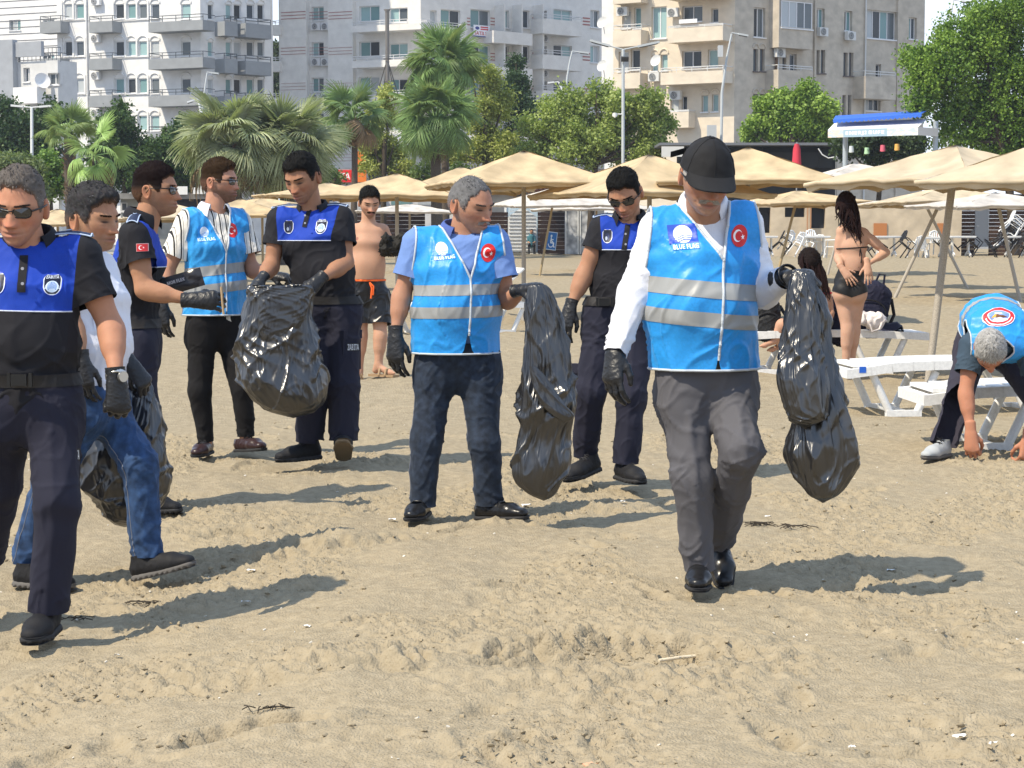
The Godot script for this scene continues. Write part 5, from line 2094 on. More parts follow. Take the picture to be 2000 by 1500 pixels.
func profile_officer() -> void:
	var D := 10.0
	var base := at(270,1005, D)
	base.y = ground(base.x, base.z)
	var j := joints(D, base, 82.0, {"head": [303,373,0.0], "hs": 1.08, "turn": [86.0,2.0,0.0], "neck": [277,436,0.0], "shL": [264,462,-0.17], "shR": [276,462,0.17], "waist": [262,580,0.0], "pelvis": [268,665,0.0], "belt": [264,622,0.0],
		"hipL": [266,690,-0.08], "hipR": [272,690,0.08], "knL": [284,830,-0.08], "knR": [262,840,0.1], "anL": [280,975,-0.05], "anR": [250,980,0.12], "elL": [282,566,-0.20], "wrL": [376,586,-0.24], "hemL": [276,514,-0.19],
		"elR": [292,556,0.2], "wrR": [312,552,0.08], "hemR": [283,514,0.19], "w": {"cw": 0.165, "cd": 0.110, "ww": 0.150, "wd": 0.105, "pw": 0.155, "pd": 0.11, "sr": 0.055}})
	var root := person("young officer in profile with black cropped hair and sunglasses, flag patch on his sleeve", base)
	var o := {"full": 0.3, "skin": Color(0.37,0.20,0.12), "beard": 0.42, "hair": Color(0.008,0.007,0.007), "top": 0.019, "side": 0.004, "lock": 0.012, "line": 0.062, "glasses": true, "yoke": 522, "inset": 0.01, "polo": {"r0": 0.076, "r1": 0.078, "folds": 1.4, "seed": 2.0}, "trouser": {"folds": 0.9, "seed": 11.0, "knee": 0.078}}
	var u := uniform(root, j, o)
	put_patch(u.polo, "flag_patch", u.top, j, 281,483,22,15,4, print_sleeve_flag(),2.0, Vector3(0.12,0,1),0.003)
	put_hand(root, "pinch", j.wrL, Vector3(1,0.0,0.10), Vector3(0.0,0.3,1),-1.0, true, 1.12)
	put_hand(root, "grip", j.wrR, Vector3(0.8,-0.3,0.4), Vector3(0.2,0.4,0.9),1.0)
	shoe(root, "trainer", at(278,1000, D - 0.05) - base, 80.0,0.0,0.0,1.04, mats.black_fabric, mats.rubber, mats.lace)
	shoe(root, "trainer", at(250,998, D + 0.12) - base, 80.0,0.0,0.0,1.04, mats.black_fabric, mats.rubber, mats.lace)
	var st := Soup.new()
	st.tube([Vector3(0.006,-0.065,0), Vector3(0,0,0), Vector3(-0.004,0.065,0.0)],[0.006,0.005,0.006],8)
	tag(put("wooden_stick", st.mesh(), mat(0.42,0.30,0.17,0.8), self, Transform3D(Basis(), at(434,587, D - 0.33))), "short pale wooden stick held upright in the black glove", "stick")
	# flattened packet of gloves
	var pg := []
	for i in 13:
		var row := []
		for k in 9:
			var p := Vector3(lerpf(-0.115,0.115, i / 12.0), lerpf(-0.045,0.045, k / 8.0),0)
			p.z = 0.012 * (1.0 - pow(absf(p.y) / 0.045,2.0)) + 0.008 * fold_noise.get_noise_2d(p.x * 14.0, p.y * 20.0)
			row.append(p)
		pg.append(row)
	var ps := Soup.new()
	ps.grid(pg)
	ps.obox(Transform3D(Basis(), Vector3(0,0,-0.006)), Vector3(0.226,0.086,0.006))
	var pm := mat(0.030,0.030,0.036,0.25)
	var pt := Transform3D(Basis(Vector3.BACK, 0.28), at(352,552, D + 0.03))
	var po := put("glove_packet", ps.mesh(), pm, self, pt)
	tag(po, "flat dark grey plastic packet with pale lettering held by the young officer", "packet")
	var lt := QuadMesh.new()
	lt.size = Vector2(0.095,0.022)
	put("lettering", lt, print_words("MOR FLEX", Color(0.25,0.25,0.28), Color(0.75,0.75,0.78),200,50), po, Transform3D(Basis(), Vector3(-0.015,0.012,0.021)))

# outer and inner leg seams as fine cords on the cloth
func seams(root: Node3D, j: Dictionary, tr: Soup, m: Material) -> void:
	var s := Soup.new()
	for q in ["L", "R"]:
		for part in [[j["hip" + q], j["kn" + q]],[j["kn" + q], j["an" + q]]]:
			var ax: Vector3 = (part[1] - part[0]).normalized()
			var n: Vector3 = ax.cross(j.S).normalized()
			var mid: Vector3 = (part[0] + part[1]) * 0.5
			var hl: float = part[0].distance_to(part[1]) * 0.5
			var near := sift(tr, func(p: Vector3, _n: Vector3) -> bool:
				var t := (p - mid).dot(ax)
				return absf(t) < hl and (p - mid - ax * t).length() < 0.13)[0] as Soup
			s.add(cord(cut(near, n, n.dot(part[0]) - 0.012)[2],0.0022))
	put("seams", s.mesh(), m, root)

func print_sleeve_flag() -> Material:
	var im := blank(96,64, Color(0.75,0.12,0.13))
	disc(im, 36,32,18,18, Color(0.9,0.88,0.88))
	disc(im, 41,32,14,14, Color(0.75,0.12,0.13))
	star(im, 58,32,9, PI, Color(0.9,0.88,0.88))
	for x in 96:
		for y in 64:
			if x < 3 or x > 92 or y < 3 or y > 60:
				im.set_pixel(x, y, Color(0.75,0.6,0.6))
	return printed(im)

func stripe_man() -> void:
	var D := 12.1
	var base := at(436,892, D)
	base.y = ground(base.x, base.z)
	var j := joints(D, base, 30.0, {"head": [428,356,0.0], "hs": 1.08, "turn": [76.0,2.0,0.0], "neck": [417,416,0.0], "shL": [368,436,-0.08], "shR": [466,436,0.10], "waist": [418,560,0.0], "pelvis": [424,632,0.0], "belt": [422,612,0.0],
		"hipL": [396,648,-0.04], "hipR": [450,648,0.04], "knL": [390,762,-0.04], "anL": [402,862,0.0], "knR": [474,762,-0.02], "anR": [480,852,0.0], "elL": [325,535,-0.08], "wrL": [317,598,-0.14], "hemL": [340,500,-0.08],
		"elR": [492,528,0.1], "wrR": [532,538,0.04], "hemR": [486,498,0.1], "vee": [447,492,-0.15], "vhem": [418,614,0.0], "w": {"cw": 0.165, "cd": 0.11, "ww": 0.155, "wd": 0.11, "pw": 0.16, "pd": 0.11, "sr": 0.055}})
	var root := person("bearded young man in a striped shirt and creased light blue vest looking to the right", base)
	var o := {"full": 0.25, "skin": Color(0.44,0.24,0.16), "beard": 1.0, "stub": Color(0.09,0.055,0.04), "hair": Color(0.028,0.016,0.011), "top": 0.021, "side": 0.004, "lock": 0.022, "fringe": 0.4, "glasses": true, "rim": 0.0012, "brow": Color(0.03,0.018,0.012)}
	put("body", body_soup(j, o).mesh(), skin_mat, root)
	face_parts(root, j, o)
	var tr := trousers_soup(j, {"thigh": 0.092, "knee": 0.066, "hem": 0.049, "folds": 0.8, "seed": 13.0})
	put("trousers", tr.mesh(), mats.black_trousers, root)
	var ankles := Field.new((j.anL as Vector3).min(j.anR) - Vector3.ONE * 0.15, (j.anL as Vector3).max(j.anR) + Vector3.ONE * 0.15,0.008)
	for s in ["L", "R"]:
		ankles.cap(j["an" + s] + Vector3(0,0.05,0), j["an" + s] + Vector3(0,-0.035,0.0),0.042,0.036)
	put("ankles", ankles.soup().tint(o.skin).mesh(), skin_mat, root)
	var sd: Vector3 = j.S
	var uv := func(p: Vector3) -> Vector2: return Vector2(p.dot(sd) * 26.0, p.y * 4.0)
	var j2 := j.duplicate()
	j2.belt = j.belt + Vector3(0,-0.05,0)
	var sh := top_soup(j2, {"r0": 0.076, "r1": 0.082, "folds": 1.1, "seed": 4.0, "grow": 0.006})
	sh = cut(sh, Vector3(-0.12,1,0).normalized(), Vector3(-0.12,1,0).normalized().dot(at(430,630, D) - base))[0]
	put("shirt", sh.mesh(uv), mats.stripes, root)
	put("shirt_collar", collar_soup(j, 0.066,0.035,0.06,0.6,0.03,0.02).mesh(uv), mats.white_shirt, root)
	var v := vest_soup(j, {"bands": [[518,538],[554,573]], "bandn": Vector3(-0.12,1,0).normalized(), "hw": 0.185, "hd": 0.135, "grow": 0.02, "over": 0.03, "creases": 0.014, "notch": 0.03, "seed": 9.0})
	var vo := put("vest", v.vest.mesh(), mats.vest_pale, root)
	put("binding", v.cord.mesh(), mats.binding, vo)
	for b in v.bands:
		put("reflective_band", b.mesh(), mats.band, vo)
	put_patch(vo, "wave_emblem", v.vest, j, 396,453,24,22,4, print_wave(Color(0.15,0.58,0.90)),4.0)
	put_patch(vo, "lettering", v.vest, j, 399,467,30,8,4, print_words("BLUE FLAG", Color(0.15,0.58,0.90)),4.0)
	put_patch(vo, "flag_emblem", v.vest, j, 463,450,21,28,20, print_flag(),-8.0)
	put_hand(root, "relaxed", j.wrL, Vector3(0.0,-1,0.08), Vector3(-0.4,0,0.9),-1.0, true, 1.1)
	put_hand(root, "grip", j.wrR, Vector3(1,-0.1,0.2), Vector3(0,1,0.4),1.0)
	shoe(root, "moccasin", at(401,887, D) - base, -8.0,0.0,0.0,1.0, mats.moccasin, mats.rubber, mats.lace)
	shoe(root, "moccasin", at(479,882, D) - base, 42.0,6.0,0.0,1.04, mats.moccasin, mats.rubber, mats.lace)

func bag_officer() -> void:
	var D := 11.66
	var base := at(640,905, D)
	base.y = ground(base.x, base.z)
	var j := joints(D, base, -10.0, {"head": [592,349,-0.05], "hs": 1.15, "turn": [-26.0,22.0,5.0], "neck": [612,416,0.02], "shL": [548,432,0.0], "shR": [664,428,0.02], "waist": [632,535,0.0], "pelvis": [640,605,0.0], "belt": [638,578,0.0], "belly": [630,530,-0.02],
		"hipL": [610,620,0.0], "hipR": [668,620,0.0], "knL": [612,755,-0.05], "anL": [604,862,0.02], "knR": [672,752,-0.05], "anR": [671,860,-0.05], "elL": [530,520,-0.04], "wrL": [508,548,-0.24], "hemL": [539,480,-0.01],
		"elR": [676,514,-0.05], "wrR": [622,548,-0.28], "hemR": [669,479,-0.01], "w": {"cw": 0.180, "cd": 0.12, "ww": 0.172, "wd": 0.125, "pw": 0.165, "pd": 0.12, "br": 0.12, "sr": 0.06}})
	var root := person("tall dark-haired officer looking down while he holds a rubbish bag open with both hands", base)
	var o := {"full": 0.65, "skin": Color(0.33,0.175,0.105), "beard": 0.3, "stub": Color(0.07,0.05,0.04), "hair": Color(0.010,0.009,0.009), "top": 0.022, "side": 0.008, "lock": 0.014, "line": 0.058,
		"yoke": 470, "polo": {"r0": 0.078, "r1": 0.082, "folds": 1.4, "seed": 6.0, "grow": 0.004}, "trouser": {"thigh": 0.104, "knee": 0.088, "hem": 0.080, "folds": 1.0, "seed": 17.0, "crease": 0.005}, "shields": [[560,443,20,28, false],[627,442,23,31, true]], "placket": [596,408,444,9,-8.0]}
	var u := uniform(root, j, o)
	put_hand(root, "grip", j.wrL, Vector3(-0.45,-0.6,0.6), Vector3(-0.6,0.5,0.5),-1.0, true, 1.08)
	put_hand(root, "grip", j.wrR, Vector3(-0.6,-0.6,0.5), Vector3(0.3,0.5,0.8),1.0, true, 1.08)
	plate(root, "word_patch", at(690,678, D - 0.10) - base, Vector3(0.35,0,1),0.075,0.045, print_words("ZABITA", Color(0.05,0.05,0.08), Color(0.85,0.86,0.88),128,64))
	pocket(root, at(684,655, D - 0.06) - base, Vector3(0.8,0,0.6))
	shoe(root, "trainer", at(600,898, D + 0.02) - base, -48.0,0.0,0.0,1.10, mats.black_fabric, mats.rubber, mats.lace)
	shoe(root, "trainer", at(671,890, D - 0.02) - base, 4.0,26.0,0.0,1.08, mats.black_fabric, mats.tan_rubber, mats.lace)
	var g := at(560,812,11.3)
	var bo := sack("wide black rubbish bag held open at two corners by the tall officer", 11.3, g, [[556,486,612,0.10,0.016,0.003],[572,484,612,0.11,0.018,0.004],[610,476,610,0.12,0.022,0.008],[660,468,616,0.13,0.024,0.014],[700,464,626,0.15,0.024,0.018],[745,468,638,0.16,0.022,0.02],[780,500,636,0.14,0.016,0.018],[802,530,618,0.09,0.008,0.01],[812,556,590,0.03,0.002,0.003]],21.0)
	put("folded_top", sack_soup(11.18, g, [[562,506,606,0.015,0.004,0.001],[590,506,604,0.02,0.006,0.002],[625,504,594,0.02,0.006,0.003],[655,508,570,0.016,0.004,0.002],[680,522,534,0.006,0.001,0.001]],26.0,120,60).mesh(), mats.bag, bo)

func pocket(root: Node3D, p: Vector3, n: Vector3) -> void:
	var s := Soup.new()
	var z := n.normalized()
	var x := Vector3.UP.cross(z).normalized()
	var t := Transform3D(Basis(x, z.cross(x), z), p)
	s.obox(t * Transform3D(Basis(), Vector3(0,-0.10,0)), Vector3(0.15,0.19,0.028))
	s.obox(t * Transform3D(Basis(), Vector3(0,0.005,0.006)), Vector3(0.158,0.05,0.03))
	put("pocket", s.mesh(), mats.navy, root)

func vest_man() -> void:
	var D := 9.78
	var base := at(890,1015, D)
	base.y = ground(base.x, base.z)
	var j := joints(D, base, 12.0, {"head": [919,400,-0.03], "hs": 1.14, "turn": [48.0,18.0,4.0], "neck": [898,462,0.02], "shL": [818,478,0.0], "shR": [964,476,0.0], "waist": [890,610,0.0], "pelvis": [893,705,0.0], "belly": [890,600,-0.05], "belt": [892,668,0.0],
		"hipL": [852,728,0.0], "hipR": [937,728,0.0], "knL": [832,862,-0.03], "anL": [827,988,0.0], "knR": [946,862,-0.05], "anR": [957,985,0.0], "elL": [785,575,0.0], "wrL": [772,658,-0.05], "elR": [990,586,0.03], "wrR": [1020,566,-0.12],
		"hemL": [799,542,0.0], "hemR": [980,545,-0.01], "vee": [918,545,-0.15], "vhem": [892,688,0.0], "w": {"cw": 0.178, "cd": 0.125, "ww": 0.178, "wd": 0.135, "pw": 0.172, "pd": 0.125, "br": 0.145, "sr": 0.058}})
	var root := person("balding grey-haired man in light blue polo, blue vest and dark jeans carrying a bag", base)
	var o := {"full": 0.75, "skin": Color(0.40,0.215,0.14), "beard": 0.28, "stub": Color(0.26,0.21,0.18), "hair": Color(0.030,0.028,0.028), "grey": Color(0.23,0.23,0.235), "mix": 0.42, "greyside": 0.15, "top": 0.006, "side": 0.007, "lock": 0.012, "line": 0.074, "bald": 0.75, "tache": Color(0.36,0.34,0.33), "tache_n": 460, "brow": Color(0.09,0.08,0.075)}
	put("body", body_soup(j, o, ["L", "R"],1.03).mesh(), skin_mat, root)
	face_parts(root, j, o)
	var tr := trousers_soup(j, {"thigh": 0.098, "knee": 0.072, "hem": 0.064, "folds": 1.1, "seed": 2.3})
	seams(put("jeans", tr.mesh(), mats.dark_jeans, root), j, tr, mats.stitch)
	put("polo_shirt", top_soup(j, {"r0": 0.080, "r1": 0.080, "folds": 1.0, "seed": 8.0}).mesh(), mats.blue_shirt, root)
	put("polo_collar", collar_soup(j, 0.074,0.04,0.055,0.5,0.024,0.02).mesh(), mats.blue_collar, root)
	var v := vest_soup(j, {"bands": [[556,577],[599,621]], "bandn": Vector3(-0.02,1,0).normalized(), "hw": 0.205, "hd": 0.16, "grow": 0.024, "over": 0.03, "notch": 0.11, "seed": 15.0})
	var vo := put_vest(root, v)
	put_patch(vo, "wave_emblem", v.vest, j, 862,486,34,29,4, print_wave(Color(0.11,0.51,0.86)),4.0)
	put_patch(vo, "lettering", v.vest, j, 866,502,40,10,4, print_words("BLUE FLAG"),6.0)
	put_patch(vo, "flag_emblem", v.vest, j, 955,494,27,36,20, print_flag(),-14.0)
	put_hand(root, "relaxed", j.wrL, Vector3(-0.02,-1,0.2), Vector3(-0.5,0,0.9),-1.0, true, 1.12)
	put_hand(root, "grip", j.wrR, Vector3(0.85,0.15,0.6), Vector3(0.1,1,0.3),1.0, true, 1.1)
	shoe(root, "loafer", at(822,1008, D) - base, -12.0,0.0,0.0,1.02, mats.black_leather, mats.rubber, mats.black_leather)
	shoe(root, "loafer", at(960,1014, D) - base, 58.0,4.0,0.0,1.06, mats.black_leather, mats.rubber, mats.black_leather)
	var g := at(1065,973,9.5)
	var bo := sack("long black rubbish bag hanging from the hand of the grey-haired man in jeans", 9.5, g, [[556,1036,1066,0.02,0.004,0.001],[570,1032,1078,0.03,0.010,0.002],[620,1027,1098,0.05,0.020,0.010],[690,1022,1114,0.07,0.024,0.018],[760,1022,1126,0.085,0.024,0.024],[830,1012,1122,0.09,0.02,0.026],[890,1003,1112,0.09,0.018,0.024],[935,1006,1100,0.08,0.012,0.018],[962,1030,1088,0.05,0.005,0.006],[973,1050,1074,0.02,0.002,0.002]],33.0)
	put("folded_flap", sack_soup(9.38, g, [[715,1034,1046,0.008,0.002,0.001],[745,1040,1074,0.012,0.004,0.003],[785,1054,1100,0.014,0.004,0.004],[808,1078,1120,0.016,0.004,0.004],[820,1092,1116,0.008,0.001,0.001]],37.0,90,50).mesh(), mats.bag, bo)

func glasses_officer() -> void:
	var D := 10.84
	var base := at(1188,948, D)
	base.y = ground(base.x, base.z)
	var j := joints(D, base, -8.0, {"head": [1221,379,-0.06], "hs": 1.08, "turn": [-14.0,32.0,7.0], "neck": [1230,436,0.0], "shL": [1176,450,0.0], "shR": [1286,446,0.02], "waist": [1214,555,0.0], "pelvis": [1208,615,0.0], "belt": [1210,580,0.0],
		"hipL": [1174,630,0.0], "hipR": [1242,630,0.0], "knL": [1154,765,-0.06], "anL": [1141,890,0.10], "knR": [1233,775,-0.08], "anR": [1222,905,-0.05], "elL": [1142,535,0.0], "wrL": [1113,602,-0.05], "hemL": [1162,488,0.0],
		"elR": [1305,540,0.0], "wrR": [1296,620,-0.05], "hemR": [1294,490,0.0], "w": {"cw": 0.165, "cd": 0.11, "ww": 0.155, "wd": 0.11, "pw": 0.16, "pd": 0.115, "sr": 0.055}})
	var root := person("officer with short black hair and thin sunglasses looking down behind the man in the cap", base)
	var o := {"full": 0.35, "skin": Color(0.38,0.205,0.125), "beard": 0.3, "stub": Color(0.08,0.06,0.05), "hair": Color(0.010,0.009,0.009), "top": 0.020, "side": 0.004, "lock": 0.014, "glasses": true, "rim": 0.0014, "yoke": 488, "polo": {"r0": 0.072, "r1": 0.074, "folds": 1.4, "seed": 12.0}, "trouser": {"thigh": 0.096, "knee": 0.077, "hem": 0.064, "folds": 1.1, "seed": 29.0, "crease": 0.005},
		"shields": [[1185,461,21,29, false]], "placket": [1222,440,488,10,-6.0], "buckle": [1180,590]}
	uniform(root, j, o)
	put_hand(root, "relaxed", j.wrL, Vector3(-0.3,-1,0.2), Vector3(-0.5,0,0.9),-1.0, true, 1.05)
	pocket(root, at(1138,722, D) - base, Vector3(-0.85,0,0.5))
	shoe(root, "trainer", at(1150,925, D + 0.06) - base, -38.0,-8.0,0.0,1.05, mats.black_fabric, mats.rubber, mats.lace)
	shoe(root, "trainer", at(1222,938, D - 0.05) - base, 22.0,0.0,0.0,1.08, mats.black_fabric, mats.rubber, mats.lace)

# bare legs for bathers
func leg_field(f: Field, h: Vector3, k: Vector3, a: Vector3, s: float) -> void:
	f.cap(h, k, 0.088 * s, 0.056 * s, 0.04)
	f.cap(k, a, 0.054 * s, 0.036 * s, 0.03)
	f.cap(k.lerp(a, 0.15), k.lerp(a, 0.42),0.058 * s, 0.052 * s, 0.03)

func foot_field(f: Field, a: Vector3, yaw: float, s: float) -> void:
	var d := Vector3(sin(deg_to_rad(yaw)),0, cos(deg_to_rad(yaw)))
	f.cap(a, a + Vector3(0,-0.05,0) - d * 0.03,0.036 * s, 0.032 * s, 0.02)
	f.cap(a + Vector3(0,-0.03,0) + d * 0.02, a + Vector3(0,-0.065,0) + d * 0.13,0.034 * s, 0.024 * s, 0.02)
	f.cap(a + Vector3(0,-0.066,0) + d * 0.13, a + Vector3(0,-0.07,0) + d * 0.18,0.026 * s, 0.014 * s, 0.02)

func bare_body(j: Dictionary, o: Dictionary, cell: float) -> Soup:
	var all := []
	for k in ["pelvis", "waist", "shL", "shR", "head", "elL", "elR", "wrL", "wrR", "knL", "knR", "anL", "anR"]:
		all.append(j[k])
	var b := bounds(all, 0.2)
	var f := Field.new(b[0], b[1], cell)
	torso(f, j, 0.0)
	f.cap(j.neck + Vector3(0,-0.06,0), j.head + j.hb * Vector3(0,-0.05,-0.012), o.get("nr", 0.062), o.get("nr", 0.062) * 0.9 * j.hs, 0.03)
	for s in ["L", "R"]:
		arm_field(f, j["sh" + s], j["el" + s], j["wr" + s], o.get("armk", 1.0))
		leg_field(f, j["hip" + s], j["kn" + s], j["an" + s], o.get("legk", 1.0))
		foot_field(f, j["an" + s], o.get("foot" + s, 0.0), o.get("legk", 1.0))
	for bl in o.get("extra", []):
		f.cap(bl[0], bl[1], bl[2], bl[3],0.04)
	var s := f.soup()
	var sk: Color = o.skin
	s.c.resize(s.v.size())
	for i in s.v.size():
		var p := s.v[i]
		var t := 1.0 + 0.10 * fine_noise.get_noise_3d(p.x * 9.0, p.y * 9.0, p.z * 9.0)
		s.c[i] = Color(sk.r * t, sk.g * t * 0.97, sk.b * t * 0.96)
		for mk in o.get("marks", []):
			if (p - mk[0]).length() < mk[1]:
				s.c[i] = mk[2]
	s.add(head_soup(o).moved(Transform3D(j.hb * Basis.from_scale(Vector3.ONE * j.hs), j.head)))
	return s

func shorts_soup(j: Dictionary, len_: float, r0: float, r1: float, grow: float, folds: float) -> Soup:
	var b := bounds([j.waist, j.pelvis, j.hipL, j.hipR, j.knL, j.knR],0.2)
	var f := Field.new(b[0], b[1],0.011)
	torso(f, j, grow, false)
	for s in ["L", "R"]:
		var e: Vector3 = (j["hip" + s] as Vector3).lerp(j["kn" + s], len_)
		f.cap(j["hip" + s], e + (e - j["hip" + s]).normalized() * 0.06, r0, r1,0.03)
	f.cap(j.hipL, j.hipR, r0, r0,0.05)
	var s := f.soup(func(p: Vector3, _n: Vector3) -> float: return cloth(p, 0.006 * folds, 0.008 * folds))
	for q in ["L", "R"]:
		var e: Vector3 = (j["hip" + q] as Vector3).lerp(j["kn" + q], len_)
		var d: Vector3 = (e - j["hip" + q]).normalized()
		s = cut(s, d, d.dot(e), e, 0.2)[1]
	return cut(s, Vector3.UP, j.belt.y)[1]

func bather() -> void:
	var D := 18.3
	var base := at(722,738, D)
	base.y = ground(base.x, base.z)
	var j := joints(D, base, 10.0, {"head": [721,396,-0.04], "hs": 1.12, "turn": [16.0,20.0,0.0], "neck": [719,438,0.0], "shL": [694,450,0.0], "shR": [748,450,0.0], "waist": [719,515,0.0], "pelvis": [721,562,0.0], "belt": [720,545,0.0], "belly": [719,520,-0.03],
		"hipL": [704,580,0.0], "hipR": [739,580,0.0], "knL": [705,652,0.0], "anL": [701,722,0.05], "knR": [743,655,-0.06], "anR": [739,712,-0.05], "elL": [682,500,0.08], "wrL": [688,550,0.05], "elR": [766,492,0.05], "wrR": [768,484,-0.18],
		"w": {"cw": 0.150, "cd": 0.105, "ww": 0.130, "wd": 0.11, "pw": 0.140, "pd": 0.11, "br": 0.12, "sr": 0.055}})
	var root := person("shirtless dark-haired man in black swimming shorts with orange drawstring", base)
	var sk := Color(0.46,0.27,0.18)
	var fr: Vector3 = j.F * 0.13
	var o := {"full": 0.5, "skin": sk, "beard": 0.7, "stub": Color(0.05,0.035,0.03), "hair": Color(0.010,0.009,0.008), "top": 0.022, "side": 0.010, "lock": 0.02, "tache": Color(0.03,0.02,0.018), "tache_n": 420, "footL": -10.0, "footR": 55.0,
		"marks": [[at(715,520, D - 0.17) - base, 0.02, Color(0.16,0.07,0.05)],[at(696,466, D - 0.11) - base, 0.018, Color(0.28,0.12,0.09)],[at(747,466, D - 0.11) - base, 0.018, Color(0.28,0.12,0.09)]]}
	put("body", bare_body(j, o, 0.011).mesh(), skin_mat, root)
	face_parts(root, j, o)
	var sh := shorts_soup(j, 0.72,0.104,0.108,0.012,1.2)
	var so := put("shorts", sh.mesh(), mats.shorts_black, root)
	put("waistband", cut(sh, Vector3.UP, j.belt.y - 0.016)[0].offset(0.004).mesh(), mats.orange, so)
	var dr := Soup.new()
	var c: Vector3 = at(722,552, D - 0.14) - base
	dr.tube([c, c + Vector3(0.02,-0.05,0.015), c + Vector3(0.012,-0.14,0.01)],[0.008],6)
	dr.tube([c, c + Vector3(0.035,-0.03,0.015), c + Vector3(0.03,-0.11,0.01)],[0.008],6)
	put("drawstring", dr.mesh(), mats.orange, so)
	put_hand(root, "grip", j.wrR, Vector3(0.2,0.0,1.0), Vector3(0.5,1,0.2),1.0, false, 1.0, sk)
	put_hand(root, "relaxed", j.wrL, Vector3(0.0,-1,0.1), Vector3(-1,0,0.2),-1.0, false, 1.0, sk)
	for q in [["anL", -10.0],["anR", 55.0]]:
		var a: Vector3 = j[q[0]] + Vector3(0,-0.095,0)
		var sd := Soup.new()
		var bs := Basis(Vector3.UP, deg_to_rad(q[1]))
		sd.obox(Transform3D(bs, a + bs * Vector3(0,0,0.06)), Vector3(0.095,0.022,0.28))
		for z in [0.04,0.11]:
			sd.tube([a + bs * Vector3(-0.046,0.0, z), a + bs * Vector3(-0.03,0.055, z), a + bs * Vector3(0.03,0.055, z), a + bs * Vector3(0.046,0.0, z)],[0.014],6)
		put("sandal", sd.mesh(), mats.sandal, root)
	var f := Field.new(Vector3.ONE * -0.2, Vector3.ONE * 0.2,0.009)
	for k in 9:
		f.cap(Vector3(rng.randf_range(-0.09,0.09), rng.randf_range(-0.06,0.06), rng.randf_range(-0.06,0.06)), Vector3(rng.randf_range(-0.09,0.09), rng.randf_range(-0.07,0.07), rng.randf_range(-0.06,0.06)),0.045,0.035,0.02)
	var cl := put("cloth_bundle", f.soup(func(p: Vector3, _n: Vector3) -> float: return 0.02 * ridge(p.x * 14.0, p.y * 14.0, p.z * 14.0)).mesh(), grain(0.022,0.020,0.016,0.8,9.0,0.4), self, Transform3D(Basis(), at(770,478, D - 0.27)))
	tag(cl, "crumpled dark cloth bundle in the hand of the shirtless man", "cloth")

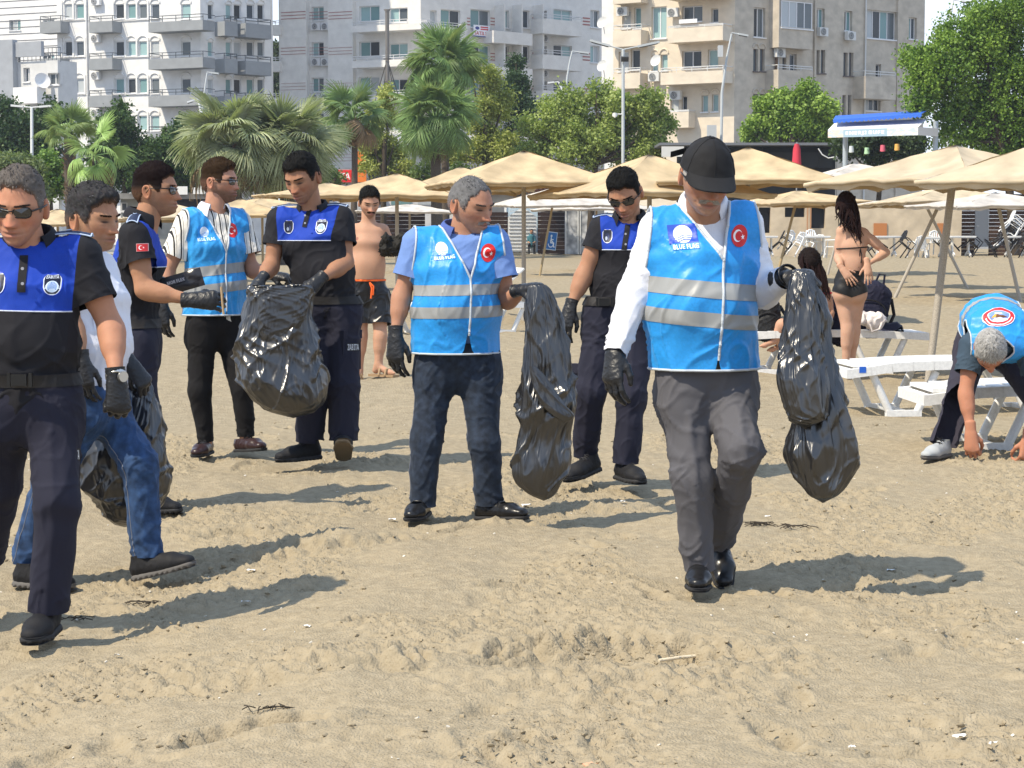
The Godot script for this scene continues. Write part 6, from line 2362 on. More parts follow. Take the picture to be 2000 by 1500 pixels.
func bending_man() -> void:
	var D := 12.05
	var base := at(1870,897, D)
	base.y = ground(base.x, base.z)
	var j := joints(D, base, 0.0, {"head": [1934,682,-0.36], "hs": 1.08, "turn": [6.0,78.0,14.0], "neck": [1944,668,-0.18], "shL": [1900,676,-0.06], "shR": [2000,672,-0.06], "chest": [1950,640,0.0], "waist": [1940,622,0.22], "pelvis": [1928,650,0.42],
		"belt": [1940,625,0.25], "hipL": [1897,690,0.40], "hipR": [1968,690,0.40], "knL": [1870,790,0.10], "anL": [1843,868,0.02], "knR": [2040,800,0.1], "anR": [2060,880,0.1], "elL": [1886,766,-0.10], "wrL": [1896,846,-0.16], "hemL": [1888,728,-0.09],
		"elR": [2036,775,-0.1], "wrR": [2006,860,-0.2], "hemR": [2020,728,-0.09], "w": {"cw": 0.165, "cd": 0.115, "ww": 0.160, "wd": 0.12, "pw": 0.165, "pd": 0.12, "sr": 0.058}})
	j.F = Vector3(0,-0.75,0.65)
	var root := person("grey-haired man in blue vest and slate trousers bending down to pick something from the sand", base)
	var o := {"full": 0.5, "skin": Color(0.42,0.20,0.125), "hair": Color(0.16,0.155,0.15), "grey": Color(0.46,0.45,0.43), "mix": 0.55, "top": 0.018, "side": 0.010, "lock": 0.022, "locks": 4000}
	put("body", body_soup(j, o).mesh(), skin_mat, root)
	face_parts(root, j, o)
	var f2 := j.duplicate()
	f2.beltn = (j.waist - j.pelvis).normalized()
	put("trousers", trousers_soup(f2, {"thigh": 0.096, "knee": 0.082, "hem": 0.080, "folds": 0.8, "seed": 31.0}).mesh(), mats.slate_trousers, root)
	put("t_shirt", top_soup(j, {"r0": 0.074, "r1": 0.074, "folds": 1.0, "seed": 14.0}).mesh(), mats.tee_slate, root)
	var bb := bounds([j.pelvis, j.neck, j.shL, j.shR],0.25)
	var f := Field.new(bb[0], bb[1],0.0095)
	torso(f, j, 0.024)
	f.cap(j.shL + Vector3(0.03,0,0), j.shR - Vector3(0.03,0,0),0.085,0.085,0.05)
	var s := f.soup(func(p: Vector3, _n: Vector3) -> float: return cloth(p, 0.006,0.007))
	var cd := Soup.new()
	for c in [[-j.S, j.shL - j.S * 0.028],[j.S, j.shR + j.S * 0.028],[(j.pelvis - j.waist).normalized(), j.pelvis.lerp(j.waist, 0.35)]]:
		var r := cut(s, c[0], c[0].dot(c[1]))
		s = r[1]
		cd.add(cord(r[2],0.005))
	var nd: Vector3 = (Vector3(0,-0.45,1)).normalized()
	var r2 := cut(s, nd, nd.dot(j.neck + nd * 0.035), j.neck, 0.16)
	s = r2[1]
	cd.add(cord(r2[2],0.005))
	var v := put("vest", s.mesh(), mats.vest, root)
	put("binding", cd.mesh(), mats.binding, v)
	var sp: Vector3 = (j.waist - j.chest).normalized()
	put("reflective_band", cut(cut(s, sp, sp.dot(j.chest) + 0.13)[0], sp, sp.dot(j.chest) + 0.19)[1].offset(0.002).mesh(), mats.band, v)
	var j3 := j.duplicate()
	put_patch(v, "round_emblem", s, j3,1951,616,62,42,24, print_roundel(),0.0, Vector3(0,0.75,0.65),0.003)
	put_hand(root, "pinch", j.wrL, Vector3(0.05,-1,0.12), Vector3(-0.4,0,0.9),-1.0, false, 1.08, o.skin)
	put_hand(root, "pinch", j.wrR, Vector3(-0.1,-1,0.1), Vector3(0.4,0,0.9),1.0, false, 1.05, o.skin)
	shoe(root, "white_trainer", at(1838,893, D) - base, -40.0,0.0,0.0,1.02, mats.white_trainer, mats.grey_rubber, mats.black_fabric)
	shoe(root, "white_trainer", at(2064,893, D) - base, 30.0,0.0,0.0,1.02, mats.white_trainer, mats.grey_rubber, mats.black_fabric)

func print_roundel() -> Material:
	var im := blank(240,240, Color(0.9,0.92,0.95))
	disc(im, 120,120,116,116, Color(0.82,0.16,0.18))
	disc(im, 120,116,84,80, Color(0.92,0.93,0.96))
	disc(im, 120,114,78,74, Color(0.45,0.58,0.85))
	disc(im, 118,88,30,20, Color(0.85,0.90,0.97))
	fill_tri(im, Vector2(60,152), Vector2(96,100), Vector2(112,152), Color(0.86,0.66,0.22))
	fill_tri(im, Vector2(90,160), Vector2(104,102), Vector2(186,150), Color(0.42,0.27,0.16))
	disc(im, 124,172,60,16, Color(0.93,0.93,0.93))
	for k in 26:
		var a := PI * 0.08 + PI * 0.84 * k / 25.0
		disc(im, 120 + cos(a) * 99.0,122 + sin(a) * 99.0,5,7, Color(0.95,0.93,0.93))
	return printed(im)

func standing_woman() -> void:
	var D := 18.1
	var base := at(1658,724, D)
	base.y = ground(base.x, base.z)
	var j := joints(D, base, -8.0, {"head": [1652,402,-0.02], "hs": 0.98, "turn": [170.0,4.0,0.0], "neck": [1660,438,0.0], "shL": [1643,452,0.0], "shR": [1688,456,0.0], "chest": [1666,482,0.0], "waist": [1667,514,0.0], "pelvis": [1658,552,0.02], "belt": [1660,528,0.0],
		"hipL": [1645,572,0.0], "hipR": [1673,572,0.0], "knL": [1655,642,-0.02], "anL": [1652,712,0.02], "knR": [1668,642,0.06], "anR": [1663,706,0.12], "elL": [1636,502,0.02], "wrL": [1646,526,-0.14], "elR": [1731,493,0.0], "wrR": [1694,517,-0.13],
		"w": {"cw": 0.112, "cd": 0.080, "ww": 0.098, "wd": 0.075, "pw": 0.128, "pd": 0.10, "sr": 0.040}})
	var root := person("woman in black bikini seen from behind with wet dark hair and hands on hips", base)
	var sk := Color(0.50,0.31,0.22)
	var o := {"full": 0.3, "skin": sk, "beard": 0.0, "hair": Color(0.016,0.011,0.009), "top": 0.016, "side": 0.016, "locks": 900, "fade": 0.0, "nr": 0.045, "armk": 0.78, "legk": 0.92, "footL": 160.0, "footR": 160.0, "brow": Color(0.02,0.015,0.01),
		"extra": [[j.hipL + Vector3(0,-0.01,0.05), j.hipL + Vector3(0,0.02,0.05),0.085,0.085],[j.hipR + Vector3(0,-0.01,0.05), j.hipR + Vector3(0,0.02,0.05),0.085,0.085]]}
	var body := bare_body(j, o, 0.010)
	put("body", body.mesh(), skin_mat, root)
	face_parts(root, j, o)
	# shorts follow the body: the same skin, lifted
	var sh := cut(body, Vector3(0.12,1,0).normalized(), Vector3(0.12,1,0).normalized().dot(at(1660,527, D) - base))[1] as Soup
	for q in ["L", "R"]:
		var dn: Vector3 = Vector3(-0.35 if q == "L" else 0.35,-1,0).normalized()
		var mid: Vector3 = (j.hipL + j.hipR) * 0.5
		sh = cut(sh, dn, dn.dot(at(1656 if q == "L" else 1662,579, D) - base))[1]
	sh = sift(sh, func(p: Vector3, _n: Vector3) -> bool: return absf(p.x - j.pelvis.x) < 0.2 and p.y > j.hipL.y - 0.12)[0]
	var plain_ := Soup.new()
	plain_.v = sh.v
	plain_.n = sh.n
	put("bikini_bottom", plain_.offset(0.006).mesh(), mats.bikini, root)
	var un := Vector3(-0.06,1,0).normalized()
	var back := sift(body, func(p: Vector3, _n: Vector3) -> bool: return absf(p.x - j.chest.x) < 0.145)[0] as Soup
	var st := cut(back, un, un.dot(at(1667,484, D) - base))[2] as PackedVector3Array
	var str_ := cord(st, 0.006)
	var kn: Vector3 = at(1680,485, D - 0.085) - base
	str_.tube([kn, kn + Vector3(-0.005,-0.09,-0.005), kn + Vector3(-0.012,-0.17,0.005)],[0.005],6)
	str_.tube([kn, kn + Vector3(0.015,-0.06,0.005), kn + Vector3(0.008,-0.13,0.01)],[0.005],6)
	str_.tube(ring_path(j.neck + Vector3(0,0.015,0), Vector3(0.1,1,0.2).normalized(),0.055),[0.006],6)
	put("bikini_strings", str_.mesh(), mats.bikini, root)
	put("long_hair", long_hair(j, D, base, [[1634,425],[1640,440],[1647,448],[1655,452],[1662,455],[1667,450],[1676,470],[1682,480],[1684,465],[1670,442]],0.075).mesh(), hair_mat, root)
	put_hand(root, "open", j.wrL, Vector3(0.55,-0.75,0.25), Vector3(0,0.2,1),-1.0, false, 0.92, sk)
	put_hand(root, "open", j.wrR, Vector3(0.1,-0.95,0.25), Vector3(0.2,0.1,1),1.0, false, 0.92, sk)

# wet locks that hang from the back of the head to the given picture points
func long_hair(j: Dictionary, D: float, base: Vector3, ends: Array, r: float) -> Soup:
	var s := Soup.new()
	var g := RandomNumberGenerator.new()
	g.seed = 8
	for k in ends.size() * 7:
		var e: Array = ends[k % ends.size()]
		var b: Vector3 = at(e[0] + g.randf_range(-4,4), e[1] + g.randf_range(-8,6), D - g.randf_range(0.06,0.13)) - base
		var an := g.randf_range(-1.5,1.5)
		var a: Vector3 = j.head + Vector3(sin(an) * r, g.randf_range(0.0,0.09), cos(an) * r * 0.9)
		var m := a.lerp(b, 0.45) + Vector3(sin(an) * 0.03,0.02,0.035)
		var path := []
		for q in 7:
			var t := q / 6.0
			path.append(a.lerp(m, t).lerp(m.lerp(b, t), t) + Vector3(0.006 * sin(t * 9.0 + k),0,0))
		s.tube(path, [0.012,0.014,0.013,0.011,0.008,0.005,0.002],6)
	s.tint(Color(0.016,0.011,0.009))
	return s

func sitting_woman() -> void:
	var D := 18.6
	var base := at(1588,650, D)
	var j := joints(D, base, 0.0, {"head": [1581,514,-0.02], "hs": 1.0, "turn": [205.0,16.0,0.0], "neck": [1592,552,0.0], "shL": [1574,566,0.0], "shR": [1613,568,0.02], "chest": [1593,590,0.0], "waist": [1592,620,0.0], "pelvis": [1588,645,0.0], "belt": [1590,630,0.0],
		"hipL": [1575,650,0.0], "hipR": [1600,650,0.0], "knL": [1528,634,0.05], "knR": [1545,640,0.15], "anL": [1516,660,0.08], "anR": [1530,668,0.2], "elL": [1562,610,-0.05], "wrL": [1545,630,-0.02], "elR": [1622,610,0.0], "wrR": [1612,645,0.0],
		"w": {"cw": 0.115, "cd": 0.085, "ww": 0.105, "wd": 0.085, "pw": 0.130, "pd": 0.11, "sr": 0.040}})
	var root := person("woman with curly dark hair and red bikini strap sitting on the lounger behind the bag", base)
	var sk := Color(0.48,0.28,0.19)
	var o := {"full": 0.3, "skin": sk, "beard": 0.0, "hair": Color(0.014,0.010,0.009), "top": 0.026, "side": 0.024, "lock": 0.03, "locks": 2500, "fade": 0.0, "nr": 0.045, "armk": 0.78, "legk": 0.9, "footL": -60.0, "footR": -60.0}
	var body := bare_body(j, o, 0.012)
	put("body", body.mesh(), skin_mat, root)
	face_parts(root, j, o)
	var torso_ := sift(body, func(p: Vector3, _n: Vector3) -> bool: return absf(p.x - j.chest.x) < 0.15)[0] as Soup
	put("bikini_strap", cord(cut(torso_, Vector3.UP, (at(1600,572, D) - base).y)[2],0.010).mesh(), mat(0.75,0.03,0.03,0.6), root)
	put("long_hair", long_hair(j, D, base, [[1572,545],[1580,560],[1590,570],[1600,575],[1612,582],[1618,590],[1604,560]],0.085).mesh(), hair_mat, root)

func far_sitters() -> void:
	for q in [[1063,497,110.0, "far figure in black with white cap sitting on a chair beside the wheelchair sign", Color(0.012,0.012,0.013), Color(0.012,0.012,0.013), true],[1038,497,110.0, "far figure in teal patterned top sitting before the white hut", Color(0.05,0.16,0.20), Color(0.015,0.015,0.018), false]]:
		var D: float = q[2]
		var b := at(q[0], q[1], D)
		var root := person(q[3], b)
		var up := Vector3.UP
		var f := Field.new(Vector3(-0.5,-0.1,-0.5), Vector3(0.5,1.5,0.7),0.022)
		f.cap(Vector3(0,0.5,0), Vector3(0,0.95,-0.03),0.15,0.16,0.05)
		f.cap(Vector3(-0.17,0.95,-0.03), Vector3(-0.2,0.68,0.06),0.06,0.05)
		f.cap(Vector3(0.17,0.95,-0.03), Vector3(0.2,0.68,0.06),0.06,0.05)
		put("top", f.soup().mesh(), mat(q[4].r, q[4].g, q[4].b, 0.9), root)
		var l := Field.new(Vector3(-0.5,-0.1,-0.5), Vector3(0.5,1.5,0.7),0.022)
		for x in [-0.1,0.1]:
			l.cap(Vector3(x, 0.5,0), Vector3(x * 1.4,0.5,0.42),0.085,0.065)
			l.cap(Vector3(x * 1.4,0.5,0.42), Vector3(x * 1.4,0.06,0.38),0.06,0.045)
			l.cap(Vector3(x * 1.4,0.05,0.40), Vector3(x * 1.4,0.04,0.56),0.045,0.04)
		put("trousers", l.soup().mesh(), mat(q[5].r, q[5].g, q[5].b, 0.9), root)
		var k := Field.new(Vector3(-0.5,0.3,-0.5), Vector3(0.5,1.6,0.7),0.018)
		k.cap(Vector3(-0.2,0.68,0.06), Vector3(-0.08,0.62,0.28),0.042,0.03)
		k.cap(Vector3(0.2,0.68,0.06), Vector3(0.08,0.62,0.28),0.042,0.03)
		k.cap(Vector3(0,1.0,-0.02), Vector3(0,1.15,0),0.06,0.055)
		var body := k.soup().tint(SKIN)
		body.add(head_soup({}).moved(Transform3D(Basis(), Vector3(0,1.23,0.02))))
		put("body", body.mesh(), skin_mat, root)
		put("hair", hair_soup({"locks": 300}).moved(Transform3D(Basis(), Vector3(0,1.23,0.02))).mesh(), hair_mat, root)
		if q[6]:
			put("cap", cap_soups(0.5)[0].moved(Transform3D(Basis.from_scale(Vector3.ONE * 1.05), Vector3(0,1.23,0.02))).mesh(), mats.white_plastic, root)

func ring_path(c: Vector3, axis: Vector3, r: float) -> Array:
	var u := axis.cross(Vector3.UP).normalized()
	if u.length() < 0.5:
		u = Vector3.RIGHT
	var q := axis.cross(u)
	var a := []
	for k in 21:
		a.append(c + (u * cos(TAU * k / 20.0) + q * sin(TAU * k / 20.0)) * r)
	return a

var print_cache := {}
func print_flag() -> Material:
	if not print_cache.has("flag"):
		var im := blank(160,160, Color(0.80,0.10,0.09))
		disc(im, 66,80,44,44, Color(0.93,0.92,0.92))
		disc(im, 77,80,35,35, Color(0.80,0.10,0.09))
		star(im, 116,80,23, PI, Color(0.93,0.92,0.92))
		print_cache.flag = printed(im)
	return print_cache.flag

func print_wave(back: Color) -> Material:
	var key := "wave" + str(back)
	if not print_cache.has(key):
		var w := Color(0.90,0.93,0.97)
		var im := blank(280,200, back)
		disc(im, 140,100,92,92, w)
		for y in range(105,195):
			for x in range(45,235):
				if pow((x - 140.0) / 92.0,2.0) + pow((y - 100.0) / 92.0,2.0) < 1.0:
					var q := y - 9.0 * sin((x - 40.0) * 0.042) + 0.10 * (x - 140)
					if (q > 118 and q < 126) or (q > 138 and q < 147) or (q > 160 and q < 171):
						im.set_pixel(x, y, back)
		print_cache[key] = printed(im)
	return print_cache[key]

func print_words(text: String, back := Color(0.11,0.51,0.85), ink := Color(0.90,0.94,0.98), w := 256, h := 64) -> Material:
	var key := text + str(back)
	if not print_cache.has(key):
		var im := blank(w, h, back)
		write_text(im, text, Rect2(8,8, w - 16, h - 16), ink)
		print_cache[key] = printed(im)
	return print_cache[key]

# municipal shield: pale rim, dark field with the word over blue rays
func print_shield(word: bool) -> Material:
	var key := "shield%s" % word
	if not print_cache.has(key):
		var im := blank(160,200, Color(0.07,0.24,0.75))
		for y in 200:
			for x in 160:
				var u := (x - 80.0) / 72.0
				var v := (y - 100.0) / 94.0
				var lim := 1.0 if v < 0.1 else sqrt(maxf(0.0,1.0 - pow((v - 0.1) / 0.9,2.0)))
				lim *= 0.86 + 0.14 * smoothstep(-1.0,-0.4, v)
				if absf(v) < 1.0 - 0.10 * (0.5 + 0.5 * cos(u * PI)) * float(v < 0) and absf(u) < lim:
					im.set_pixel(x, y, Color(0.88,0.90,0.93))
					if absf(v) < 0.88 and absf(u) < lim - 0.12:
						im.set_pixel(x, y, Color(0.05,0.07,0.16))
		if word:
			disc(im, 80,118,50,52, Color(0.80,0.86,0.93))
			disc(im, 80,118,40,42, Color(0.20,0.42,0.72))
			for k in 15:
				var a := PI + PI * (k + 0.5) / 15.0
				var c := Vector2(80,140)
				fill_tri(im, c, c + Vector2(cos(a - 0.05), sin(a - 0.05)) * 62, c + Vector2(cos(a + 0.05), sin(a + 0.05)) * 62, Color(0.85,0.90,0.96))
			disc(im, 80,150,28,16, Color(0.75,0.82,0.90))
			write_text(im, "ZABITA", Rect2(30,22,100,24), Color(0.92,0.94,0.97))
		else:
			disc(im, 80,104,34,46, Color(0.10,0.13,0.26))
			disc(im, 66,130,16,26, Color(0.70,0.74,0.80))
			disc(im, 96,122,12,34, Color(0.22,0.26,0.42))
		print_cache[key] = printed(im)
	return print_cache[key]

func sack(label: String, D: float, foot: Vector3, rows: Array, seed_: float) -> Node3D:
	var o := thing("rubbish_bag", label, "rubbish bag", foot, 0.0, "black rubbish bags carried by the cleaners")
	put("sack", sack_soup(D, foot, rows, seed_).mesh(), mats.bag, o)
	return o


# ---------------------------------------------------------------- beach furniture
# square sunshade: apex surveyed at (px, py), eaves at the height seen at ey, half side a, turned by yaw degrees
func umbrella(label: String, px: float, py: float, ey: float, D: float, a: float, yaw: float, m: Material, pole: Array, pm: Material, group := "beach umbrellas") -> void:
	var apex := at(px, py, D)
	var eave := at(px, ey, D).y
	var foot: Vector3
	if pole.size() == 2:
		foot = at(pole[0], pole[1], D)
		foot.y = ground(foot.x, foot.z)
	else:
		foot = Vector3(apex.x, ground(apex.x, apex.z), apex.z)
	var base := Vector3(apex.x, foot.y, apex.z)
	var o := thing("beach_umbrella", label, "umbrella", base, 0.0, group)
	var r := RandomNumberGenerator.new()
	r.seed = int(px * 7.0 + py)
	var b := Basis(Vector3.UP, deg_to_rad(yaw))
	var top := apex.y - base.y
	var low := eave - base.y
	var corners := []
	for k in 4:
		var an := PI * 0.25 + PI * 0.5 * k
		corners.append(b * (Vector3(cos(an),0, sin(an)) * a * sqrt(2.0)) + Vector3(0, low + r.randf_range(-0.05,0.04),0))
	var s := Soup.new()
	var hem := Soup.new()
	for k in 4:
		var c0: Vector3 = corners[(k + 1) % 4]
		var c1: Vector3 = corners[k]
		var g := []
		for i in 11:
			var row := []
			for q in 13:
				var u := q / 12.0
				var t := i / 10.0
				var e := c0.lerp(c1, u)
				e.y += 0.035 * 4.0 * u * (1.0 - u) * 0.6 + 0.012 * fold_noise.get_noise_2d(u * 7.0 + px, k * 3.0)
				var p := Vector3(0, top, 0).lerp(e, t)
				p.y -= 0.10 * a * sin(PI * t) * 4.0 * u * (1.0 - u) * 0.5
				p.y += 0.012 * fold_noise.get_noise_2d(u * 4.0 * t + px, t * 5.0 + k)
				row.append(p)
			g.append(row)
		s.grid(g)
		# the edge hangs in a short valance
		var vg := [[],[]]
		for q in 13:
			vg[0].append(g[10][q])
			vg[1].append(g[10][q] + Vector3(0,-0.055 - 0.015 * sin(q * 2.1 + px),0) * Vector3(1,1,1) + (g[10][q] - Vector3(0, low, 0)).normalized() * -0.03)
		s.grid(vg)
		hem.tube(g[10],[0.022],6)
	put("canopy", s.mesh(), m, o)
	put("hem", hem.mesh(), m, o)
	var p := Soup.new()
	var fp := foot - base
	var topp := Vector3(0, top - 0.05,0) if pole.size() < 2 else fp.lerp(Vector3(0, top - 0.05,0),1.0)
	p.tube([fp + Vector3(0,-0.1,0), topp],[0.034],10)
	put("pole", p.mesh(), pm, o)
	for k in 4:
		var rb := Soup.new()
		rb.tube([topp + Vector3(0,-0.02,0), corners[k] + Vector3(0,-0.01,0)],[0.014],5)
		put("rib", rb.mesh(), pm, o)

func canvas(r: float, g: float, b: float) -> StandardMaterial3D:
	var m := grain(r, g, b, 0.85,0.45,0.26,0.3,0.009,5,41)
	m.backlight_enabled = true
	m.backlight = Color(0.55,0.50,0.42)
	return m

# plastic lounger: long frame, slatted bed, V legs. len along x
func lounger(label: String, where: Vector3, turn: float, head_up: float) -> Node3D:
	var o := thing("sun_lounger", label, "sun lounger", where, turn, "white plastic sun loungers")
	var L := 1.86
	var W := 0.62
	var H := 0.34
	var rail := Soup.new()
	for z in [-W * 0.5, W * 0.5]:
		var path := []
		for k in 13:
			var t := k / 12.0
			path.append(Vector3((t - 0.5) * L, H + 0.03 * smoothstep(0.2,0.0, t) * -1.0 + 0.03 * sin(t * PI), z))
		for k in 12:
			var a: Vector3 = path[k]
			var b: Vector3 = path[k + 1]
			var ang := atan2(b.y - a.y, b.x - a.x)
			rail.obox(Transform3D(Basis(Vector3.BACK, ang), (a + b) * 0.5), Vector3(a.distance_to(b) + 0.004,0.065,0.045))
	for x in [-L * 0.5, L * 0.5]:
		rail.obox(Transform3D(Basis(), Vector3(x, H - (0.03 if x < 0 else 0.0),0)), Vector3(0.05,0.066, W + 0.046))
	put("frame", rail.mesh(), mats.white_plastic, o)
	var slat := Soup.new()
	slat.box(Vector3(-0.048,-0.011, -W * 0.5 + 0.02), Vector3(0.048,0.011, W * 0.5 - 0.02))
	var sm := slat.mesh()
	for k in 15:
		var t := (k + 0.5) / 15.0
		var y := H + 0.022 + 0.03 * sin(t * PI)
		var tr := Transform3D(Basis(), Vector3((t - 0.5) * L * 0.97, y, 0))
		if head_up > 0.0 and t > 0.62:
			var d := (t - 0.62) * L
			tr = Transform3D(Basis(Vector3.BACK, deg_to_rad(head_up)), Vector3(0.12 * L + cos(deg_to_rad(head_up)) * d, H + 0.03 + sin(deg_to_rad(head_up)) * d, 0))
		put("slat", sm, mats.white_plastic, o, tr)
	for x in [-0.52,0.50]:
		for z in [-W * 0.5 + 0.03, W * 0.5 - 0.03]:
			var leg := Soup.new()
			leg.tube([Vector3(x - 0.24, H - 0.02, z), Vector3(x - 0.10,0.02, z)],[0.030],6)
			leg.tube([Vector3(x + 0.24, H - 0.02, z), Vector3(x + 0.10,0.02, z)],[0.030],6)
			leg.obox(Transform3D(Basis(), Vector3(x, 0.018, z)), Vector3(0.26,0.045,0.055))
			put("leg", leg.mesh(), mats.white_plastic, o)
		var bar := Soup.new()
		bar.obox(Transform3D(Basis(), Vector3(x, 0.02,0)), Vector3(0.05,0.04, W - 0.1))
		put("crossbar", bar.mesh(), mats.white_plastic, o)
	return o

func plastic_chair_mesh() -> Array:
	var seat := Soup.new()
	seat.box(Vector3(-0.22,0.41,-0.22), Vector3(0.22,0.44,0.22))
	var back := Soup.new()
	for k in 5:
		var x := -0.16 + 0.08 * k
		back.obox(Transform3D(Basis(Vector3.RIGHT, -0.22), Vector3(x, 0.64,-0.265)), Vector3(0.045,0.40,0.014))
	var arch := []
	for k in 13:
		var a := PI * k / 12.0
		arch.append(Vector3(-0.22 * cos(a),0.56 + 0.30 * sin(a),-0.235 - 0.07 * sin(a)))
	back.tube(arch, [0.022],6)
	var legs := Soup.new()
	for x in [-1.0,1.0]:
		legs.tube([Vector3(0.20 * x, 0.42,0.20), Vector3(0.24 * x, 0.0,0.25)],[0.022,0.026],6)
		legs.tube([Vector3(0.20 * x, 0.42,-0.20), Vector3(0.24 * x, 0.0,-0.27)],[0.022,0.026],6)
		legs.tube([Vector3(0.23 * x, 0.44,0.22), Vector3(0.25 * x, 0.66,0.20), Vector3(0.25 * x, 0.67,-0.16), Vector3(0.22 * x, 0.62,-0.25)],[0.020],6)
	return [seat.mesh(), back.mesh(), legs.mesh()]

var chair_parts := []
func plastic_chair(label: String, t: Transform3D, m: Material, group: String) -> void:
	if chair_parts.is_empty():
		chair_parts = plastic_chair_mesh()
	var o := thing("plastic_chair", label, "chair", t.origin, 0.0, group)
	o.transform = t
	put("seat", chair_parts[0], m, o)
	put("backrest", chair_parts[1], m, o)
	put("legs", chair_parts[2], m, o)

func plastic_table(label: String, p: Vector3, turn: float) -> void:
	var o := thing("plastic_table", label, "table", p, turn, "white plastic tables before the beach bar")
	var t := Soup.new()
	t.box(Vector3(-0.45,0.69,-0.45), Vector3(0.45,0.725,0.45))
	t.box(Vector3(-0.43,0.65,-0.43), Vector3(0.43,0.69,0.43))
	put("tabletop", t.mesh(), mats.white_plastic, o)
	for x in [-0.30,0.30]:
		var l := Soup.new()
		l.obox(Transform3D(Basis(), Vector3(x, 0.36,0)), Vector3(0.05,0.60,0.16))
		l.obox(Transform3D(Basis(Vector3.RIGHT, 0.5), Vector3(x, 0.10,0.14)), Vector3(0.05,0.09,0.34))
		l.obox(Transform3D(Basis(Vector3.RIGHT, -0.5), Vector3(x, 0.10,-0.14)), Vector3(0.052,0.09,0.34))
		put("leg", l.mesh(), mats.white_plastic, o)

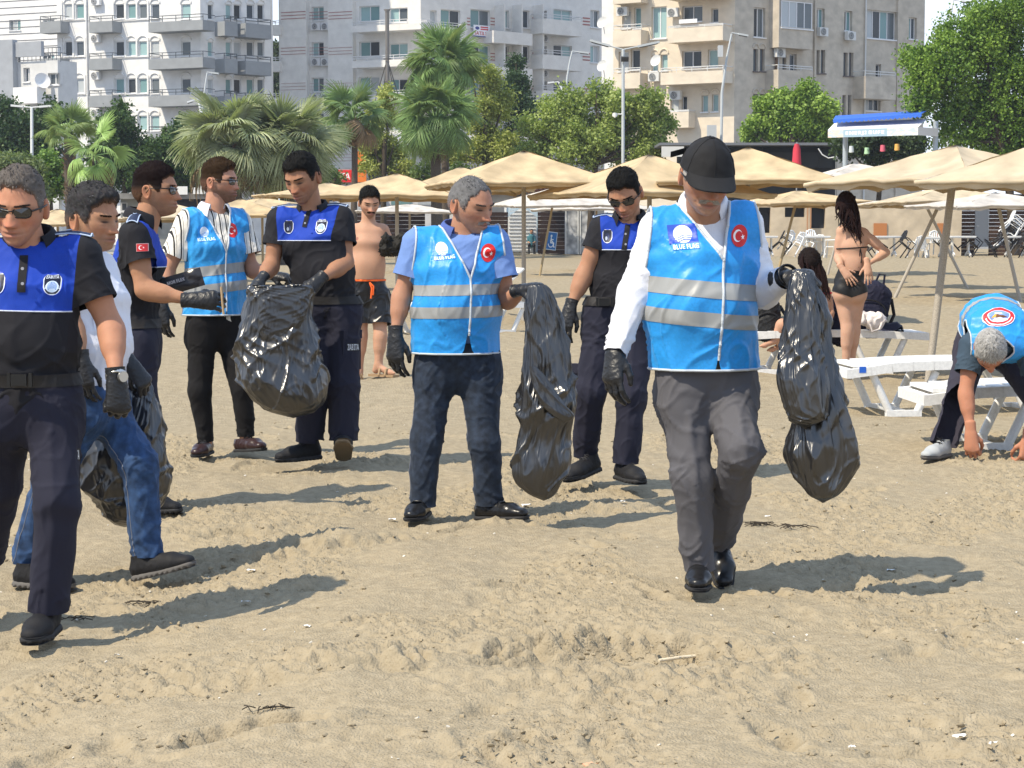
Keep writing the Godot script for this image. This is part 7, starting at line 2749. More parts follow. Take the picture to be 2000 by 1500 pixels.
func build_beach() -> void:
	var tan_ := canvas(0.72,0.56,0.34)
	var cream := canvas(0.72,0.60,0.42)
	var white := canvas(0.76,0.71,0.64)
	var pole_w := grain(0.55,0.50,0.42,0.6,3.0,0.35,0.0,0.05)
	var pole_y := grain(0.52,0.40,0.22,0.6,3.0,0.35,0.0,0.05)
	var pole_g := mat(0.30,0.30,0.29,0.5)
	umbrella("tan umbrella highest in the middle, above the balding man's head", 1023,294,361,30.0,1.25,12.0, tan_, [], pole_w)
	umbrella("tan umbrella whose left tip shows left of the balding man's head", 900,326,372,40.0,1.28,8.0, tan_, [], pole_y)
	umbrella("tan umbrella right of the shirtless man with a thick pale pole", 775,338,386,36.0,1.28,-6.0, tan_, [], pole_w)
	umbrella("tan umbrella between the bag holding officer and the shirtless man", 640,357,386,44.0,1.35,20.0, tan_, [], pole_y)
	umbrella("low tan umbrella left of the bag holding officer's face", 512,386,408,56.0,1.4,35.0, tan_, [], pole_y)
	umbrella("tan umbrella just right of the striped shirt man's chin", 470,388,420,46.0,1.2,5.0, tan_, [502,560], pole_y)
	umbrella("tan umbrella between the profile officer and the striped shirt man", 340,398,430,52.0,1.35,15.0, cream, [], pole_y)
	umbrella("small far tan umbrella left of the white t-shirt man's head", 112,408,440,58.0,1.35,25.0, tan_, [], pole_y)
	umbrella("pale umbrella low behind the shirtless man's shoulder", 800,398,414,62.0,1.5,10.0, white, [], pole_w)
	umbrella("whitish umbrella in front of the tiled roof right of the balding man", 1085,366,402,58.0,1.6,15.0, white, [1053,510], pole_y)
	umbrella("second whitish umbrella with rusty pole left of the glasses officer", 1165,384,408,64.0,1.5,30.0, white, [], pole_y)
	umbrella("large tan umbrella behind the glasses officer's head", 1269,301,377,29.0,1.30,24.0, tan_, [], pole_w)
	umbrella("tan umbrella with grey pole right of the black cap", 1461,287,360,29.0,1.28,-4.0, tan_, [], pole_g)
	umbrella("sagging tan umbrella on a rusty pole behind the woman's head", 1560,372,398,50.0,1.4,18.0, tan_, [1512,530], pole_y)
	umbrella("pale umbrella top peeping over the cream umbrella's left side", 1672,318,352,55.0,1.4,12.0, white, [1614,545], pole_w)
	umbrella("large cream umbrella on a leaning peeled pole at the right", 1868,283,354,18.0,0.93,38.0, cream, [1810,795], pole_w)
	umbrella("cream umbrella cut by the right edge of the photo", 2085,262,360,16.5,0.85,40.0, cream, [], pole_w)
	umbrella("low cream umbrella under the big cream one, pole leaning left", 1850,362,398,40.0,1.35,10.0, cream, [1744,549], pole_w)
	umbrella("far whitish umbrella before the wooden cabin", 1945,376,402,37.0,1.25,10.0, white, [1996,592], pole_w)
	umbrella("far pale umbrella with white pole between the two cream ones", 1800,380,402,46.0,1.25,40.0, white, [1894,564], pole_w)
	# loungers
	var p := on_level(1790,810,0.02)
	var lo := lounger("white lounger with blue marks on its rim behind the cap man's bag", at(1850,802,15.2) + Vector3(0.1,0,0),0.10,0.0)
	lo.position.y = ground(lo.position.x, lo.position.z)
	for q in [[-0.84,0.10],[0.28,0.14],[0.36,0.14]]:
		var mk := QuadMesh.new()
		mk.size = Vector2(0.05,0.045)
		put("painted_mark", mk, mat(0.02,0.12,0.55,0.6), lo, Transform3D(Basis(), Vector3(q[0],0.34 + (0.03 if q[0] > 0 else 0.0),0.335)))
	var l2 := lounger("nearest white lounger at the right edge beside the bending man", at(2070,872,12.9),0.05,0.0)
	l2.position.y = ground(l2.position.x, l2.position.z)
	var l3 := lounger("white lounger holding the backpacks and towel behind the woman", at(1598,715,19.0),0.06,0.0)
	l3.position.y = ground(l3.position.x, l3.position.z)
	var l4 := lounger("white lounger half hidden behind the balding man's back", at(900,630,26.0),0.4,40.0)
	l4.position.y = ground(l4.position.x, l4.position.z)
	towel_and_bags()
	# bar terrace
	var black := mat(0.018,0.018,0.020,0.6)
	var tg := "white plastic tables before the beach bar"
	for q in [[1490,500, "white table left of the tilted white chairs"],[1592,500, "white table just left of the standing woman"],[1730,500, "white table right of the standing woman"],[1822,502, "white table behind the leaning umbrella pole"],[1875,500, "white table between the two far poles"],[1985,500, "white table at the right edge before the cabin"]]:
		var tp := at(q[0], q[1],74.0)
		plastic_table(q[2], tp, 0.1)
	var cg := "white plastic chairs at the bar terrace"
	for q in [[1535,502,-28.0,30.0, "white chair tipped forward against the table, left one of the pair"],[1557,506,-28.0,25.0, "white chair tipped forward against the table, right one of the pair"],[1590,495,0.0,20.0, "upright white chair behind the table left of the woman"],[1790,508,0.0,200.0, "white chair turned away behind the leaning pole"],
		[1800,512,0.0,160.0, "white chair in front of the table near the brown post"],[1830,497,0.0,10.0, "white chair seen between the leaning pole and a far table"],[1625,505,0.0,250.0, "white chair left of the standing woman's elbow"]]:
		var cp := at(q[0], q[1],74.0 + 0.6 * sin(q[0]))
		var bs := Basis(Vector3.UP, deg_to_rad(q[3]))
		if q[2] != 0.0:
			bs = Basis(Vector3.BACK, deg_to_rad(q[2])) * Basis(Vector3.UP, deg_to_rad(q[3]))
			cp.y += 0.12
		plastic_chair(q[4], Transform3D(bs, cp), mats.white_plastic, cg)
	for q in [[1495,507,35.0,90.0, "dark chair leaning on the table by the cap man's shoulder"],[1515,505,-40.0,80.0, "dark chair tipped back beside the leaning white pair"],[1722,505,45.0,60.0, "dark chair tipped steeply behind the standing woman's arm"],[1752,505,-40.0,100.0, "dark chair tipped back right of the standing woman"],
		[1862,505,35.0,80.0, "dark chair tipped between table and leaning pole"],[1885,502,-40.0,90.0, "dark chair tipped back right of the far white table"],[1960,508,30.0,70.0, "dark chair at the foot of the stacked heap"],[1985,510,-30.0,110.0, "dark chair at the right edge below the heap"]]:
		var cp := at(q[0], q[1],74.0 + 0.6 * sin(q[0]))
		cp.y += 0.15
		plastic_chair(q[4], Transform3D(Basis(Vector3.BACK, deg_to_rad(q[2])) * Basis(Vector3.UP, deg_to_rad(q[3])), cp), black, "dark plastic chairs at the bar terrace")
	for k in 7:
		var cp := at(1952,502,74.0) + Vector3(0.04 * k, 0.10 + 0.13 * k, 0.02 * k)
		var names := ["lowest dark chair of the toppled stack before the cabin", "second chair up in the toppled stack, white", "third chair up in the toppled stack, dark", "fourth chair up in the toppled stack, dark", "fifth chair up in the toppled stack, dark", "sixth chair up in the toppled stack, white", "topmost white chair of the toppled stack before the cabin"]
		plastic_chair(names[k], Transform3D(Basis(Vector3.BACK, deg_to_rad(-38.0)) * Basis(Vector3.UP, deg_to_rad(90.0)), cp), mats.white_plastic if k in [1,5,6] else black, "chairs of the toppled stack")

func towel_and_bags() -> void:
	var navy := grain(0.012,0.014,0.045,0.75,12.0,0.3,0.4,0.05)
	# dark blue rucksack leaning on the lounger
	for q in [[1700,600,19.0,0.19,0.26,0.13,-18.0, navy, "dark blue rucksack with carrying loop leaning on the lounger behind the woman", true],[1640,622,18.9,0.20,0.22,0.13,-30.0, navy, "second dark blue bag left of the woman's legs", false],[1497,621,18.8,0.15,0.20,0.11,3.0, grain(0.010,0.010,0.011,0.6,14.0,0.4,0.5,0.06), "black backpack with side straps standing on the lounger beside the cap man", true]]:
		var c := at(q[0], q[1], q[2])
		var o := thing("backpack", q[8], "backpack", c, 0.0, "")
		o.rotation.z = deg_to_rad(q[6])
		var f := Field.new(Vector3(-0.35,-0.4,-0.3), Vector3(0.35,0.45,0.3),0.012)
		f.ell(Vector3(0, -q[4] * 0.7,0), Vector3(0, q[4] * 0.55,0), Vector3.RIGHT, q[3], q[5], q[3] * 0.85, q[5] * 0.85,0.03, q[4] * 0.4)
		f.ell(Vector3(0, -q[4] * 0.5, q[5] * 0.8), Vector3(0, -q[4] * 0.05, q[5] * 0.75), Vector3.RIGHT, q[3] * 0.72,0.05, q[3] * 0.7,0.045,0.015,0.05)
		put("pack", f.soup(func(p: Vector3, _n: Vector3) -> float: return cloth(p * 1.3,0.012,0.008)).mesh(), q[7], o)
		if q[9]:
			var lp := Soup.new()
			lp.tube([Vector3(-0.03, q[4] * 0.9,0), Vector3(-0.02, q[4] * 1.22,0.0), Vector3(0.03, q[4] * 1.25,0.0), Vector3(0.05, q[4] * 0.9,0)],[0.011],6)
			put("carrying_loop", lp.mesh(), q[7], o)
		var zp := Soup.new()
		var arc := []
		for k in 13:
			var a := PI * k / 12.0
			arc.append(Vector3(cos(a) * q[3] * 0.7, sin(a) * q[4] * 0.35 - q[4] * 0.1, q[5] * 0.98))
		zp.tube(arc, [0.007],5)
		put("zip", zp.mesh(), mats.black_fabric, o)
		var sp := Soup.new()
		sp.tube([Vector3(q[3] * 0.9, q[4] * 0.5,-0.05), Vector3(q[3] * 1.2,0.0,0.02), Vector3(q[3] * 1.1, -q[4] * 0.6,0.03)],[0.016],6)
		put("shoulder_strap", sp.mesh(), mats.black_fabric, o)
	# dark towel hanging over the lounger's end
	var g := []
	var pts := [[1640,652],[1668,640],[1700,636],[1732,632],[1752,628],[1760,640],[1766,660]]
	for i in pts.size():
		var row := []
		for k in 9:
			var w := at(pts[i][0], pts[i][1],18.95 - 0.055 * (k - 4))
			w.y += 0.018 * sin(k * 1.9 + i * 0.8) - (0.02 * absf(k - 4) if i < 5 else 0.0)
			row.append(w)
		g.append(row)
	var s := Soup.new()
	s.grid(g)
	var base := at(1710,640,18.9)
	var tw := Soup.new()
	tw.add(s)
	tw.add(s.offset(-0.012))
	tag(put("towel", tw.moved(Transform3D(Basis(), -base)).mesh(), navy, self, Transform3D(Basis(), base)), "dark blue towel hanging over the end of the lounger", "towel")
	var f := Field.new(Vector3.ONE * -0.25, Vector3.ONE * 0.25,0.012)
	for k in 7:
		f.cap(Vector3(rng.randf_range(-0.12,0.12), rng.randf_range(-0.06,0.05), rng.randf_range(-0.06,0.06)), Vector3(rng.randf_range(-0.12,0.12), rng.randf_range(-0.06,0.03), rng.randf_range(-0.06,0.06)),0.05,0.04,0.03)
	var wb := put("carrier_bag", f.soup(func(p: Vector3, _n: Vector3) -> float: return 0.02 * ridge(p.x * 9.0, p.y * 9.0, p.z * 9.0)).mesh(), mat(0.66,0.62,0.62,0.5), self, Transform3D(Basis(Vector3.BACK, -0.3), at(1693,622,18.62)))
	tag(wb, "crumpled whitish carrier bag lying on the dark towel", "bag")
	var hl := Soup.new()
	hl.tube([Vector3(0.02,-0.03,0.09), Vector3(0.06,-0.10,0.11), Vector3(0.12,-0.06,0.10), Vector3(0.13,0.0,0.07)],[0.010],6)
	put("handle", hl.mesh(), mat(0.66,0.62,0.62,0.5), wb)

# ---------------------------------------------------------------- buildings
# upright plane through two surveyed edges (picture x and distance)
func frame_of(pxl: float, dl: float, pxr: float, dr: float) -> Dictionary:
	var a := at(pxl, 445, dl)
	var b := at(pxr, 445, dr)
	a.y = 0.0
	b.y = 0.0
	var x := (b - a).normalized()
	return {"o": a, "x": x, "n": x.cross(Vector3.UP), "w": a.distance_to(b)}

func on_plane(fr: Dictionary, px: float, py: float, out := 0.0) -> Vector2:
	var eye := Vector3(0, EYE, 0)
	var d := at(px, py, 1.0) - eye
	var o: Vector3 = fr.get("world", fr.o) + fr.n * out
	var t: float = (o - eye).dot(fr.n) / d.dot(fr.n)
	var p: Vector3 = eye + d * t - o
	return Vector2(p.dot(fr.x), p.y)

func box_uv(fr: Dictionary, px: Array, out := 0.0) -> Rect2:
	var a := on_plane(fr, px[0], px[3], out)
	var b := on_plane(fr, px[2], px[1], out)
	return Rect2(a, b - a)

func pt(fr: Dictionary, u: float, v: float, out: float) -> Vector3:
	return fr.o + fr.x * u + Vector3.UP * v + fr.n * out

func slab_on(s: Soup, fr: Dictionary, r: Rect2, back: float, front: float) -> void:
	var c := pt(fr, r.position.x + r.size.x * 0.5, r.position.y + r.size.y * 0.5, (back + front) * 0.5)
	s.obox(Transform3D(Basis(fr.x, Vector3.UP, fr.n), c), Vector3(r.size.x, r.size.y, front - back))

# wall with real openings and reveals
func wall_soup(fr: Dictionary, r: Rect2, holes: Array, deep: float) -> Soup:
	var s := Soup.new()
	var us := [r.position.x, r.end.x]
	var vs := [r.position.y, r.end.y]
	for h in holes:
		us.append_array([h.position.x, h.end.x])
		vs.append_array([h.position.y, h.end.y])
	us.sort()
	vs.sort()
	for i in us.size() - 1:
		if us[i + 1] - us[i] < 0.001 or us[i] < r.position.x - 0.001 or us[i + 1] > r.end.x + 0.001:
			continue
		for k in vs.size() - 1:
			if vs[k + 1] - vs[k] < 0.001 or vs[k] < r.position.y - 0.001 or vs[k + 1] > r.end.y + 0.001:
				continue
			var m := Vector2((us[i] + us[i + 1]) * 0.5, (vs[k] + vs[k + 1]) * 0.5)
			var open := false
			for h in holes:
				if h.has_point(m):
					open = true
			if not open:
				s.quad(pt(fr, us[i], vs[k + 1],0), pt(fr, us[i + 1], vs[k + 1],0), pt(fr, us[i + 1], vs[k],0), pt(fr, us[i], vs[k],0))
	for h in holes:
		var a := pt(fr, h.position.x, h.position.y, 0)
		var b := pt(fr, h.end.x, h.position.y, 0)
		var c := pt(fr, h.end.x, h.end.y, 0)
		var d := pt(fr, h.position.x, h.end.y, 0)
		var q: Vector3 = fr.n * -deep
		s.quad(a, a + q, b + q, b)
		s.quad(c, c + q, d + q, d)
		s.quad(b, b + q, c + q, c)
		s.quad(d, d + q, a + q, a)
		s.quad(d + q, c + q, b + q, a + q)
	return s

var glass := []
var win_frame: Material
var pick := 0

func window(parent: Node, fr: Dictionary, r: Rect2, deep: float, cols: int, g := -1, fm: Material = null, called := "window") -> void:
	var f := Soup.new()
	var t := minf(0.07, r.size.x * 0.10)
	slab_on(f, fr, Rect2(r.position, Vector2(r.size.x, t)), -deep + 0.01, -deep + 0.08)
	slab_on(f, fr, Rect2(r.position + Vector2(0, r.size.y - t), Vector2(r.size.x, t)), -deep + 0.01, -deep + 0.08)
	for k in cols + 1:
		slab_on(f, fr, Rect2(r.position + Vector2((r.size.x - t) * k / cols, t), Vector2(t, r.size.y - 2.0 * t)), -deep + 0.012, -deep + 0.078)
	slab_on(f, fr, Rect2(r.position + Vector2(-0.06,-0.08), Vector2(r.size.x + 0.12,0.078)),0.003,0.10)
	var o := put(called, f.mesh(), fm if fm else win_frame, parent)
	for k in cols:
		var p := Soup.new()
		var u0 := r.position.x + r.size.x * k / cols
		slab_on(p, fr, Rect2(u0 + t * 0.6, r.position.y + t * 0.6, r.size.x / cols - t * 1.0, r.size.y - t * 1.2), -deep + 0.02, -deep + 0.045)
		pick = (pick * 7 + 3) % 31
		put("pane", p.mesh(), glass[g if g >= 0 and k == 0 else pick % glass.size()], o)

func arch_over(parent: Node, fr: Dictionary, r: Rect2, m: Material, rise := 1.0) -> void:
	var s := Soup.new()
	var c := Vector2(r.position.x + r.size.x * 0.5, r.end.y + 0.06)
	var pth := []
	for k in 11:
		var a := PI * k / 10.0
		pth.append(pt(fr, c.x + cos(a) * (r.size.x * 0.5 + 0.05), c.y + sin(a) * (r.size.x * 0.5 + 0.05) * rise, 0.02))
	s.tube(pth, [0.07],6)
	put("arch", s.mesh(), m, parent)

func balcony(parent: Node, fr: Dictionary, px: Array, out: float, m: Material, rail_px: float, rm: Material) -> void:
	var r := box_uv(fr, px, out)
	var s := Soup.new()
	slab_on(s, fr, r, out - 0.12, out)
	slab_on(s, fr, Rect2(r.position + Vector2(0.002,0.004), Vector2(0.12, r.size.y - 0.008)),0.0, out - 0.122)
	slab_on(s, fr, Rect2(r.position + Vector2(r.size.x - 0.122,0.004), Vector2(0.12, r.size.y - 0.008)),0.0, out - 0.122)
	slab_on(s, fr, Rect2(r.position + Vector2(0.125,0.0), Vector2(r.size.x - 0.25,0.16)),0.0, out - 0.122)
	var o := put("balcony", s.mesh(), m, parent)
	if rail_px > 0.0:
		var h: float = rail_px / FOCAL * 160.0
		var b := Soup.new()
		for v in [0.5,1.0]:
			slab_on(b, fr, Rect2(r.position.x, r.end.y + h * v - 0.025, r.size.x, 0.05), out - 0.09, out - 0.04)
		var n := maxi(2, int(r.size.x / 1.1))
		for k in n + 1:
			slab_on(b, fr, Rect2(r.position.x + (r.size.x - 0.04) * k / n, r.end.y, 0.04, h - 0.028), out - 0.085, out - 0.045)
		for u in [0.0, r.size.x - 0.05]:
			slab_on(b, fr, Rect2(r.position.x + u, r.end.y + h - 0.024,0.05,0.048),0.0, out - 0.092)
		put("railing", b.mesh(), rm, o)

func cooler(parent: Node, fr: Dictionary, px: float, py: float, out: float, m: Material) -> void:
	var c := on_plane(fr, px, py, out)
	var s := Soup.new()
	slab_on(s, fr, Rect2(c.x - 0.42, c.y - 0.30,0.84,0.60), out - 0.3, out)
	var o := put("air_conditioner", s.mesh(), m, parent)
	var f := Soup.new()
	f.tube([pt(fr, c.x - 0.08, c.y, out + 0.003), pt(fr, c.x - 0.08, c.y, out + 0.03)],[0.25],16)
	put("fan", f.mesh(), glass[0], o)
	var g := Soup.new()
	for k in 4:
		g.tube(ring_path(pt(fr, c.x - 0.08, c.y, out + 0.035), fr.n, 0.07 + 0.06 * k),[0.012],4)
	put("fan_grille", g.mesh(), m, o)

func dish(parent: Node, p: Vector3, towards: Vector3, r: float, m: Material) -> void:
	var g := []
	var b := Basis.looking_at(towards, Vector3.UP)
	for i in 6:
		var row := []
		for k in 18:
			var a := TAU * k / 18.0
			var q := r * i / 5.0
			row.append(p + b * Vector3(cos(a) * q, sin(a) * q, -q * q * 0.35 / r))
		g.append(row)
	var s := Soup.new()
	s.grid(g, true)
	s.tube([p, p + Vector3(0, -r * 1.6,0) - towards * 0.2],[0.03],5)
	put("satellite_dish", s.mesh(), m, parent)

func plaster(r: float, g: float, b: float, wear := 0.10) -> StandardMaterial3D:
	var m := grain(r, g, b, 0.9,0.11, wear, 0.15,0.02,5,51)
	return m

func build_background() -> void:
	glass = [mat(0.03,0.035,0.04,0.12), mat(0.16,0.28,0.28,0.15), mat(0.42,0.45,0.46,0.3), mat(0.07,0.085,0.10,0.1), mat(0.28,0.42,0.42,0.2), mat(0.12,0.14,0.15,0.12)]
	win_frame = mat(0.70,0.70,0.70,0.5)
	left_blocks()
	red_line_block()
	beige_block()
	beach_buildings()
	trees()
	lamps()

func left_blocks() -> void:
	var white := plaster(0.80,0.79,0.77)
	var pale := plaster(0.62,0.62,0.61)
	var grey := plaster(0.30,0.315,0.325)
	var rail := mat(0.07,0.08,0.09,0.5)
	var line := mat(0.12,0.12,0.13,0.8)
	var gm := plaster(0.36,0.38,0.41)
	# far white block with dark lines
	var fr := frame_of(-60,202,130,197)
	var b := thing("apartment_building", "white apartment block with dark horizontal lines at the top left corner", "building", fr.o)
	var loc := frame_local(fr)
	var r := Rect2(0,0, loc.w, 36.0)
	var holes := []
	for k in 3:
		for x in [18,84]:
			holes.append(box_uv(fr, [x, 38 - 68 + 68 * k, x + 22,60 - 68 + 68 * k]))
	put("wall", wall_soup(loc, r, holes, 0.2).mesh(), white, b)
	put("roof", _block(loc, r, 9.0,0.0), white, b)
	for h in holes:
		window(b, loc, h, 0.2,3,-1)
	for k in 16:
		var y := 2.0 + k * 13.0
		var s := Soup.new()
		slab_on(s, loc, Rect2(0, on_plane(fr, 40, y).y, loc.w, 0.07),0.002,0.02)
		put("line", s.mesh(), line, b)
	# low house in front of it
	fr = frame_of(-20,144,118,141)
	b = thing("house", "grey and white terraced house with roof railing at the far left", "house", fr.o)
	loc = frame_local(fr)
	var top := on_plane(fr, 60,120).y
	holes = [box_uv(fr, [46,132,58,160]), box_uv(fr, [94,142,116,166])]
	put("wall", wall_soup(loc, Rect2(0,0, loc.w, top), holes, 0.3).mesh(), pale, b)
	put("roof", _block(loc, Rect2(0,0, loc.w, top),2.0,0.002), pale, b)
	for h in holes:
		window(b, loc, h, 0.3,2,3)
	var s2 := Soup.new()
	slab_on(s2, loc, box_uv(fr, [25,80,80,112],0.3),0.0,0.3)
	slab_on(s2, loc, box_uv(fr, [-18,77,24,200],0.5),0.0,0.5)
	put("grey_wall", s2.mesh(), gm, b)
	s2 = Soup.new()
	slab_on(s2, loc, box_uv(fr, [26,169,72,203],1.2),0.3,1.2)
	put("terrace", s2.mesh(), white, b)
	var rl := Soup.new()
	for k in 12:
		var u := on_plane(fr, 24 + 8 * k, 80)
		rl.tube([pt(loc, u.x, top - 0.1,-0.3), pt(loc, u.x, top + 0.9,-0.3)],[0.02],4)
	var u0 := on_plane(fr, 24,80).x
	rl.tube([pt(loc, u0, top + 0.9,-0.3), pt(loc, loc.w, top + 0.9,-0.3)],[0.03],4)
	put("railing", rl.mesh(), rail, b)
	dish(b, pt(loc, on_plane(fr, 93,160).x, on_plane(fr, 93,160).y, 0.6), Vector3(0.5,0.3,0.8).normalized(),0.55, win_frame)
	# grey-balconied block
	fr = frame_of(118,162,396,156)
	b = thing("apartment_building", "white apartment block with grey angular balconies and small arches at the left", "building", fr.o)
	loc = frame_local(fr)
	var wins := [[126,141,1],[148,164,1],[225,242,1],[249,265,1],[271,288,1],[295,311,1],[354,372,1]]
	holes = []
	for k in range(-1,4):
		for w in wins:
			holes.append(box_uv(fr, [w[0],80 + 72.7 * k, w[1],110 + 72.7 * k]))
	put("wall", wall_soup(loc, Rect2(0,0, loc.w, 36), holes, 0.18).mesh(), white, b)
	put("roof", _block(loc, Rect2(0,0, loc.w, 36),10.0,0.0), white, b)
	for h in holes:
		window(b, loc, h, 0.18,1)
		arch_over(b, loc, h, white, 0.75)
	for k in range(-1,4):
		var y := 72.7 * k
		balcony(b, loc, [174,113 + y, 219,137 + y],1.2, grey, 10, rail)
		balcony(b, loc, [78,113 + y, 118,138 + y],1.1, grey, 10, rail)
		balcony(b, loc, [290,111 + y, 396,136 + y],1.6, grey, 11, rail)
		var led := Soup.new()
		for q in [[118,173],[220,289]]:
			slab_on(led, loc, box_uv(fr, [q[0],112 + y, q[1],114.5 + y]),0.003,0.08)
		put("ledge", led.mesh(), white, b)
		cooler(b, loc, 185,75 + y, 0.4, win_frame)
		for x in [121,144,167,222,246,268,290]:
			var fin := Soup.new()
			slab_on(fin, loc, box_uv(fr, [x - 1.2,74 + y, x + 1.2,112 + y]),0.003,0.10)
			put("pilaster", fin.mesh(), white, b)
	var pipe := Soup.new()
	pipe.tube([pt(loc, on_plane(fr, 171,100).x, 0,0.1), pt(loc, on_plane(fr, 171,100).x, 36,0.1)],[0.07],6)
	put("drainpipe", pipe.mesh(), white, b)
	var shade := frame_of(396,156,532,161)
	var sl := frame_rel(shade, fr.o)
	holes = []
	for k in range(-1,4):
		for w in [[406,416],[441,452],[457,471],[482,496],[503,516]]:
			holes.append(box_uv(shade, [w[0],82 + 72.7 * k, w[1],110 + 72.7 * k]))
	put("side_wall", wall_soup(sl, Rect2(0.002,0, sl.w, 36), holes, 0.18).mesh(), white, b)
	for h in holes:
		window(b, sl, h, 0.18,1)
		arch_over(b, sl, h, white, 0.75)
	for k in range(-1,4):
		var y := 72.7 * k
		balcony(b, sl, [439,116 + y, 464,142 + y],1.2, grey, 10, rail)
		balcony(b, sl, [480,122 + y, 530,145 + y],1.4, grey, 10, rail)
	put("side_block", _block(sl, Rect2(0.002,0, sl.w, 36),8.0,0.0), white, b)

# the same frame seen from the building's own origin
func frame_local(fr: Dictionary) -> Dictionary:
	return {"o": Vector3.ZERO, "x": fr.x, "n": fr.n, "w": fr.w, "world": fr.o}

func frame_rel(fr: Dictionary, base: Vector3) -> Dictionary:
	return {"o": fr.o - base, "x": fr.x, "n": fr.n, "w": fr.w, "world": fr.o}

# the body of a building behind its front
func _block(fr: Dictionary, r: Rect2, deep: float, gap: float) -> Mesh:
	var s := Soup.new()
	var a := pt(fr, r.position.x, 0,0)
	var b := pt(fr, r.end.x, 0,0)
	var q: Vector3 = fr.n * -deep
	var h := Vector3.UP * (r.size.y - gap)
	s.quad(a + q + h, a + h, a, a + q)
	s.quad(b + h, b + q + h, b + q, b)
	s.quad(b + q + h, a + q + h, a + q, b + q)
	s.quad(a + q + h, b + q + h, b + h, a + h)
	return s.mesh()

func red_line_block() -> void:
	var white := plaster(0.80,0.78,0.74)
	var red := mat(0.36,0.14,0.13,0.8)
	var rail := mat(0.62,0.62,0.62,0.4)
	var fr := frame_of(548,171,823,165)
	var b := thing("apartment_building", "cream white apartment block with thin red lines and teal curtains in the middle", "building", fr.o)
	var loc := frame_local(fr)
	var holes := []
	var holes2 := []
	for k in range(-1,4):
		var y := 69.5 * k
		holes.append(box_uv(fr, [609,82 + y, 632,110 + y]))
		holes.append(box_uv(fr, [702,80 + y, 741,112 + y]))
		holes.append(box_uv(fr, [760,84 + y, 796,114 + y]))
	put("wall", wall_soup(loc, Rect2(0,0, loc.w, 36), holes, 0.25).mesh(), white, b)
	put("roof", _block(loc, Rect2(0,0, loc.w, 36),12.0,0.0), white, b)
	for h in holes:
		window(b, loc, h, 0.25,2,4 if pick % 2 else 1)
	var pier := Soup.new()
	for q in [[549,597],[642,688]]:
		slab_on(pier, loc, box_uv(fr, [q[0],-110, q[1],330],0.5),0.003,0.5)
	put("pier", pier.mesh(), white, b)
	var d: float = 168.0
	for k in range(-1,4):
		var y := 69.5 * k
		balcony(b, loc, [688,114 + y, 822,133 + y],1.8, white, 9, rail)
		for q in 3:
			for e in [[549,597,0.5],[642,688,0.5],[598,641,0.0]]:
				var s := Soup.new()
				slab_on(s, loc, box_uv(fr, [e[0],92.5 + y + 6.3 * q, e[1],93.8 + y + 6.3 * q], e[2]), e[2] + 0.003, e[2] + 0.03)
				put("red_line", s.mesh(), red, b)
		cooler(b, loc, 616,121 + y, 0.4, rail)
		cooler(b, loc, 635,121 + y, 0.4, rail)
	for k in range(-1,4):
		balcony(b, loc, [528,119 + 71.0 * k, 547,140 + 71.0 * k],0.8, white, 8, rail)
	# shaded right wing, turned away from the sun
	var sh := frame_of(823,165,1176,179)
	var sl := frame_rel(sh, fr.o)
	holes = []
	var doors := [[840,853,1],[861,899,2],[919,957,2],[969,994,2],[1008,1034,2],[1061,1068,1],[1081,1117,2],[1153,1171,2]]
	for k in range(-1,4):
		var y := 69.0 * k
		for w in doors:
			holes.append(box_uv(sh, [w[0],90 + y, w[1],122 + y]))
	put("wing_wall", wall_soup(sl, Rect2(0.002,0, sl.w, 36), holes, 0.25).mesh(), white, b)
	put("wing_block", _block(sl, Rect2(0.002,0, sl.w, 36),12.0,0.0), white, b)
	var i := 0
	for h in holes:
		window(b, sl, h, 0.25, doors[i % doors.size()][2])
		i += 1
	for k in range(-1,4):
		var y := 69.0 * k
		balcony(b, sl, [834,125 + y, 911,145 + y],1.5, white, 9, rail)
		balcony(b, sl, [964,135 + y, 1040,152 + y],1.3, white, 0, rail)
		balcony(b, sl, [1060,112 + y, 1137,134 + y],1.5, white, 10, rail)
		for q in 3:
			for e in [[912,918],[958,966],[1040,1060],[1138,1152]]:
				var s := Soup.new()
				slab_on(s, sl, box_uv(sh, [e[0],104 + y + 6.3 * q, e[1],105.2 + y + 6.3 * q]),0.003,0.03)
				put("red_line", s.mesh(), red, b)
		var fin := Soup.new()
		for x in [[966,968],[1000,1002],[1041,1044]]:
			slab_on(fin, sl, box_uv(sh, [x[0],80 + y, x[1],150 + y]),0.003,1.2)
		put("fin", fin.mesh(), white, b)
		cooler(b, sl, 1066,144 + y, 0.4, rail)
	var bn := box_uv(sh, [924,51,956,71],0.3)
	var im := blank(256,160, Color(0.93,0.93,0.95))
	write_text(im, "SATILIK", Rect2(16,86,224,48), Color(0.75,0.12,0.15))
	im.fill_rect(Rect2i(110,16,120,18), Color(0.75,0.18,0.2))
	im.fill_rect(Rect2i(110,44,120,20), Color(0.80,0.25,0.28))
	disc(im, 60,42,32,22, Color(0.22,0.27,0.55))
	im.fill_rect(Rect2i(0,146,256,14), Color(0.25,0.3,0.55))
	var qm := QuadMesh.new()
	qm.size = bn.size
	var o := put("sale_banner", qm, printed(im, 0.7), self, Transform3D(Basis(sh.x, Vector3.UP, sh.n), pt(sh, bn.position.x + bn.size.x * 0.5, bn.position.y + bn.size.y * 0.5,0.35)))
	tag(o, "white banner with red sale lettering hung on an upper window", "banner")
	# dark tree between the blocks shows through the gap
	leafy("tree", "dark tree seen in the gap between the two left apartment blocks", "tree", 190.0,[[538,110,22],[536,150,24],[540,190,26],[530,230,30]],900,0.28, Color(0.03,0.055,0.025), Color(0.07,0.11,0.04),[538,300],5)

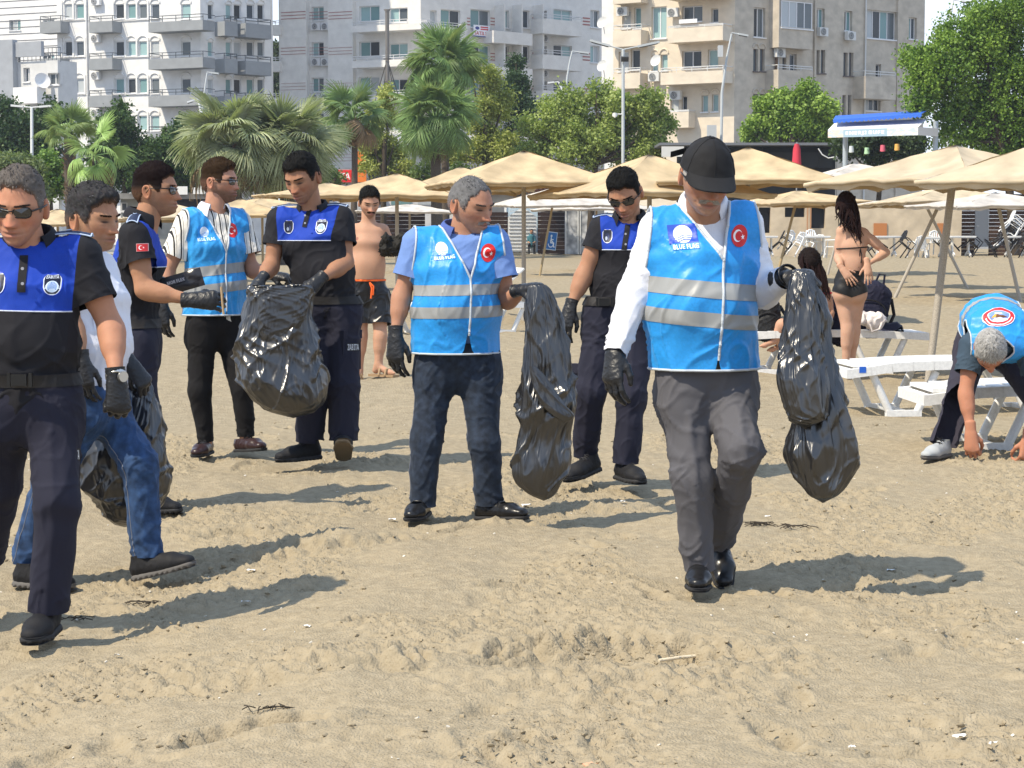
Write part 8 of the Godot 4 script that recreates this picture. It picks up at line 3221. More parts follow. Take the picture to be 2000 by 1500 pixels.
func beige_block() -> void:
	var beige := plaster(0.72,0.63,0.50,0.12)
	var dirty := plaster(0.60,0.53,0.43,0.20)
	var white := plaster(0.76,0.75,0.73)
	var rail := mat(0.60,0.60,0.58,0.4)
	var brown := mat(0.12,0.095,0.085,0.7)
	var fr := frame_of(1174,144.5,1432,139)
	var b := thing("apartment_building", "weathered beige apartment block with paired arched windows at the right", "building", fr.o)
	var loc := frame_local(fr)
	var holes := []
	var kinds := []
	for q in [[1272,12,1302,76,2,4],[1238,14,1252,56,1,1],[1332,10,1372,44,2,3],[1389,16,1403,44,1,3],[1332,98,1370,132,2,3],[1382,96,1403,132,1,4],[1272,108,1286,139,1,4],[1290,106,1304,138,1,4],[1232,96,1250,136,1,0],[1331,188,1342,216,1,0],[1370,186,1383,219,1,4],[1390,184,1403,218,1,4],[1309,190,1326,218,1,2],[1215,20,1232,56,1,2],[1208,100,1228,140,1,2]]:
		holes.append(box_uv(fr, [q[0], q[1], q[2], q[3]]))
		kinds.append(q)
	var rr := Rect2(on_plane(fr, 1198,100).x, 0, loc.w - on_plane(fr, 1198,100).x, 34)
	put("wall", wall_soup(loc, rr, holes, 0.3).mesh(), beige, b)
	put("roof", _block(loc, Rect2(0.002,0, loc.w - 0.002,34),14.0,0.0), beige, b)
	put("white_strip", wall_soup(loc, Rect2(0,0, rr.position.x, 34),[],0.2).mesh(), white, b)
	for i in holes.size():
		window(b, loc, holes[i],0.3, kinds[i][4], kinds[i][5])
		if kinds[i][0] in [1272,1290,1370,1390] and kinds[i][1] > 90:
			arch_over(b, loc, holes[i], beige, 1.0)
	for q in [[1197,58,1252,92,1.1,10],[1304,50,1412,84,1.5,4],[1197,142,1250,174,1.1,9],[1290,137,1412,166,1.5,8],[1304,218,1345,250,1.0,3],[1197,-26,1252,8,1.1,8],[1304,-34,1412,0,1.5,6]]:
		balcony(b, loc, [q[0], q[1], q[2], q[3]], q[4], beige, q[5], rail)
	for q in [[1214,22],[1313,24],[1276,150],[1318,186]]:
		cooler(b, loc, q[0], q[1],0.6, rail)
	for q in [[1196,48],[1196,132],[1300,122]]:
		var u := on_plane(fr, q[0], q[1])
		dish(b, pt(loc, u.x, u.y, 1.3), Vector3(-0.6,0.3,0.7).normalized(),0.42, rail)
	var fl := Soup.new()
	slab_on(fl, loc, box_uv(fr, [1325,36,1360,46],1.7),1.55,1.6)
	put("spare_window", fl.mesh(), win_frame, b)
	var sh := frame_of(1432,139,1800,151)
	var sl := frame_rel(sh, fr.o)
	holes = []
	kinds = []
	for q in [[1472,16,1495,72,2,0],[1594,17,1611,57,2,0],[1649,22,1665,60,2,0],[1775,35,1791,76,2,1],[1471,96,1481,139,1,5],[1484,96,1494,139,1,5],[1592,98,1601,143,1,5],[1603,98,1612,143,1,5],[1647,103,1656,148,1,5],[1658,103,1667,148,1,5],[1471,184,1481,219,1,5],[1484,184,1494,219,1,5],[1645,186,1652,224,1,5],[1656,186,1663,224,1,5],[1693,24,1752,74,4,2],[1542,106,1556,140,1,3],[1710,126,1721,155,1,0],[1690,190,1720,216,3,2],[1528,108,1536,140,1,5]]:
		holes.append(box_uv(sh, [q[0], q[1], q[2], q[3]]))
		kinds.append(q)
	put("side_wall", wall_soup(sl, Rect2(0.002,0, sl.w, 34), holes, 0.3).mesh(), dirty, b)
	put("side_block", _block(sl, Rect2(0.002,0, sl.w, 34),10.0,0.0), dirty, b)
	for i in holes.size():
		window(b, sl, holes[i],0.3, kinds[i][4], kinds[i][5], brown if kinds[i][5] == 5 else null)
		if kinds[i][0] < 1500 and kinds[i][1] > 90:
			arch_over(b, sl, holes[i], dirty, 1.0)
	# glazed bay and the balconies of the shaded side
	var bay := Soup.new()
	var br := box_uv(sh, [1521,-4,1588,92],0.9)
	slab_on(bay, sl, Rect2(br.position, Vector2(br.size.x, br.size.y * 0.40)),0.003,0.9)
	slab_on(bay, sl, Rect2(br.position + Vector2(0, br.size.y * 0.90), Vector2(br.size.x, br.size.y * 0.1)),0.003,0.9)
	slab_on(bay, sl, Rect2(br.position + Vector2(0, br.size.y * 0.401), Vector2(0.12, br.size.y * 0.498)),0.003,0.9)
	put("bay", bay.mesh(), dirty, b)
	var wn := box_uv(sh, [1526,6,1587,53],0.9)
	var shift := sl.duplicate()
	shift.o = sl.o + sl.n * 0.9
	window(b, shift, wn, 0.1,4,2)
	for q in [[1520,140,1588,176,1.2,8],[1690,152,1750,192,1.2,9]]:
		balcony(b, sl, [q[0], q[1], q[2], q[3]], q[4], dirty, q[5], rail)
	for q in [[1610,62],[1664,70],[1526,103]]:
		cooler(b, sl, q[0], q[1],0.5, rail)
	var rust := Soup.new()
	var u1 := on_plane(sh, 1514,100).x
	rust.tube([pt(sl, u1,0,0.12), pt(sl, u1,34,0.12)],[0.10],6)
	put("rusty_pipe", rust.mesh(), grain(0.26,0.15,0.08,0.9,0.6,0.4), b)
	var wp := Soup.new()
	for x in [1518,1688]:
		var u := on_plane(sh, x, 100).x
		wp.tube([pt(sl, u, 0,0.12), pt(sl, u, 34,0.12)],[0.06],6)
	put("drainpipe", wp.mesh(), rail, b)
	var rib := Soup.new()
	for x in [1590,1752]:
		var u := on_plane(sh, x, 100).x
		slab_on(rib, sl, Rect2(u - 0.1,0,0.2,34),0.003,0.15)
	put("rib", rib.mesh(), dirty, b)

func wall_box(called: String, label: String, category: String, px: Array, D: float, deep: float, m: Material) -> Node3D:
	# free-standing block whose front fills the surveyed rectangle and which stands on the ground
	var fr := frame_of(px[0], D, px[2], D)
	var o := thing(called, label, category, fr.o)
	var loc := frame_local(fr)
	var r := box_uv(fr, px)
	var s := Soup.new()
	slab_on(s, loc, Rect2(0,-0.1, loc.w, r.end.y + 0.1), -deep, 0.0)
	put("wall", s.mesh(), m, o)
	o.set_meta("top", r.end.y)
	o.remove_meta("top")
	return o

func beach_buildings() -> void:
	var grey := plaster(0.36,0.37,0.36,0.25)
	var beige := plaster(0.60,0.50,0.36,0.15)
	var brown := grain(0.055,0.028,0.020,0.85,1.0,0.4)
	var dark := mat(0.022,0.024,0.028,0.8)
	var steel := mat(0.42,0.46,0.50,0.5)
	# left low building
	var o := wall_box("beach_hut", "low grey flat-roofed building behind the officers at the left", "building", [236,388,402,480],100.0,5.0, grey)
	var fr := frame_of(236,100,402,100)
	var loc := frame_local(fr)
	var s := Soup.new()
	slab_on(s, loc, box_uv(fr, [232,378,405,389]),-5.2,0.8)
	put("roof", s.mesh(), plaster(0.30,0.29,0.27,0.3), o)
	window(o, loc, box_uv(fr, [238,396,249,412]),-0.02,1,0)
	s = Soup.new()
	slab_on(s, loc, box_uv(fr, [338,384,402,428],0.3),0.003,0.3)
	put("dark_opening", s.mesh(), dark, o)
	for q in [[338,364,366,380],[376,366,400,379],[284,366,330,377]]:
		s = Soup.new()
		slab_on(s, loc, box_uv(fr, q, 0.9),0.85,0.92)
		put("awning_panel", s.mesh(), mats.white_plastic, o)
	# brown board walls behind the umbrellas
	for q in [[640,412,830,492, "long dark brown board wall behind the shirtless man"],[1098,398,1104,492, "narrow dark board edge beside the silver panels"],[955,408,992,490, "short brown board wall right behind the balding man's collar"],[1050,400,1098,492, "dark brown board wall behind the wheelchair sign"]]:
		var fr2 := frame_of(q[0],108, q[2],108)
		var w := thing("board_wall", q[4], "wall", fr2.o)
		var l2 := frame_local(fr2)
		var top := box_uv(fr2, q).end.y
		var n := int(top / 0.22)
		for k in n:
			var bs := Soup.new()
			slab_on(bs, l2, Rect2(0,0.22 * k, l2.w, 0.205),-0.12,0.0 + 0.008 * (k % 2))
			put("board", bs.mesh(), brown, w)
	# white gabled hut
	fr = frame_of(990,110,1050,110)
	var h := thing("hut", "small white louvred hut with a gable behind the far sitters", "hut", fr.o)
	loc = frame_local(fr)
	var r := box_uv(fr, [992,424,1048,490])
	s = Soup.new()
	slab_on(s, loc, Rect2(r.position.x, 0, r.size.x, r.end.y),-1.6,0.0)
	put("wall", s.mesh(), mats.white_plastic, h)
	s = Soup.new()
	var pk := on_plane(fr, 1020,404)
	var a := pt(loc, r.position.x, r.end.y, 0.01)
	var c := pt(loc, r.end.x, r.end.y, 0.01)
	var t := pt(loc, pk.x, pk.y, 0.01)
	var q3: Vector3 = loc.n * -1.6
	s.tri(a, t, c)
	s.tri(a + q3, c + q3, t + q3)
	s.quad(a + q3, t + q3, t, a)
	s.quad(t + q3, c + q3, c, t)
	put("gable", s.mesh(), mats.white_plastic, h)
	for k in 12:
		s = Soup.new()
		slab_on(s, loc, Rect2(r.position.x + 0.06,0.15 + 0.19 * k, r.size.x - 0.12,0.03),0.003,0.05)
		put("louvre", s.mesh(), mat(0.60,0.61,0.62,0.6), h)
	# glass cabin frame behind it
	fr = frame_of(985,112,1056,112)
	h = thing("cabin", "pale blue framed cabin standing behind the white hut", "cabin", fr.o)
	loc = frame_local(fr)
	s = Soup.new()
	slab_on(s, loc, Rect2(0,0, loc.w, box_uv(fr, [985,398,1056,480]).end.y),-1.4,0.0)
	put("panel", s.mesh(), mat(0.45,0.55,0.62,0.3), h)
	for k in 3:
		s = Soup.new()
		slab_on(s, loc, Rect2((loc.w - 0.12) * k / 2.0,0,0.12, box_uv(fr, [985,398,1056,480]).end.y),0.003,0.06)
		put("post", s.mesh(), mats.white_plastic, h)
	# wheelchair sign
	var im := blank(128,168, Color(0.03,0.42,0.72))
	im.fill_rect(Rect2i(0,0,128,6), Color(0.9,0.93,0.95))
	im.fill_rect(Rect2i(0,162,128,6), Color(0.9,0.93,0.95))
	im.fill_rect(Rect2i(0,0,6,168), Color(0.9,0.93,0.95))
	im.fill_rect(Rect2i(122,0,6,168), Color(0.9,0.93,0.95))
	var wh := Color(0.93,0.95,0.97)
	disc(im, 58,38,11,11, wh)
	disc(im, 60,112,34,34, wh)
	disc(im, 60,112,25,25, Color(0.03,0.42,0.72))
	im.fill_rect(Rect2i(22,52,26,60), Color(0.03,0.42,0.72))
	im.fill_rect(Rect2i(52,50,12,56), wh)
	im.fill_rect(Rect2i(52,66,36,9), wh)
	im.fill_rect(Rect2i(52,96,46,11), wh)
	im.fill_rect(Rect2i(90,96,11,42), wh)
	im.fill_rect(Rect2i(90,132,24,9), wh)
	var sg := thing("wheelchair_sign", "blue sign with white wheelchair symbol leaning by the board wall", "sign", at(1077,494,106.0))
	var qm := BoxMesh.new()
	qm.size = Vector3(0.55,0.95,0.04)
	put("board", qm, mat(0.03,0.15,0.40,0.5), sg, Transform3D(Basis(Vector3.BACK, -0.12), Vector3(0,0.62,0)))
	var face := QuadMesh.new()
	face.size = Vector2(0.54,0.94)
	put("face", face, printed(im), sg, Transform3D(Basis(Vector3.BACK, -0.12), Vector3(0,0.62,0.024)))
	# chairs of the far sitters
	for q in [[1063, "dark chair under the far figure with the white cap"],[1038, "dark chair under the far figure in teal"]]:
		plastic_chair(q[1], Transform3D(Basis(), at(q[0],497,110.5)), dark, "chairs of the far sitters")
	# silver patterned panels
	fr = frame_of(1100,106,1162,106)
	h = thing("patterned_cabin", "pair of silver and white patterned cabins left of the glasses officer", "cabin", fr.o)
	loc = frame_local(fr)
	for k in 2:
		r = box_uv(fr, [1104 + 28 * k, 404,1131 + 28 * k, 494])
		s = Soup.new()
		slab_on(s, loc, Rect2(r.position.x, 0, r.size.x - 0.02, r.end.y),-1.2,0.0)
		var cm := StandardMaterial3D.new()
		cm.albedo_texture = noise_tex(0.012,2,61 + k, false, 1.0, FastNoiseLite.TYPE_CELLULAR, Color(0.9,0.9,0.9), Color(0.35,0.36,0.38))
		cm.uv1_triplanar = true
		cm.uv1_scale = Vector3.ONE * 0.35
		cm.roughness = 0.5
		put("cabin_wall", s.mesh(), cm, h)
		s = Soup.new()
		for x in [0.0, r.size.x - 0.08]:
			slab_on(s, loc, Rect2(r.position.x + x, 0,0.06, r.end.y + 0.02),0.003,0.04)
		put("edge", s.mesh(), mats.white_plastic, h)
	# beige bar building on the terrace
	fr = frame_of(1468,84,1878,84)
	h = thing("beach_bar", "long beige bar building with dark openings behind the terrace tables", "building", fr.o)
	loc = frame_local(fr)
	var holes := [box_uv(fr, [1533,405,1572,424]), box_uv(fr, [1482,405,1505,455]), box_uv(fr, [1582,405,1612,446])]
	r = box_uv(fr, [1468,392,1878,500])
	put("wall", wall_soup(loc, Rect2(0,0, loc.w, r.end.y), holes, 0.4).mesh(), beige, h)
	put("roof", _block(loc, Rect2(0,0, loc.w, r.end.y),6.0,0.0), beige, h)
	for k in 3:
		s = Soup.new()
		slab_on(s, loc, holes[k].grow(-0.01),-0.39,-0.3)
		put("shutter", s.mesh(), dark, h)
	for q in [[1706,436,1732,462],[1830,436,1852,462]]:
		s = Soup.new()
		slab_on(s, loc, box_uv(fr, q),0.003,0.05)
		put("orange_board", s.mesh(), mat(0.42,0.17,0.06,0.8), h)
	for x in [1576,1582]:
		s = Soup.new()
		slab_on(s, loc, box_uv(fr, [x, 400, x + 3,462],0.3),0.2,0.3)
		put("post", s.mesh(), mat(0.40,0.22,0.12,0.8), h)
	# wooden cabin at the right
	fr = frame_of(1872,86,2080,86)
	h = thing("wooden_cabin", "brown wooden cabin with grey metal door at the right edge", "cabin", fr.o)
	loc = frame_local(fr)
	var topv := box_uv(fr, [1872,385,2080,480]).end.y
	var door := box_uv(fr, [1904,402,1932,482])
	var planks := [grain(0.105,0.055,0.034,0.85,1.0,0.4), grain(0.085,0.045,0.030,0.85,1.0,0.4), grain(0.125,0.068,0.042,0.85,1.0,0.4)]
	for k in int(topv / 0.16):
		for seg in [[0.0, door.position.x - 0.02],[door.end.x + 0.02, loc.w]]:
			s = Soup.new()
			slab_on(s, loc, Rect2(seg[0],0.16 * k, seg[1] - seg[0],0.148),-0.1,0.012 * (k % 2))
			put("plank", s.mesh(), planks[(k * 5 + int(seg[0])) % 3], h)
	s = Soup.new()
	slab_on(s, loc, door, -0.12,-0.03)
	var dr := put("door", s.mesh(), mat(0.34,0.35,0.36,0.45), h)
	s = Soup.new()
	slab_on(s, loc, Rect2(door.position.x + 0.06, door.position.y + door.size.y * 0.5,0.10,0.03),-0.028,0.03)
	put("handle", s.mesh(), mats.steel, dr)
	s = Soup.new()
	slab_on(s, loc, Rect2(-0.1, topv, loc.w + 0.2,0.12),-3.0,0.4)
	put("roof", s.mesh(), brown, h)
	# dark awning roof
	fr = frame_of(1290,96,1640,96)
	h = thing("pavilion", "black pavilion with a thin flat roof behind the cap man's head", "pavilion", fr.o)
	loc = frame_local(fr)
	s = Soup.new()
	slab_on(s, loc, box_uv(fr, [1288,279,1640,284]),-6.0,0.3)
	put("roof", s.mesh(), mat(0.16,0.17,0.19,0.6), h)
	s = Soup.new()
	r = box_uv(fr, [1340,285,1640,332])
	slab_on(s, loc, Rect2(r.position.x, 0, r.size.x, r.end.y),-5.5,-1.2)
	put("wall", s.mesh(), dark, h)
	for x in [1490,1560,1600,1636]:
		s = Soup.new()
		slab_on(s, loc, box_uv(fr, [x, 284, x + 2.5,480]),-0.6,-0.5)
		put("post", s.mesh(), dark, h)
	s = Soup.new()
	slab_on(s, loc, box_uv(fr, [1480,296,1632,326]),-1.19,-0.9)
	put("blind", s.mesh(), mat(0.035,0.038,0.042,0.85), h)
	s = Soup.new()
	slab_on(s, loc, box_uv(fr, [1292,286,1336,306],0.35),0.3,0.35)
	put("board", s.mesh(), mat(0.60,0.60,0.58,0.6), h)
	var cable := Soup.new()
	cable.tube([at(1598,290,95.0) - fr.o, at(1606,302,95.0) - fr.o, at(1618,309,95.0) - fr.o, at(1634,306,95.0) - fr.o],[0.03],5)
	put("cable", cable.mesh(), mats.white_plastic, h)
	# closed red parasol
	var cp := at(1556,322,92.0)
	cp.y = 0.0
	var po := thing("closed_parasol", "closed red parasol standing in front of the black pavilion", "parasol", cp)
	s = Soup.new()
	var tip := at(1556,281,92.0).y
	var low := at(1556,322,92.0).y
	s.tube([Vector3(0, tip, 0), Vector3(0, lerpf(tip, low, 0.25),0), Vector3(0, lerpf(tip, low, 0.6),0), Vector3(0, low, 0)],[0.10,0.17,0.19,0.22],9)
	put("canopy", s.mesh(), mat(0.62,0.05,0.08,0.75), po)
	s = Soup.new()
	s.tube([Vector3(0,0,0), Vector3(0, tip + 0.08,0)],[0.03],6)
	put("pole", s.mesh(), mats.steel, po)
	# kiosk sign with blue awning
	kiosk()
	# tiled roof
	tiled_roof()
	# red shop front behind the palms
	fr = frame_of(655,118,712,118)
	h = thing("shop", "red shop front with white letters behind the small palm", "shop", fr.o)
	loc = frame_local(fr)
	r = box_uv(fr, [655,300,712,358])
	s = Soup.new()
	slab_on(s, loc, Rect2(0,0, loc.w, r.position.y + 0.8),-4.0,-0.1)
	put("wall", s.mesh(), plaster(0.5,0.5,0.5), h)
	s = Soup.new()
	r = box_uv(fr, [658,332,712,356])
	slab_on(s, loc, r, -0.1,0.1)
	put("red_board", s.mesh(), mat(0.70,0.03,0.03,0.5), h)
	var lt := box_uv(fr, [664,336,686,352])
	var l := QuadMesh.new()
	l.size = lt.size
	put("lettering", l, print_words("TA", Color(0.86,0.16,0.14), Color(0.95,0.95,0.95),96,72), h, Transform3D(Basis(loc.x, Vector3.UP, loc.n), pt(loc, lt.position.x + lt.size.x * 0.5, lt.position.y + lt.size.y * 0.5,0.11)))
	s = Soup.new()
	slab_on(s, loc, box_uv(fr, [700,296,716,356]),0.11,0.5)
	put("orange_column", s.mesh(), mat(0.80,0.20,0.03,0.6), h)
	# pale shop building between the trees
	var w2 := wall_box("shop_building", "white low building glimpsed between palms and feathery trees", "building", [706,262,1180,420],122.0,6.0, plaster(0.66,0.66,0.66))
	fr = frame_of(706,122,1180,122)
	loc = frame_local(fr)
	s = Soup.new()
	slab_on(s, loc, box_uv(fr, [706,300,1180,330],0.2),0.003,0.2)
	put("shade_band", s.mesh(), mat(0.22,0.24,0.26,0.7), w2)
	for k in 9:
		s = Soup.new()
		slab_on(s, loc, box_uv(fr, [712 + 52 * k, 336,752 + 52 * k, 400]),0.003,0.05)
		put("shop_window", s.mesh(), glass[k % 6], w2)
	# flue pipe on a roof
	var fb := at(757,230,130.0)
	fb.y = 0.0
	var fo := thing("flue_pipe", "tall grey metal flue with angled braces before the middle block", "chimney", fb)
	s = Soup.new()
	var y0 := at(757,205,130.0).y
	var y1 := at(757,24,130.0).y
	s.tube([Vector3(0,0,0), Vector3(0, y1,0)],[0.13],10)
	put("pipe", s.mesh(), mat(0.15,0.14,0.13,0.6), fo)
	s = Soup.new()
	s.tube([Vector3(0, y1,0), Vector3(0, y1 + 0.12,0), Vector3(0, y1 + 0.14,0)],[0.13,0.24,0.05],10)
	put("cowl", s.mesh(), mat(0.15,0.14,0.13,0.6), fo)
	var ym := at(757,116,130.0).y
	for q in [[-0.85,0.3],[0.6,0.3],[-0.4,-0.5],[0.85,-0.3]]:
		s = Soup.new()
		s.tube([Vector3(0, ym, 0), Vector3(q[0], y0, q[1])],[0.03],5)
		put("brace", s.mesh(), mat(0.06,0.055,0.05,0.7), fo)
	s = Soup.new()
	for k in 3:
		s.tube(ring_path(Vector3(0, lerpf(y0, ym, k / 2.0),0), Vector3.UP, 0.2 + 0.02 * k),[0.025],5)
	put("collar", s.mesh(), mat(0.06,0.055,0.05,0.7), fo)

func kiosk() -> void:
	var fr := frame_of(1618,88,1815,84)
	var o := thing("kiosk_sign", "kiosk sign with blue scalloped awning and white lettered banner on two posts", "kiosk", fr.o)
	var loc := frame_local(fr)
	var blue := mat(0.03,0.12,0.52,0.7)
	var cloth_ := mat(0.74,0.74,0.75,0.7)
	for x in [1636,1812]:
		var u := on_plane(fr, x, 300).x
		var s := Soup.new()
		s.tube([pt(loc, u, 0,-0.5), pt(loc, u, on_plane(fr, x, 236).y, -0.5)],[0.11],10)
		put("post", s.mesh(), mat(0.36,0.42,0.48,0.4), o)
	# blue roof: a sloped sheet with scallops
	var g := []
	for i in 6:
		var row := []
		for k in 61:
			var t := k / 60.0
			var a := on_plane(fr, lerpf(1627,1800, t), lerpf(234,222, t),0.8)
			var b := on_plane(fr, lerpf(1632,1814, t), lerpf(226,215, t),-0.6)
			var q := a.lerp(b, i / 5.0)
			row.append(pt(loc, q.x, q.y, lerpf(0.8,-0.6, i / 5.0)))
		g.append(row)
	var s2 := Soup.new()
	s2.grid(g)
	var val := [[],[]]
	for k in 61:
		val[0].append(g[0][k])
		val[1].append(g[0][k] + Vector3(0,-0.10 - 0.06 * absf(sin(k * PI / 3.0)),0.01))
	s2.grid(val)
	put("blue_awning", s2.mesh(), blue, o)
	# white sloped cover and banner
	g = []
	for i in 5:
		var row := []
		for k in 21:
			var t := k / 20.0
			var a := on_plane(fr, lerpf(1617,1793, t), lerpf(254,248, t),1.2)
			var b := on_plane(fr, lerpf(1630,1812, t), lerpf(240,232, t),-0.2)
			var q := a.lerp(b, i / 4.0)
			row.append(pt(loc, q.x, q.y, lerpf(1.2,-0.2, i / 4.0)))
		g.append(row)
	s2 = Soup.new()
	s2.grid(g)
	put("white_awning", s2.mesh(), cloth_, o)
	var im := blank(512,64, Color(0.72,0.77,0.80))
	for x in 512:
		for y in 64:
			var n := fine_noise.get_noise_2d(x * 0.02, y * 0.04)
			if x < 90 and n > 0.0:
				im.set_pixel(x, y, Color(0.88,0.80,0.74))
			elif x > 340 and n > -0.05:
				im.set_pixel(x, y, Color(0.80,0.88,0.92) if n > 0.1 else Color(0.92,0.88,0.68))
			elif x >= 90 and x <= 340:
				im.set_pixel(x, y, Color(0.60,0.70,0.76))
	write_text(im, "ENERJI BUFE", Rect2(104,16,220,34), Color(0.98,0.98,0.99))
	write_text(im, "ENERJI BUFE", Rect2(106,18,220,34), Color(0.70,0.76,0.82))
	write_text(im, "ENERJI BUFE", Rect2(104,16,220,34), Color(0.97,0.98,0.99))
	var bs := Soup.new()
	var uvs := {}
	var p0 := on_plane(fr, 1617,269,1.2)
	var p1 := on_plane(fr, 1793,264,1.2)
	var p2 := on_plane(fr, 1793,248,1.2)
	var p3 := on_plane(fr, 1617,254,1.2)
	bs.quad(pt(loc, p3.x, p3.y, 1.2), pt(loc, p2.x, p2.y, 1.2), pt(loc, p1.x, p1.y, 1.2), pt(loc, p0.x, p0.y, 1.2))
	var lx: Vector3 = loc.x
	var uv := func(p: Vector3) -> Vector2:
		var u := (p.dot(lx) - p0.x) / (p1.x - p0.x)
		return Vector2(u, 1.0 - (p.y - lerpf(p0.y, p1.y, u)) / lerpf(p3.y - p0.y, p2.y - p1.y, u))
	put("banner", bs.mesh(uv), printed(im, 0.7), o)
	var e := Soup.new()
	var e1 := on_plane(fr, 1832,262,-0.4)
	e.quad(pt(loc, p2.x, p2.y, 1.2), pt(loc, e1.x, p2.y, -0.4), pt(loc, e1.x, p1.y, -0.4), pt(loc, p1.x, p1.y, 1.2))
	put("banner_end", e.mesh(), mat(0.62,0.60,0.58,0.7), o)
	leafy("tree", "dark round clipped tree with hanging lanterns under the kiosk sign", "tree", 92.0,[[1650,285,22],[1690,280,26],[1730,282,26],[1768,284,24],[1790,278,18],[1710,300,20]],1100,0.15, Color(0.022,0.045,0.016), Color(0.055,0.095,0.03),[1712,420],7)
	for q in [[1693,295, Color(0.45,0.70,0.45), "pale green paper lantern hanging in the dark tree"],[1724,290, Color(0.75,0.15,0.22), "red paper lantern hanging in the dark tree"],[1752,288, Color(0.80,0.45,0.12), "orange paper lantern hanging in the dark tree"],[1663,292, Color(0.6,0.66,0.7), "whitish paper lantern hanging in the dark tree"]]:
		var s := Soup.new()
		s.tube([Vector3(0,0.16,0), Vector3(0,0.15,0), Vector3(0,-0.12,0), Vector3(0,-0.14,0)],[0.03,0.10,0.12,0.05],10)
		tag(put("lantern", s.mesh(), mat(q[2].r, q[2].g, q[2].b, 0.7), self, Transform3D(Basis(), at(q[0], q[1],90.8))), q[3], "lantern", "")

func tiled_roof() -> void:
	var fr := frame_of(880,118,1200,118)
	var o := thing("pavilion", "low building with a red tiled roof behind the highest tan umbrella", "building", fr.o)
	var loc := frame_local(fr)
	var eave := on_plane(fr, 1000,374).y
	var ridge_ := on_plane(fr, 1000,312,-4.0).y
	var s := Soup.new()
	slab_on(s, loc, Rect2(0.6,0, loc.w - 1.2, eave),-7.5,-0.6)
	put("wall", s.mesh(), plaster(0.52,0.48,0.42), o)
	# hipped roof in rows of tiles
	var tones := [grain(0.36,0.14,0.085,0.9,1.0,0.35), grain(0.31,0.12,0.075,0.9,1.0,0.35), grain(0.40,0.17,0.105,0.9,1.0,0.35)]
	var rows := 14
	for k in rows:
		var t0 := float(k) / rows
		var t1 := float(k + 1) / rows
		var in0 := 3.6 * t0
		var in1 := 3.6 * t1
		var st := Soup.new()
		var n := int((loc.w - 2.0 * in0) / 0.24)
		var step: float = (loc.w - 2.0 * in0) / n
		for q in n:
			var u := in0 + step * (q + 0.5)
			var a := pt(loc, u, lerpf(eave, ridge_, t0) + 0.02,-4.0 * t0)
			var b := pt(loc, clampf(u, in1, loc.w - in1), lerpf(eave, ridge_, t1) + 0.05,-4.0 * t1)
			st.tube([a, b],[0.125,0.105],6)
		put("tile_row", st.mesh(), tones[k % 3], o)
	s = Soup.new()
	var A := pt(loc, 0, eave, 0)
	var B := pt(loc, loc.w, eave, 0)
	var C := pt(loc, loc.w - 3.6, ridge_, -4.0)
	var D := pt(loc, 3.6, ridge_, -4.0)
	s.quad(D, C, B, A)
	var E := pt(loc, loc.w, eave, -8.0)
	var F := pt(loc, 0, eave, -8.0)
	s.quad(C, D, F, E)
	s.tri(C, E, B)
	s.tri(D, A, F)
	put("roof", s.mesh(), tones[1], o)

# ---------------------------------------------------------------- plants
var leaf_mat: StandardMaterial3D
var clumps := {}

func clump(size: float, n: int, long: float, seed_: int) -> Mesh:
	var key := str([size, n, long, seed_])
	if clumps.has(key):
		return clumps[key]
	var r := RandomNumberGenerator.new()
	r.seed = seed_
	var s := Soup.new()
	for k in n:
		var c := Vector3(r.randfn(), r.randfn(), r.randfn()) * size * 1.0
		var d := (Vector3(r.randfn(), r.randfn() - 0.2, r.randfn())).normalized()
		var u := d.cross(Vector3(r.randfn(), r.randfn(), r.randfn())).normalized()
		var l := size * r.randf_range(0.75,1.25) * long
		var w := size * r.randf_range(0.32,0.5)
		var tip := c + d * l + Vector3(0,-0.12 * l, 0)
		var m1 := c + d * l * 0.45 + u * w
		var m2 := c + d * l * 0.45 - u * w
		if (tip - c).cross(m1 - c).y < 0.0:
			s.tri(c, tip, m1)
			s.tri(c, m2, tip)
		else:
			s.tri(c, m1, tip)
			s.tri(c, tip, m2)
	clumps[key] = s.mesh()
	return clumps[key]

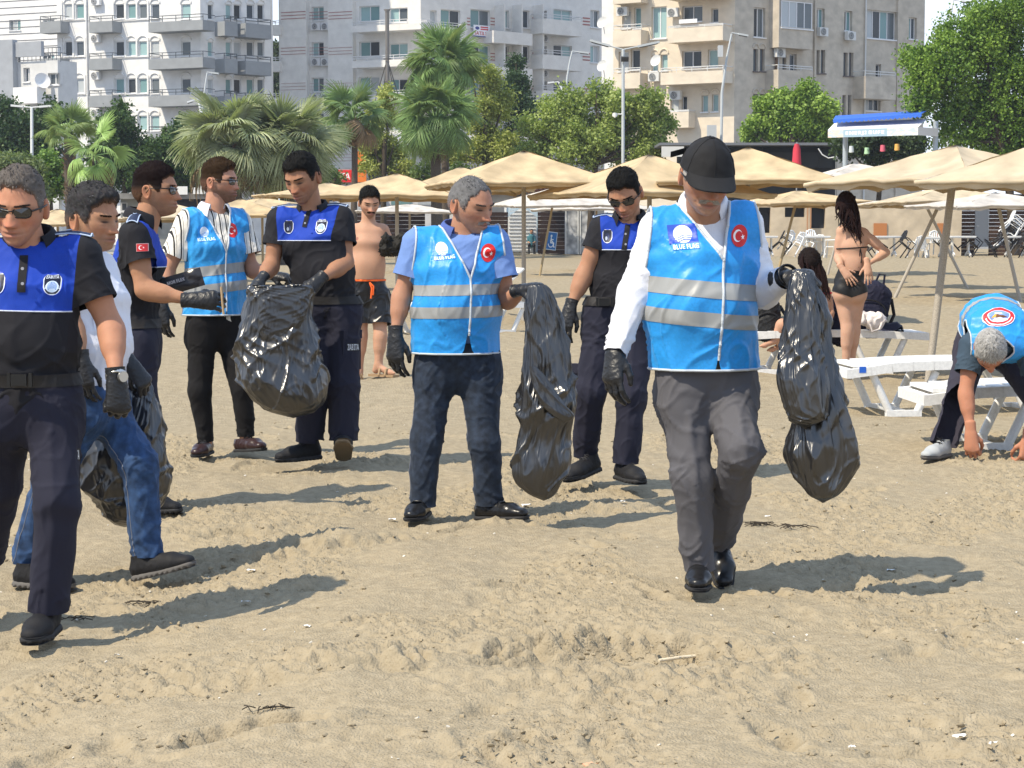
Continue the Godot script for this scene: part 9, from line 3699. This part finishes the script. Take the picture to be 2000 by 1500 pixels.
# crown of leaf clumps in surveyed balls [x, y, radius in picture points]; trunk to its foot
func leafy(called: String, label: String, category: String, D: float, balls: Array, count: int, leaf: float, dark: Color, light: Color, foot: Array, seed_: int, long := 1.0, depth := 1.0, group := "") -> Node3D:
	if leaf_mat == null:
		leaf_mat = StandardMaterial3D.new()
		leaf_mat.vertex_color_use_as_albedo = true
		leaf_mat.roughness = 0.5
		leaf_mat.metallic_specular = 0.35
		leaf_mat.backlight_enabled = true
		leaf_mat.backlight = Color(0.75,0.80,0.45)
	var base := at(foot[0], foot[1], D)
	base.y = 0.0
	var o := thing(called, label, category, base, 0.0, group)
	var r := RandomNumberGenerator.new()
	r.seed = seed_
	var area := 0.0
	for b in balls:
		area += b[2] * b[2]
	var mm := MultiMesh.new()
	mm.transform_format = MultiMesh.TRANSFORM_3D
	mm.use_colors = true
	mm.mesh = clump(leaf, 12, long, seed_ % 5)
	var list := []
	var cols := []
	for b in balls:
		var c := at(b[0], b[1], D + r.randf_range(-0.6,0.6) * depth) - base
		var rad: float = b[2] / FOCAL * D
		var subs := []
		for k in 9:
			var d := Vector3(r.randfn(), r.randfn(), r.randfn()).normalized()
			subs.append([c + d * rad * r.randf_range(0.45,0.85) * Vector3(1,0.9, depth), rad * r.randf_range(0.28,0.5), r.randf()])
		for k in int(count * b[2] * b[2] / area):
			var sb: Array = subs[r.randi() % 9]
			var d := Vector3(r.randfn(), r.randfn(), r.randfn()).normalized()
			var p: Vector3 = sb[0] + d * sb[1] * pow(r.randf(),0.4)
			list.append(Transform3D(Basis.from_euler(Vector3(r.randf() * TAU, r.randf() * TAU, r.randf() * TAU)) * Basis.from_scale(Vector3.ONE * r.randf_range(0.75,1.3)), p))
			var lc := dark.lerp(light, clampf(sb[2] * 0.7 + r.randf() * 0.5 - 0.05,0.0,1.0)) * 1.3
			cols.append(Color(lc.r * 1.04, lc.g * 0.92, lc.b * 1.2))
	mm.instance_count = list.size()
	for k in list.size():
		mm.set_instance_transform(k, list[k])
		mm.set_instance_color(k, cols[k])
	var crown := MultiMeshInstance3D.new()
	crown.name = "crown"
	crown.multimesh = mm
	crown.material_override = leaf_mat
	o.add_child(crown)
	stuff(crown)
	var bark := grain(0.10,0.075,0.05,0.9,1.5,0.4,0.5)
	var s := Soup.new()
	var mid := at(balls[0][0], balls[0][1], D) - base
	var cen := Vector3.ZERO
	for b in balls:
		cen += (at(b[0], b[1], D) - base) / balls.size()
	var tr: float = clampf(cen.y * 0.03,0.06,0.3)
	s.tube([Vector3(0,-0.1,0), Vector3(cen.x * 0.3, cen.y * 0.5,0), Vector3(cen.x, cen.y, 0)],[tr, tr * 0.8, tr * 0.5],8)
	put("trunk", s.mesh(), bark, o)
	for b in balls:
		s = Soup.new()
		var e := at(b[0], b[1], D) - base
		var st := Vector3(cen.x * 0.3, cen.y * 0.5,0).lerp(Vector3(cen.x, cen.y, 0),0.4)
		s.tube([st, st.lerp(e, 0.5) + Vector3(0,-0.1,0), e],[tr * 0.5, tr * 0.35, tr * 0.15],6)
		put("limb", s.mesh(), bark, o)
	return o

var fronds := {}
# fan leaf of a palm: stalk along z, blades spread about its end; y up
func frond(kind: int) -> Mesh:
	if fronds.has(kind):
		return fronds[kind]
	var r := RandomNumberGenerator.new()
	r.seed = 40 + kind
	var s := Soup.new()
	var stalk := 0.75 if kind < 2 else 0.6
	s.tube([Vector3.ZERO, Vector3(0,0.04, stalk * 0.5), Vector3(0,0.0, stalk)],[0.03,0.02,0.014],5)
	var n := 34
	var droop: float = [0.35,1.0,1.5][kind]
	for k in n:
		var a := lerpf(-1.9,1.9, k / float(n - 1)) + r.randf_range(-0.04,0.04)
		var d := Vector3(sin(a),0.10 * absf(sin(a)), cos(a))
		var l := r.randf_range(0.75,0.95) * (0.75 + 0.25 * cos(a))
		var side := Vector3(cos(a),0, -sin(a))
		var o := Vector3(0,0, stalk)
		var pts := []
		for q in 5:
			var t := q / 4.0
			pts.append(o + d * l * t * (1.0 - 0.22 * droop * t) + Vector3(0, -droop * 0.55 * l * t * t + r.randf_range(-0.01,0.01),0))
		var ws := [0.012,0.028,0.026,0.015,0.002]
		for q in 4:
			var p0: Vector3 = pts[q]
			var p1: Vector3 = pts[q + 1]
			var up := Vector3(0,0.02,0)
			for h in [-1.0,1.0]:
				var e0: Vector3 = p0 + side * ws[q] * h + up
				var e1: Vector3 = p1 + side * ws[q + 1] * h + up
				if h > 0:
					s.quad(p0, p1, e1, e0)
				else:
					s.quad(p0, e0, e1, p1)
	fronds[kind] = s.mesh()
	return fronds[kind]

func palm(label: String, D: float, crown: Array, foot: Array, size: float, count: int, low: float, tone: Color, seed_: int, shaggy: float, thick: float) -> void:
	var base := at(foot[0], foot[1], D)
	base.y = 0.0
	var c := at(crown[0], crown[1], D) - base
	var o := thing("palm_tree", label, "palm tree", base, 0.0, "fan palms along the promenade")
	var r := RandomNumberGenerator.new()
	r.seed = seed_
	var s := Soup.new()
	var pth := []
	var rad := []
	for k in 13:
		var t := k / 12.0
		pth.append(Vector3(0,-0.1,0).lerp(c, t) + Vector3(0.05 * sin(t * 4.0 + seed_),0,0))
		rad.append(thick * (1.0 - 0.25 * t) * (1.0 + 0.05 * sin(k * 2.3)))
	s.tube(pth, rad, 10)
	put("trunk", s.mesh(), grain(0.16,0.125,0.095,0.95,1.5,0.5,0.8), o)
	if shaggy > 0.0:
		var fl := Soup.new()
		for k in 130:
			var t := 1.0 - shaggy * r.randf()
			var a := r.randf() * TAU
			var p := Vector3(0,-0.1,0).lerp(c, t) + Vector3(cos(a),0, sin(a)) * thick * 1.0
			var out := Vector3(cos(a),0.9, sin(a)).normalized()
			var sd := Vector3(-sin(a),0, cos(a)) * 0.07
			fl.tri(p - sd, p + out * 0.26, p + sd)
		stuff(put("bark_flakes", fl.mesh(), mat(0.22,0.15,0.10,0.95), o))
	var green := []
	for k in 4:
		var m := StandardMaterial3D.new()
		var f := 1.2 + 0.35 * k
		m.albedo_color = srgb(tone.r * f, tone.g * f, tone.b * f)
		m.roughness = 0.5
		m.metallic_specular = 0.4
		m.backlight_enabled = true
		m.backlight = Color(0.5,0.55,0.3)
		green.append(m)
	var dead := mat(0.22,0.155,0.085,0.9)
	for k in count:
		var v := lerpf(1.0, low, pow((k + 0.5) / count, 0.9))
		var a := k * 2.39996 + r.randf_range(-0.2,0.2)
		var h := sqrt(maxf(0.0,1.0 - v * v))
		var d := Vector3(cos(a) * h, v, sin(a) * h).normalized()
		var up := Vector3.UP if absf(d.y) < 0.9 else Vector3(-cos(a),0.2, -sin(a))
		var x := up.cross(d).normalized()
		var b := Basis(x, d.cross(x).normalized(), d) * Basis(Vector3.BACK, r.randf_range(-1.0,1.0)) * Basis(Vector3.RIGHT, r.randf_range(-0.25,0.35))
		var kind := 0 if v > 0.6 else (1 if v > 0.1 else 2)
		if r.randf() < 0.2:
			kind = 1
		var m: Material = green[r.randi() % 4]
		if v < low + 0.28 and low < -0.4 and r.randf() < 0.5:
			m = dead
		put("frond", frond(kind), m, o, Transform3D(b * Basis.from_scale(Vector3.ONE * size * r.randf_range(0.85,1.12)), c + d * 0.05))

func trees() -> void:
	leafy("ficus_tree", "large dense dark green tree filling the upper right corner", "tree", 85.0,[[1850,120,80],[1920,70,90],[1985,60,90],[1810,180,55],[1880,210,75],[1960,180,100],[1800,120,45],[2040,140,100],[1930,260,60],[2010,270,70],[1865,268,40],[1875,60,50],[2060,240,70],[1970,310,40]],7000,0.13, Color(0.050,0.12,0.014), Color(0.18,0.31,0.04),[1985,460],3)
	leafy("tree", "bright green leafy tree in front of the beige block", "tree", 105.0,[[1500,225,42],[1550,210,45],[1595,225,42],[1465,255,30],[1535,255,42],[1600,262,35],[1575,190,25]],2300,0.17, Color(0.09,0.18,0.02), Color(0.24,0.38,0.06),[1545,430],4)
	leafy("tree", "broad feathery light green tree right of the middle palms", "tree", 100.0,[[1100,225,60],[1170,215,55],[1230,225,55],[1050,260,50],[1130,280,60],[1210,285,60],[1290,240,35],[1270,285,35],[1165,180,30],[1030,300,30],[1260,205,35]],3600,0.13, Color(0.13,0.20,0.035), Color(0.28,0.38,0.09),[1150,430],6,1.3)
	leafy("tree", "thin yellowish green tree between the tall palm and the cypress", "tree", 104.0,[[950,170,42],[935,230,40],[980,210,38],[955,285,42],[900,300,40],[990,290,38],[920,130,22]],1400,0.12, Color(0.16,0.21,0.035), Color(0.32,0.39,0.09),[950,430],8,1.4)
	leafy("tree", "thin yellowish green tree right of the small palm", "tree", 106.0,[[745,230,38],[725,275,36],[770,280,36],[735,320,36],[780,330,32],[760,190,24]],1100,0.12, Color(0.16,0.21,0.035), Color(0.32,0.39,0.09),[748,430],9,1.4)
	leafy("cypress", "dark narrow cypress rising behind the feathery tree", "cypress", 116.0,[[1008,125,18],[1008,155,26],[1010,190,34],[1012,225,42],[1012,265,46]],1500,0.13, Color(0.022,0.05,0.018), Color(0.05,0.10,0.03),[1010,430],11)
	leafy("tree", "dense dark tree at the far left behind the double lamp", "tree", 112.0,[[10,240,50],[60,255,50],[100,240,40],[30,300,50],[90,300,45],[-30,270,50]],2200,0.17, Color(0.018,0.045,0.014), Color(0.06,0.115,0.03),[50,440],12)
	leafy("tree", "dark pointed shrubbery tree right of the shaggy palm", "tree", 108.0,[[230,250,38],[215,300,42],[262,285,42],[238,340,42],[285,335,40],[232,215,16]],2000,0.16, Color(0.020,0.05,0.014), Color(0.075,0.14,0.03),[245,440],13)
	leafy("tree", "dark round tree left of the big grey-green palm", "tree", 107.0,[[355,255,34],[330,300,44],[370,300,42],[345,345,42],[310,340,36],[385,340,34],[400,265,26]],2000,0.16, Color(0.020,0.05,0.014), Color(0.075,0.14,0.03),[350,440],14)
	leafy("shrub", "bright green shrub left of the shaggy palm trunk", "shrub", 96.0,[[100,320,32],[112,355,32],[85,350,26]],700,0.13, Color(0.06,0.14,0.02), Color(0.16,0.28,0.05),[102,430],15)
	leafy("shrub", "pale trailing shrub behind the grey-haired officer's head", "shrub", 94.0,[[20,320,34],[55,330,34],[70,370,30],[30,370,34],[-10,340,34]],900,0.10, Color(0.09,0.14,0.04), Color(0.19,0.26,0.09),[40,430],16,2.0)
	leafy("shrub", "low green shrubs along the wall under the palms", "shrub", 103.0,[[450,345,30],[520,350,30],[590,348,30],[650,345,26],[830,345,30],[900,350,30]],1100,0.13, Color(0.05,0.10,0.02), Color(0.13,0.2,0.05),[600,440],17)
	palm("shaggy-trunked fan palm left of the profile officer", 84.0,[134,262],[148,420],0.95,24,0.0, Color(0.115,0.165,0.06),3,0.75,0.30)
	palm("young fan palm with one hanging leaf right of the shaggy trunk", 82.0,[184,305],[190,430],1.15,15,-0.75, Color(0.14,0.21,0.07),5,0.0,0.16)
	palm("big drooping grey-green fan palm left half of the central pair", 78.0,[455,285],[460,430],1.55,84,-0.85, Color(0.165,0.182,0.11),7,0.3,0.34)
	palm("big drooping grey-green fan palm right half of the central pair", 79.0,[565,290],[560,430],1.55,84,-0.85, Color(0.165,0.182,0.105),9,0.3,0.34)
	palm("small fan palm with a thin dark trunk beside the red shop", 92.0,[690,235],[692,430],1.3,30,-0.6, Color(0.075,0.12,0.045),11,0.2,0.17)
	palm("tallest fan palm rising above the others in the middle", 98.0,[868,130],[868,430],1.5,72,-0.9, Color(0.085,0.135,0.045),13,0.2,0.22)
	palm("fan palm with a skirt of dead leaves below the tallest palm", 95.0,[852,235],[855,430],1.5,76,-0.95, Color(0.09,0.145,0.05),15,0.2,0.30)

# ---------------------------------------------------------------- lamps
func lamps() -> void:
	var steel := mat(0.46,0.49,0.50,0.5)
	var pale := mat(0.66,0.68,0.68,0.45)
	var dark := mat(0.05,0.05,0.05,0.5)
	# each: label, distance, foot x, path of the pole in picture points, heads [x, y, width, dark]
	for q in [["tall pole with two spread lamp arms at the far left", 104.0,62,[[62,210]],[[62,210,22,206],[62,210,100,207]], pale],["slim white post with round lamp left of the shaggy palm", 96.0,118,[[118,375]],[[112,374,126,372]], pale],
		["curved street lamp before the grey-balconied block", 118.0,394,[[395,220],[398,190],[402,160],[405,142]],[[405,141,427,144]], steel],["short street lamp left of the curved one", 122.0,394,[[392,215],[388,200],[385,194]],[[385,194,366,200]], pale],
		["curved street lamp left of the beige block", 118.0,1104,[[1103,200],[1108,150],[1113,120],[1118,100]],[[1118,100,1150,104]], steel],["short street lamp beside the curved one before the red-lined block", 122.0,1103,[[1102,200],[1097,172],[1091,160]],[[1091,160,1070,162]], pale],
		["tall straight pole with winged arms, floodlight and round camera", 98.0,1217,[[1217,97]],[[1217,97,1152,79],[1217,97,1288,82]], steel],["mast with antenna box and lamp before the beige block's corner", 112.0,1406,[[1410,180],[1420,110],[1429,66]],[[1429,64,1461,70]], steel],
		["lamp post rising behind the large tree at the upper right", 112.0,1850,[[1852,60],[1858,20],[1862,0]],[[1862,0,1895,4]], pale],["small street lamp just left of the large tree", 116.0,1826,[[1826,100],[1822,76]],[[1822,75,1812,74]], pale]]:
		var D: float = q[1]
		var base := at(q[2],445, D)
		base.y = 0.0
		var o := thing("street_lamp", q[0], "street lamp", base, 0.0, "street lamps along the promenade")
		var pth := [Vector3.ZERO]
		for p in q[3]:
			pth.append(at(p[0], p[1], D) - base)
		var s := Soup.new()
		s.tube(pth, [0.09,0.075,0.06,0.05],8)
		put("pole", s.mesh(), q[5], o)
		for hd in q[4]:
			var a := at(hd[0], hd[1], D) - base
			var b := at(hd[2], hd[3], D) - base
			s = Soup.new()
			s.tube([a, a.lerp(b, 0.55)],[0.035],6)
			put("arm", s.mesh(), q[5], o)
			var m := a.lerp(b, 0.7)
			var x := (b - a).normalized()
			s = Soup.new()
			s.obox(Transform3D(Basis(x, Vector3.BACK.cross(x).normalized(), Vector3.BACK), m), Vector3((b - a).length() * 0.6,0.10,0.30))
			put("lamp_head", s.mesh(), q[5], o)
			s = Soup.new()
			s.obox(Transform3D(Basis(x, Vector3.BACK.cross(x).normalized(), Vector3.BACK), m + Vector3(0,-0.065,0)), Vector3((b - a).length() * 0.5,0.03,0.24))
			put("lens", s.mesh(), dark, o)
	var fo := get_node("street_lamp_006")
	var s3 := Soup.new()
	var w: Vector3 = at(1220,116,98.0) - fo.position
	s3.obox(Transform3D(Basis(Vector3.RIGHT, 0.5), w + Vector3(0,0,0.2)), Vector3(0.36,0.24,0.10))
	put("floodlight", s3.mesh(), dark, fo)
	s3 = Soup.new()
	w = at(1201,225,98.0) - fo.position
	s3.tube([w + Vector3(0,0.12,0), w + Vector3(0,0.08,0), w + Vector3(0,-0.04,0), w + Vector3(0,-0.11,0)],[0.06,0.13,0.13,0.03],10)
	s3.tube([w + Vector3(0,0.05,0), w + Vector3(0.40,0.05,0)],[0.03],5)
	put("camera_dome", s3.mesh(), mats.white_plastic, fo)
	fo = get_node("street_lamp_007")
	s3 = Soup.new()
	w = at(1407,100,111.6) - fo.position
	s3.obox(Transform3D(Basis(), w), Vector3(0.28,0.62,0.2))
	put("antenna_box", s3.mesh(), mat(0.5,0.52,0.53,0.5), fo)
	s3 = Soup.new()
	w = at(1390,258,111.6) - fo.position
	s3.obox(Transform3D(Basis(), w), Vector3(0.5,0.75,0.3))
	put("antenna_box", s3.mesh(), mat(0.5,0.52,0.53,0.5), fo)
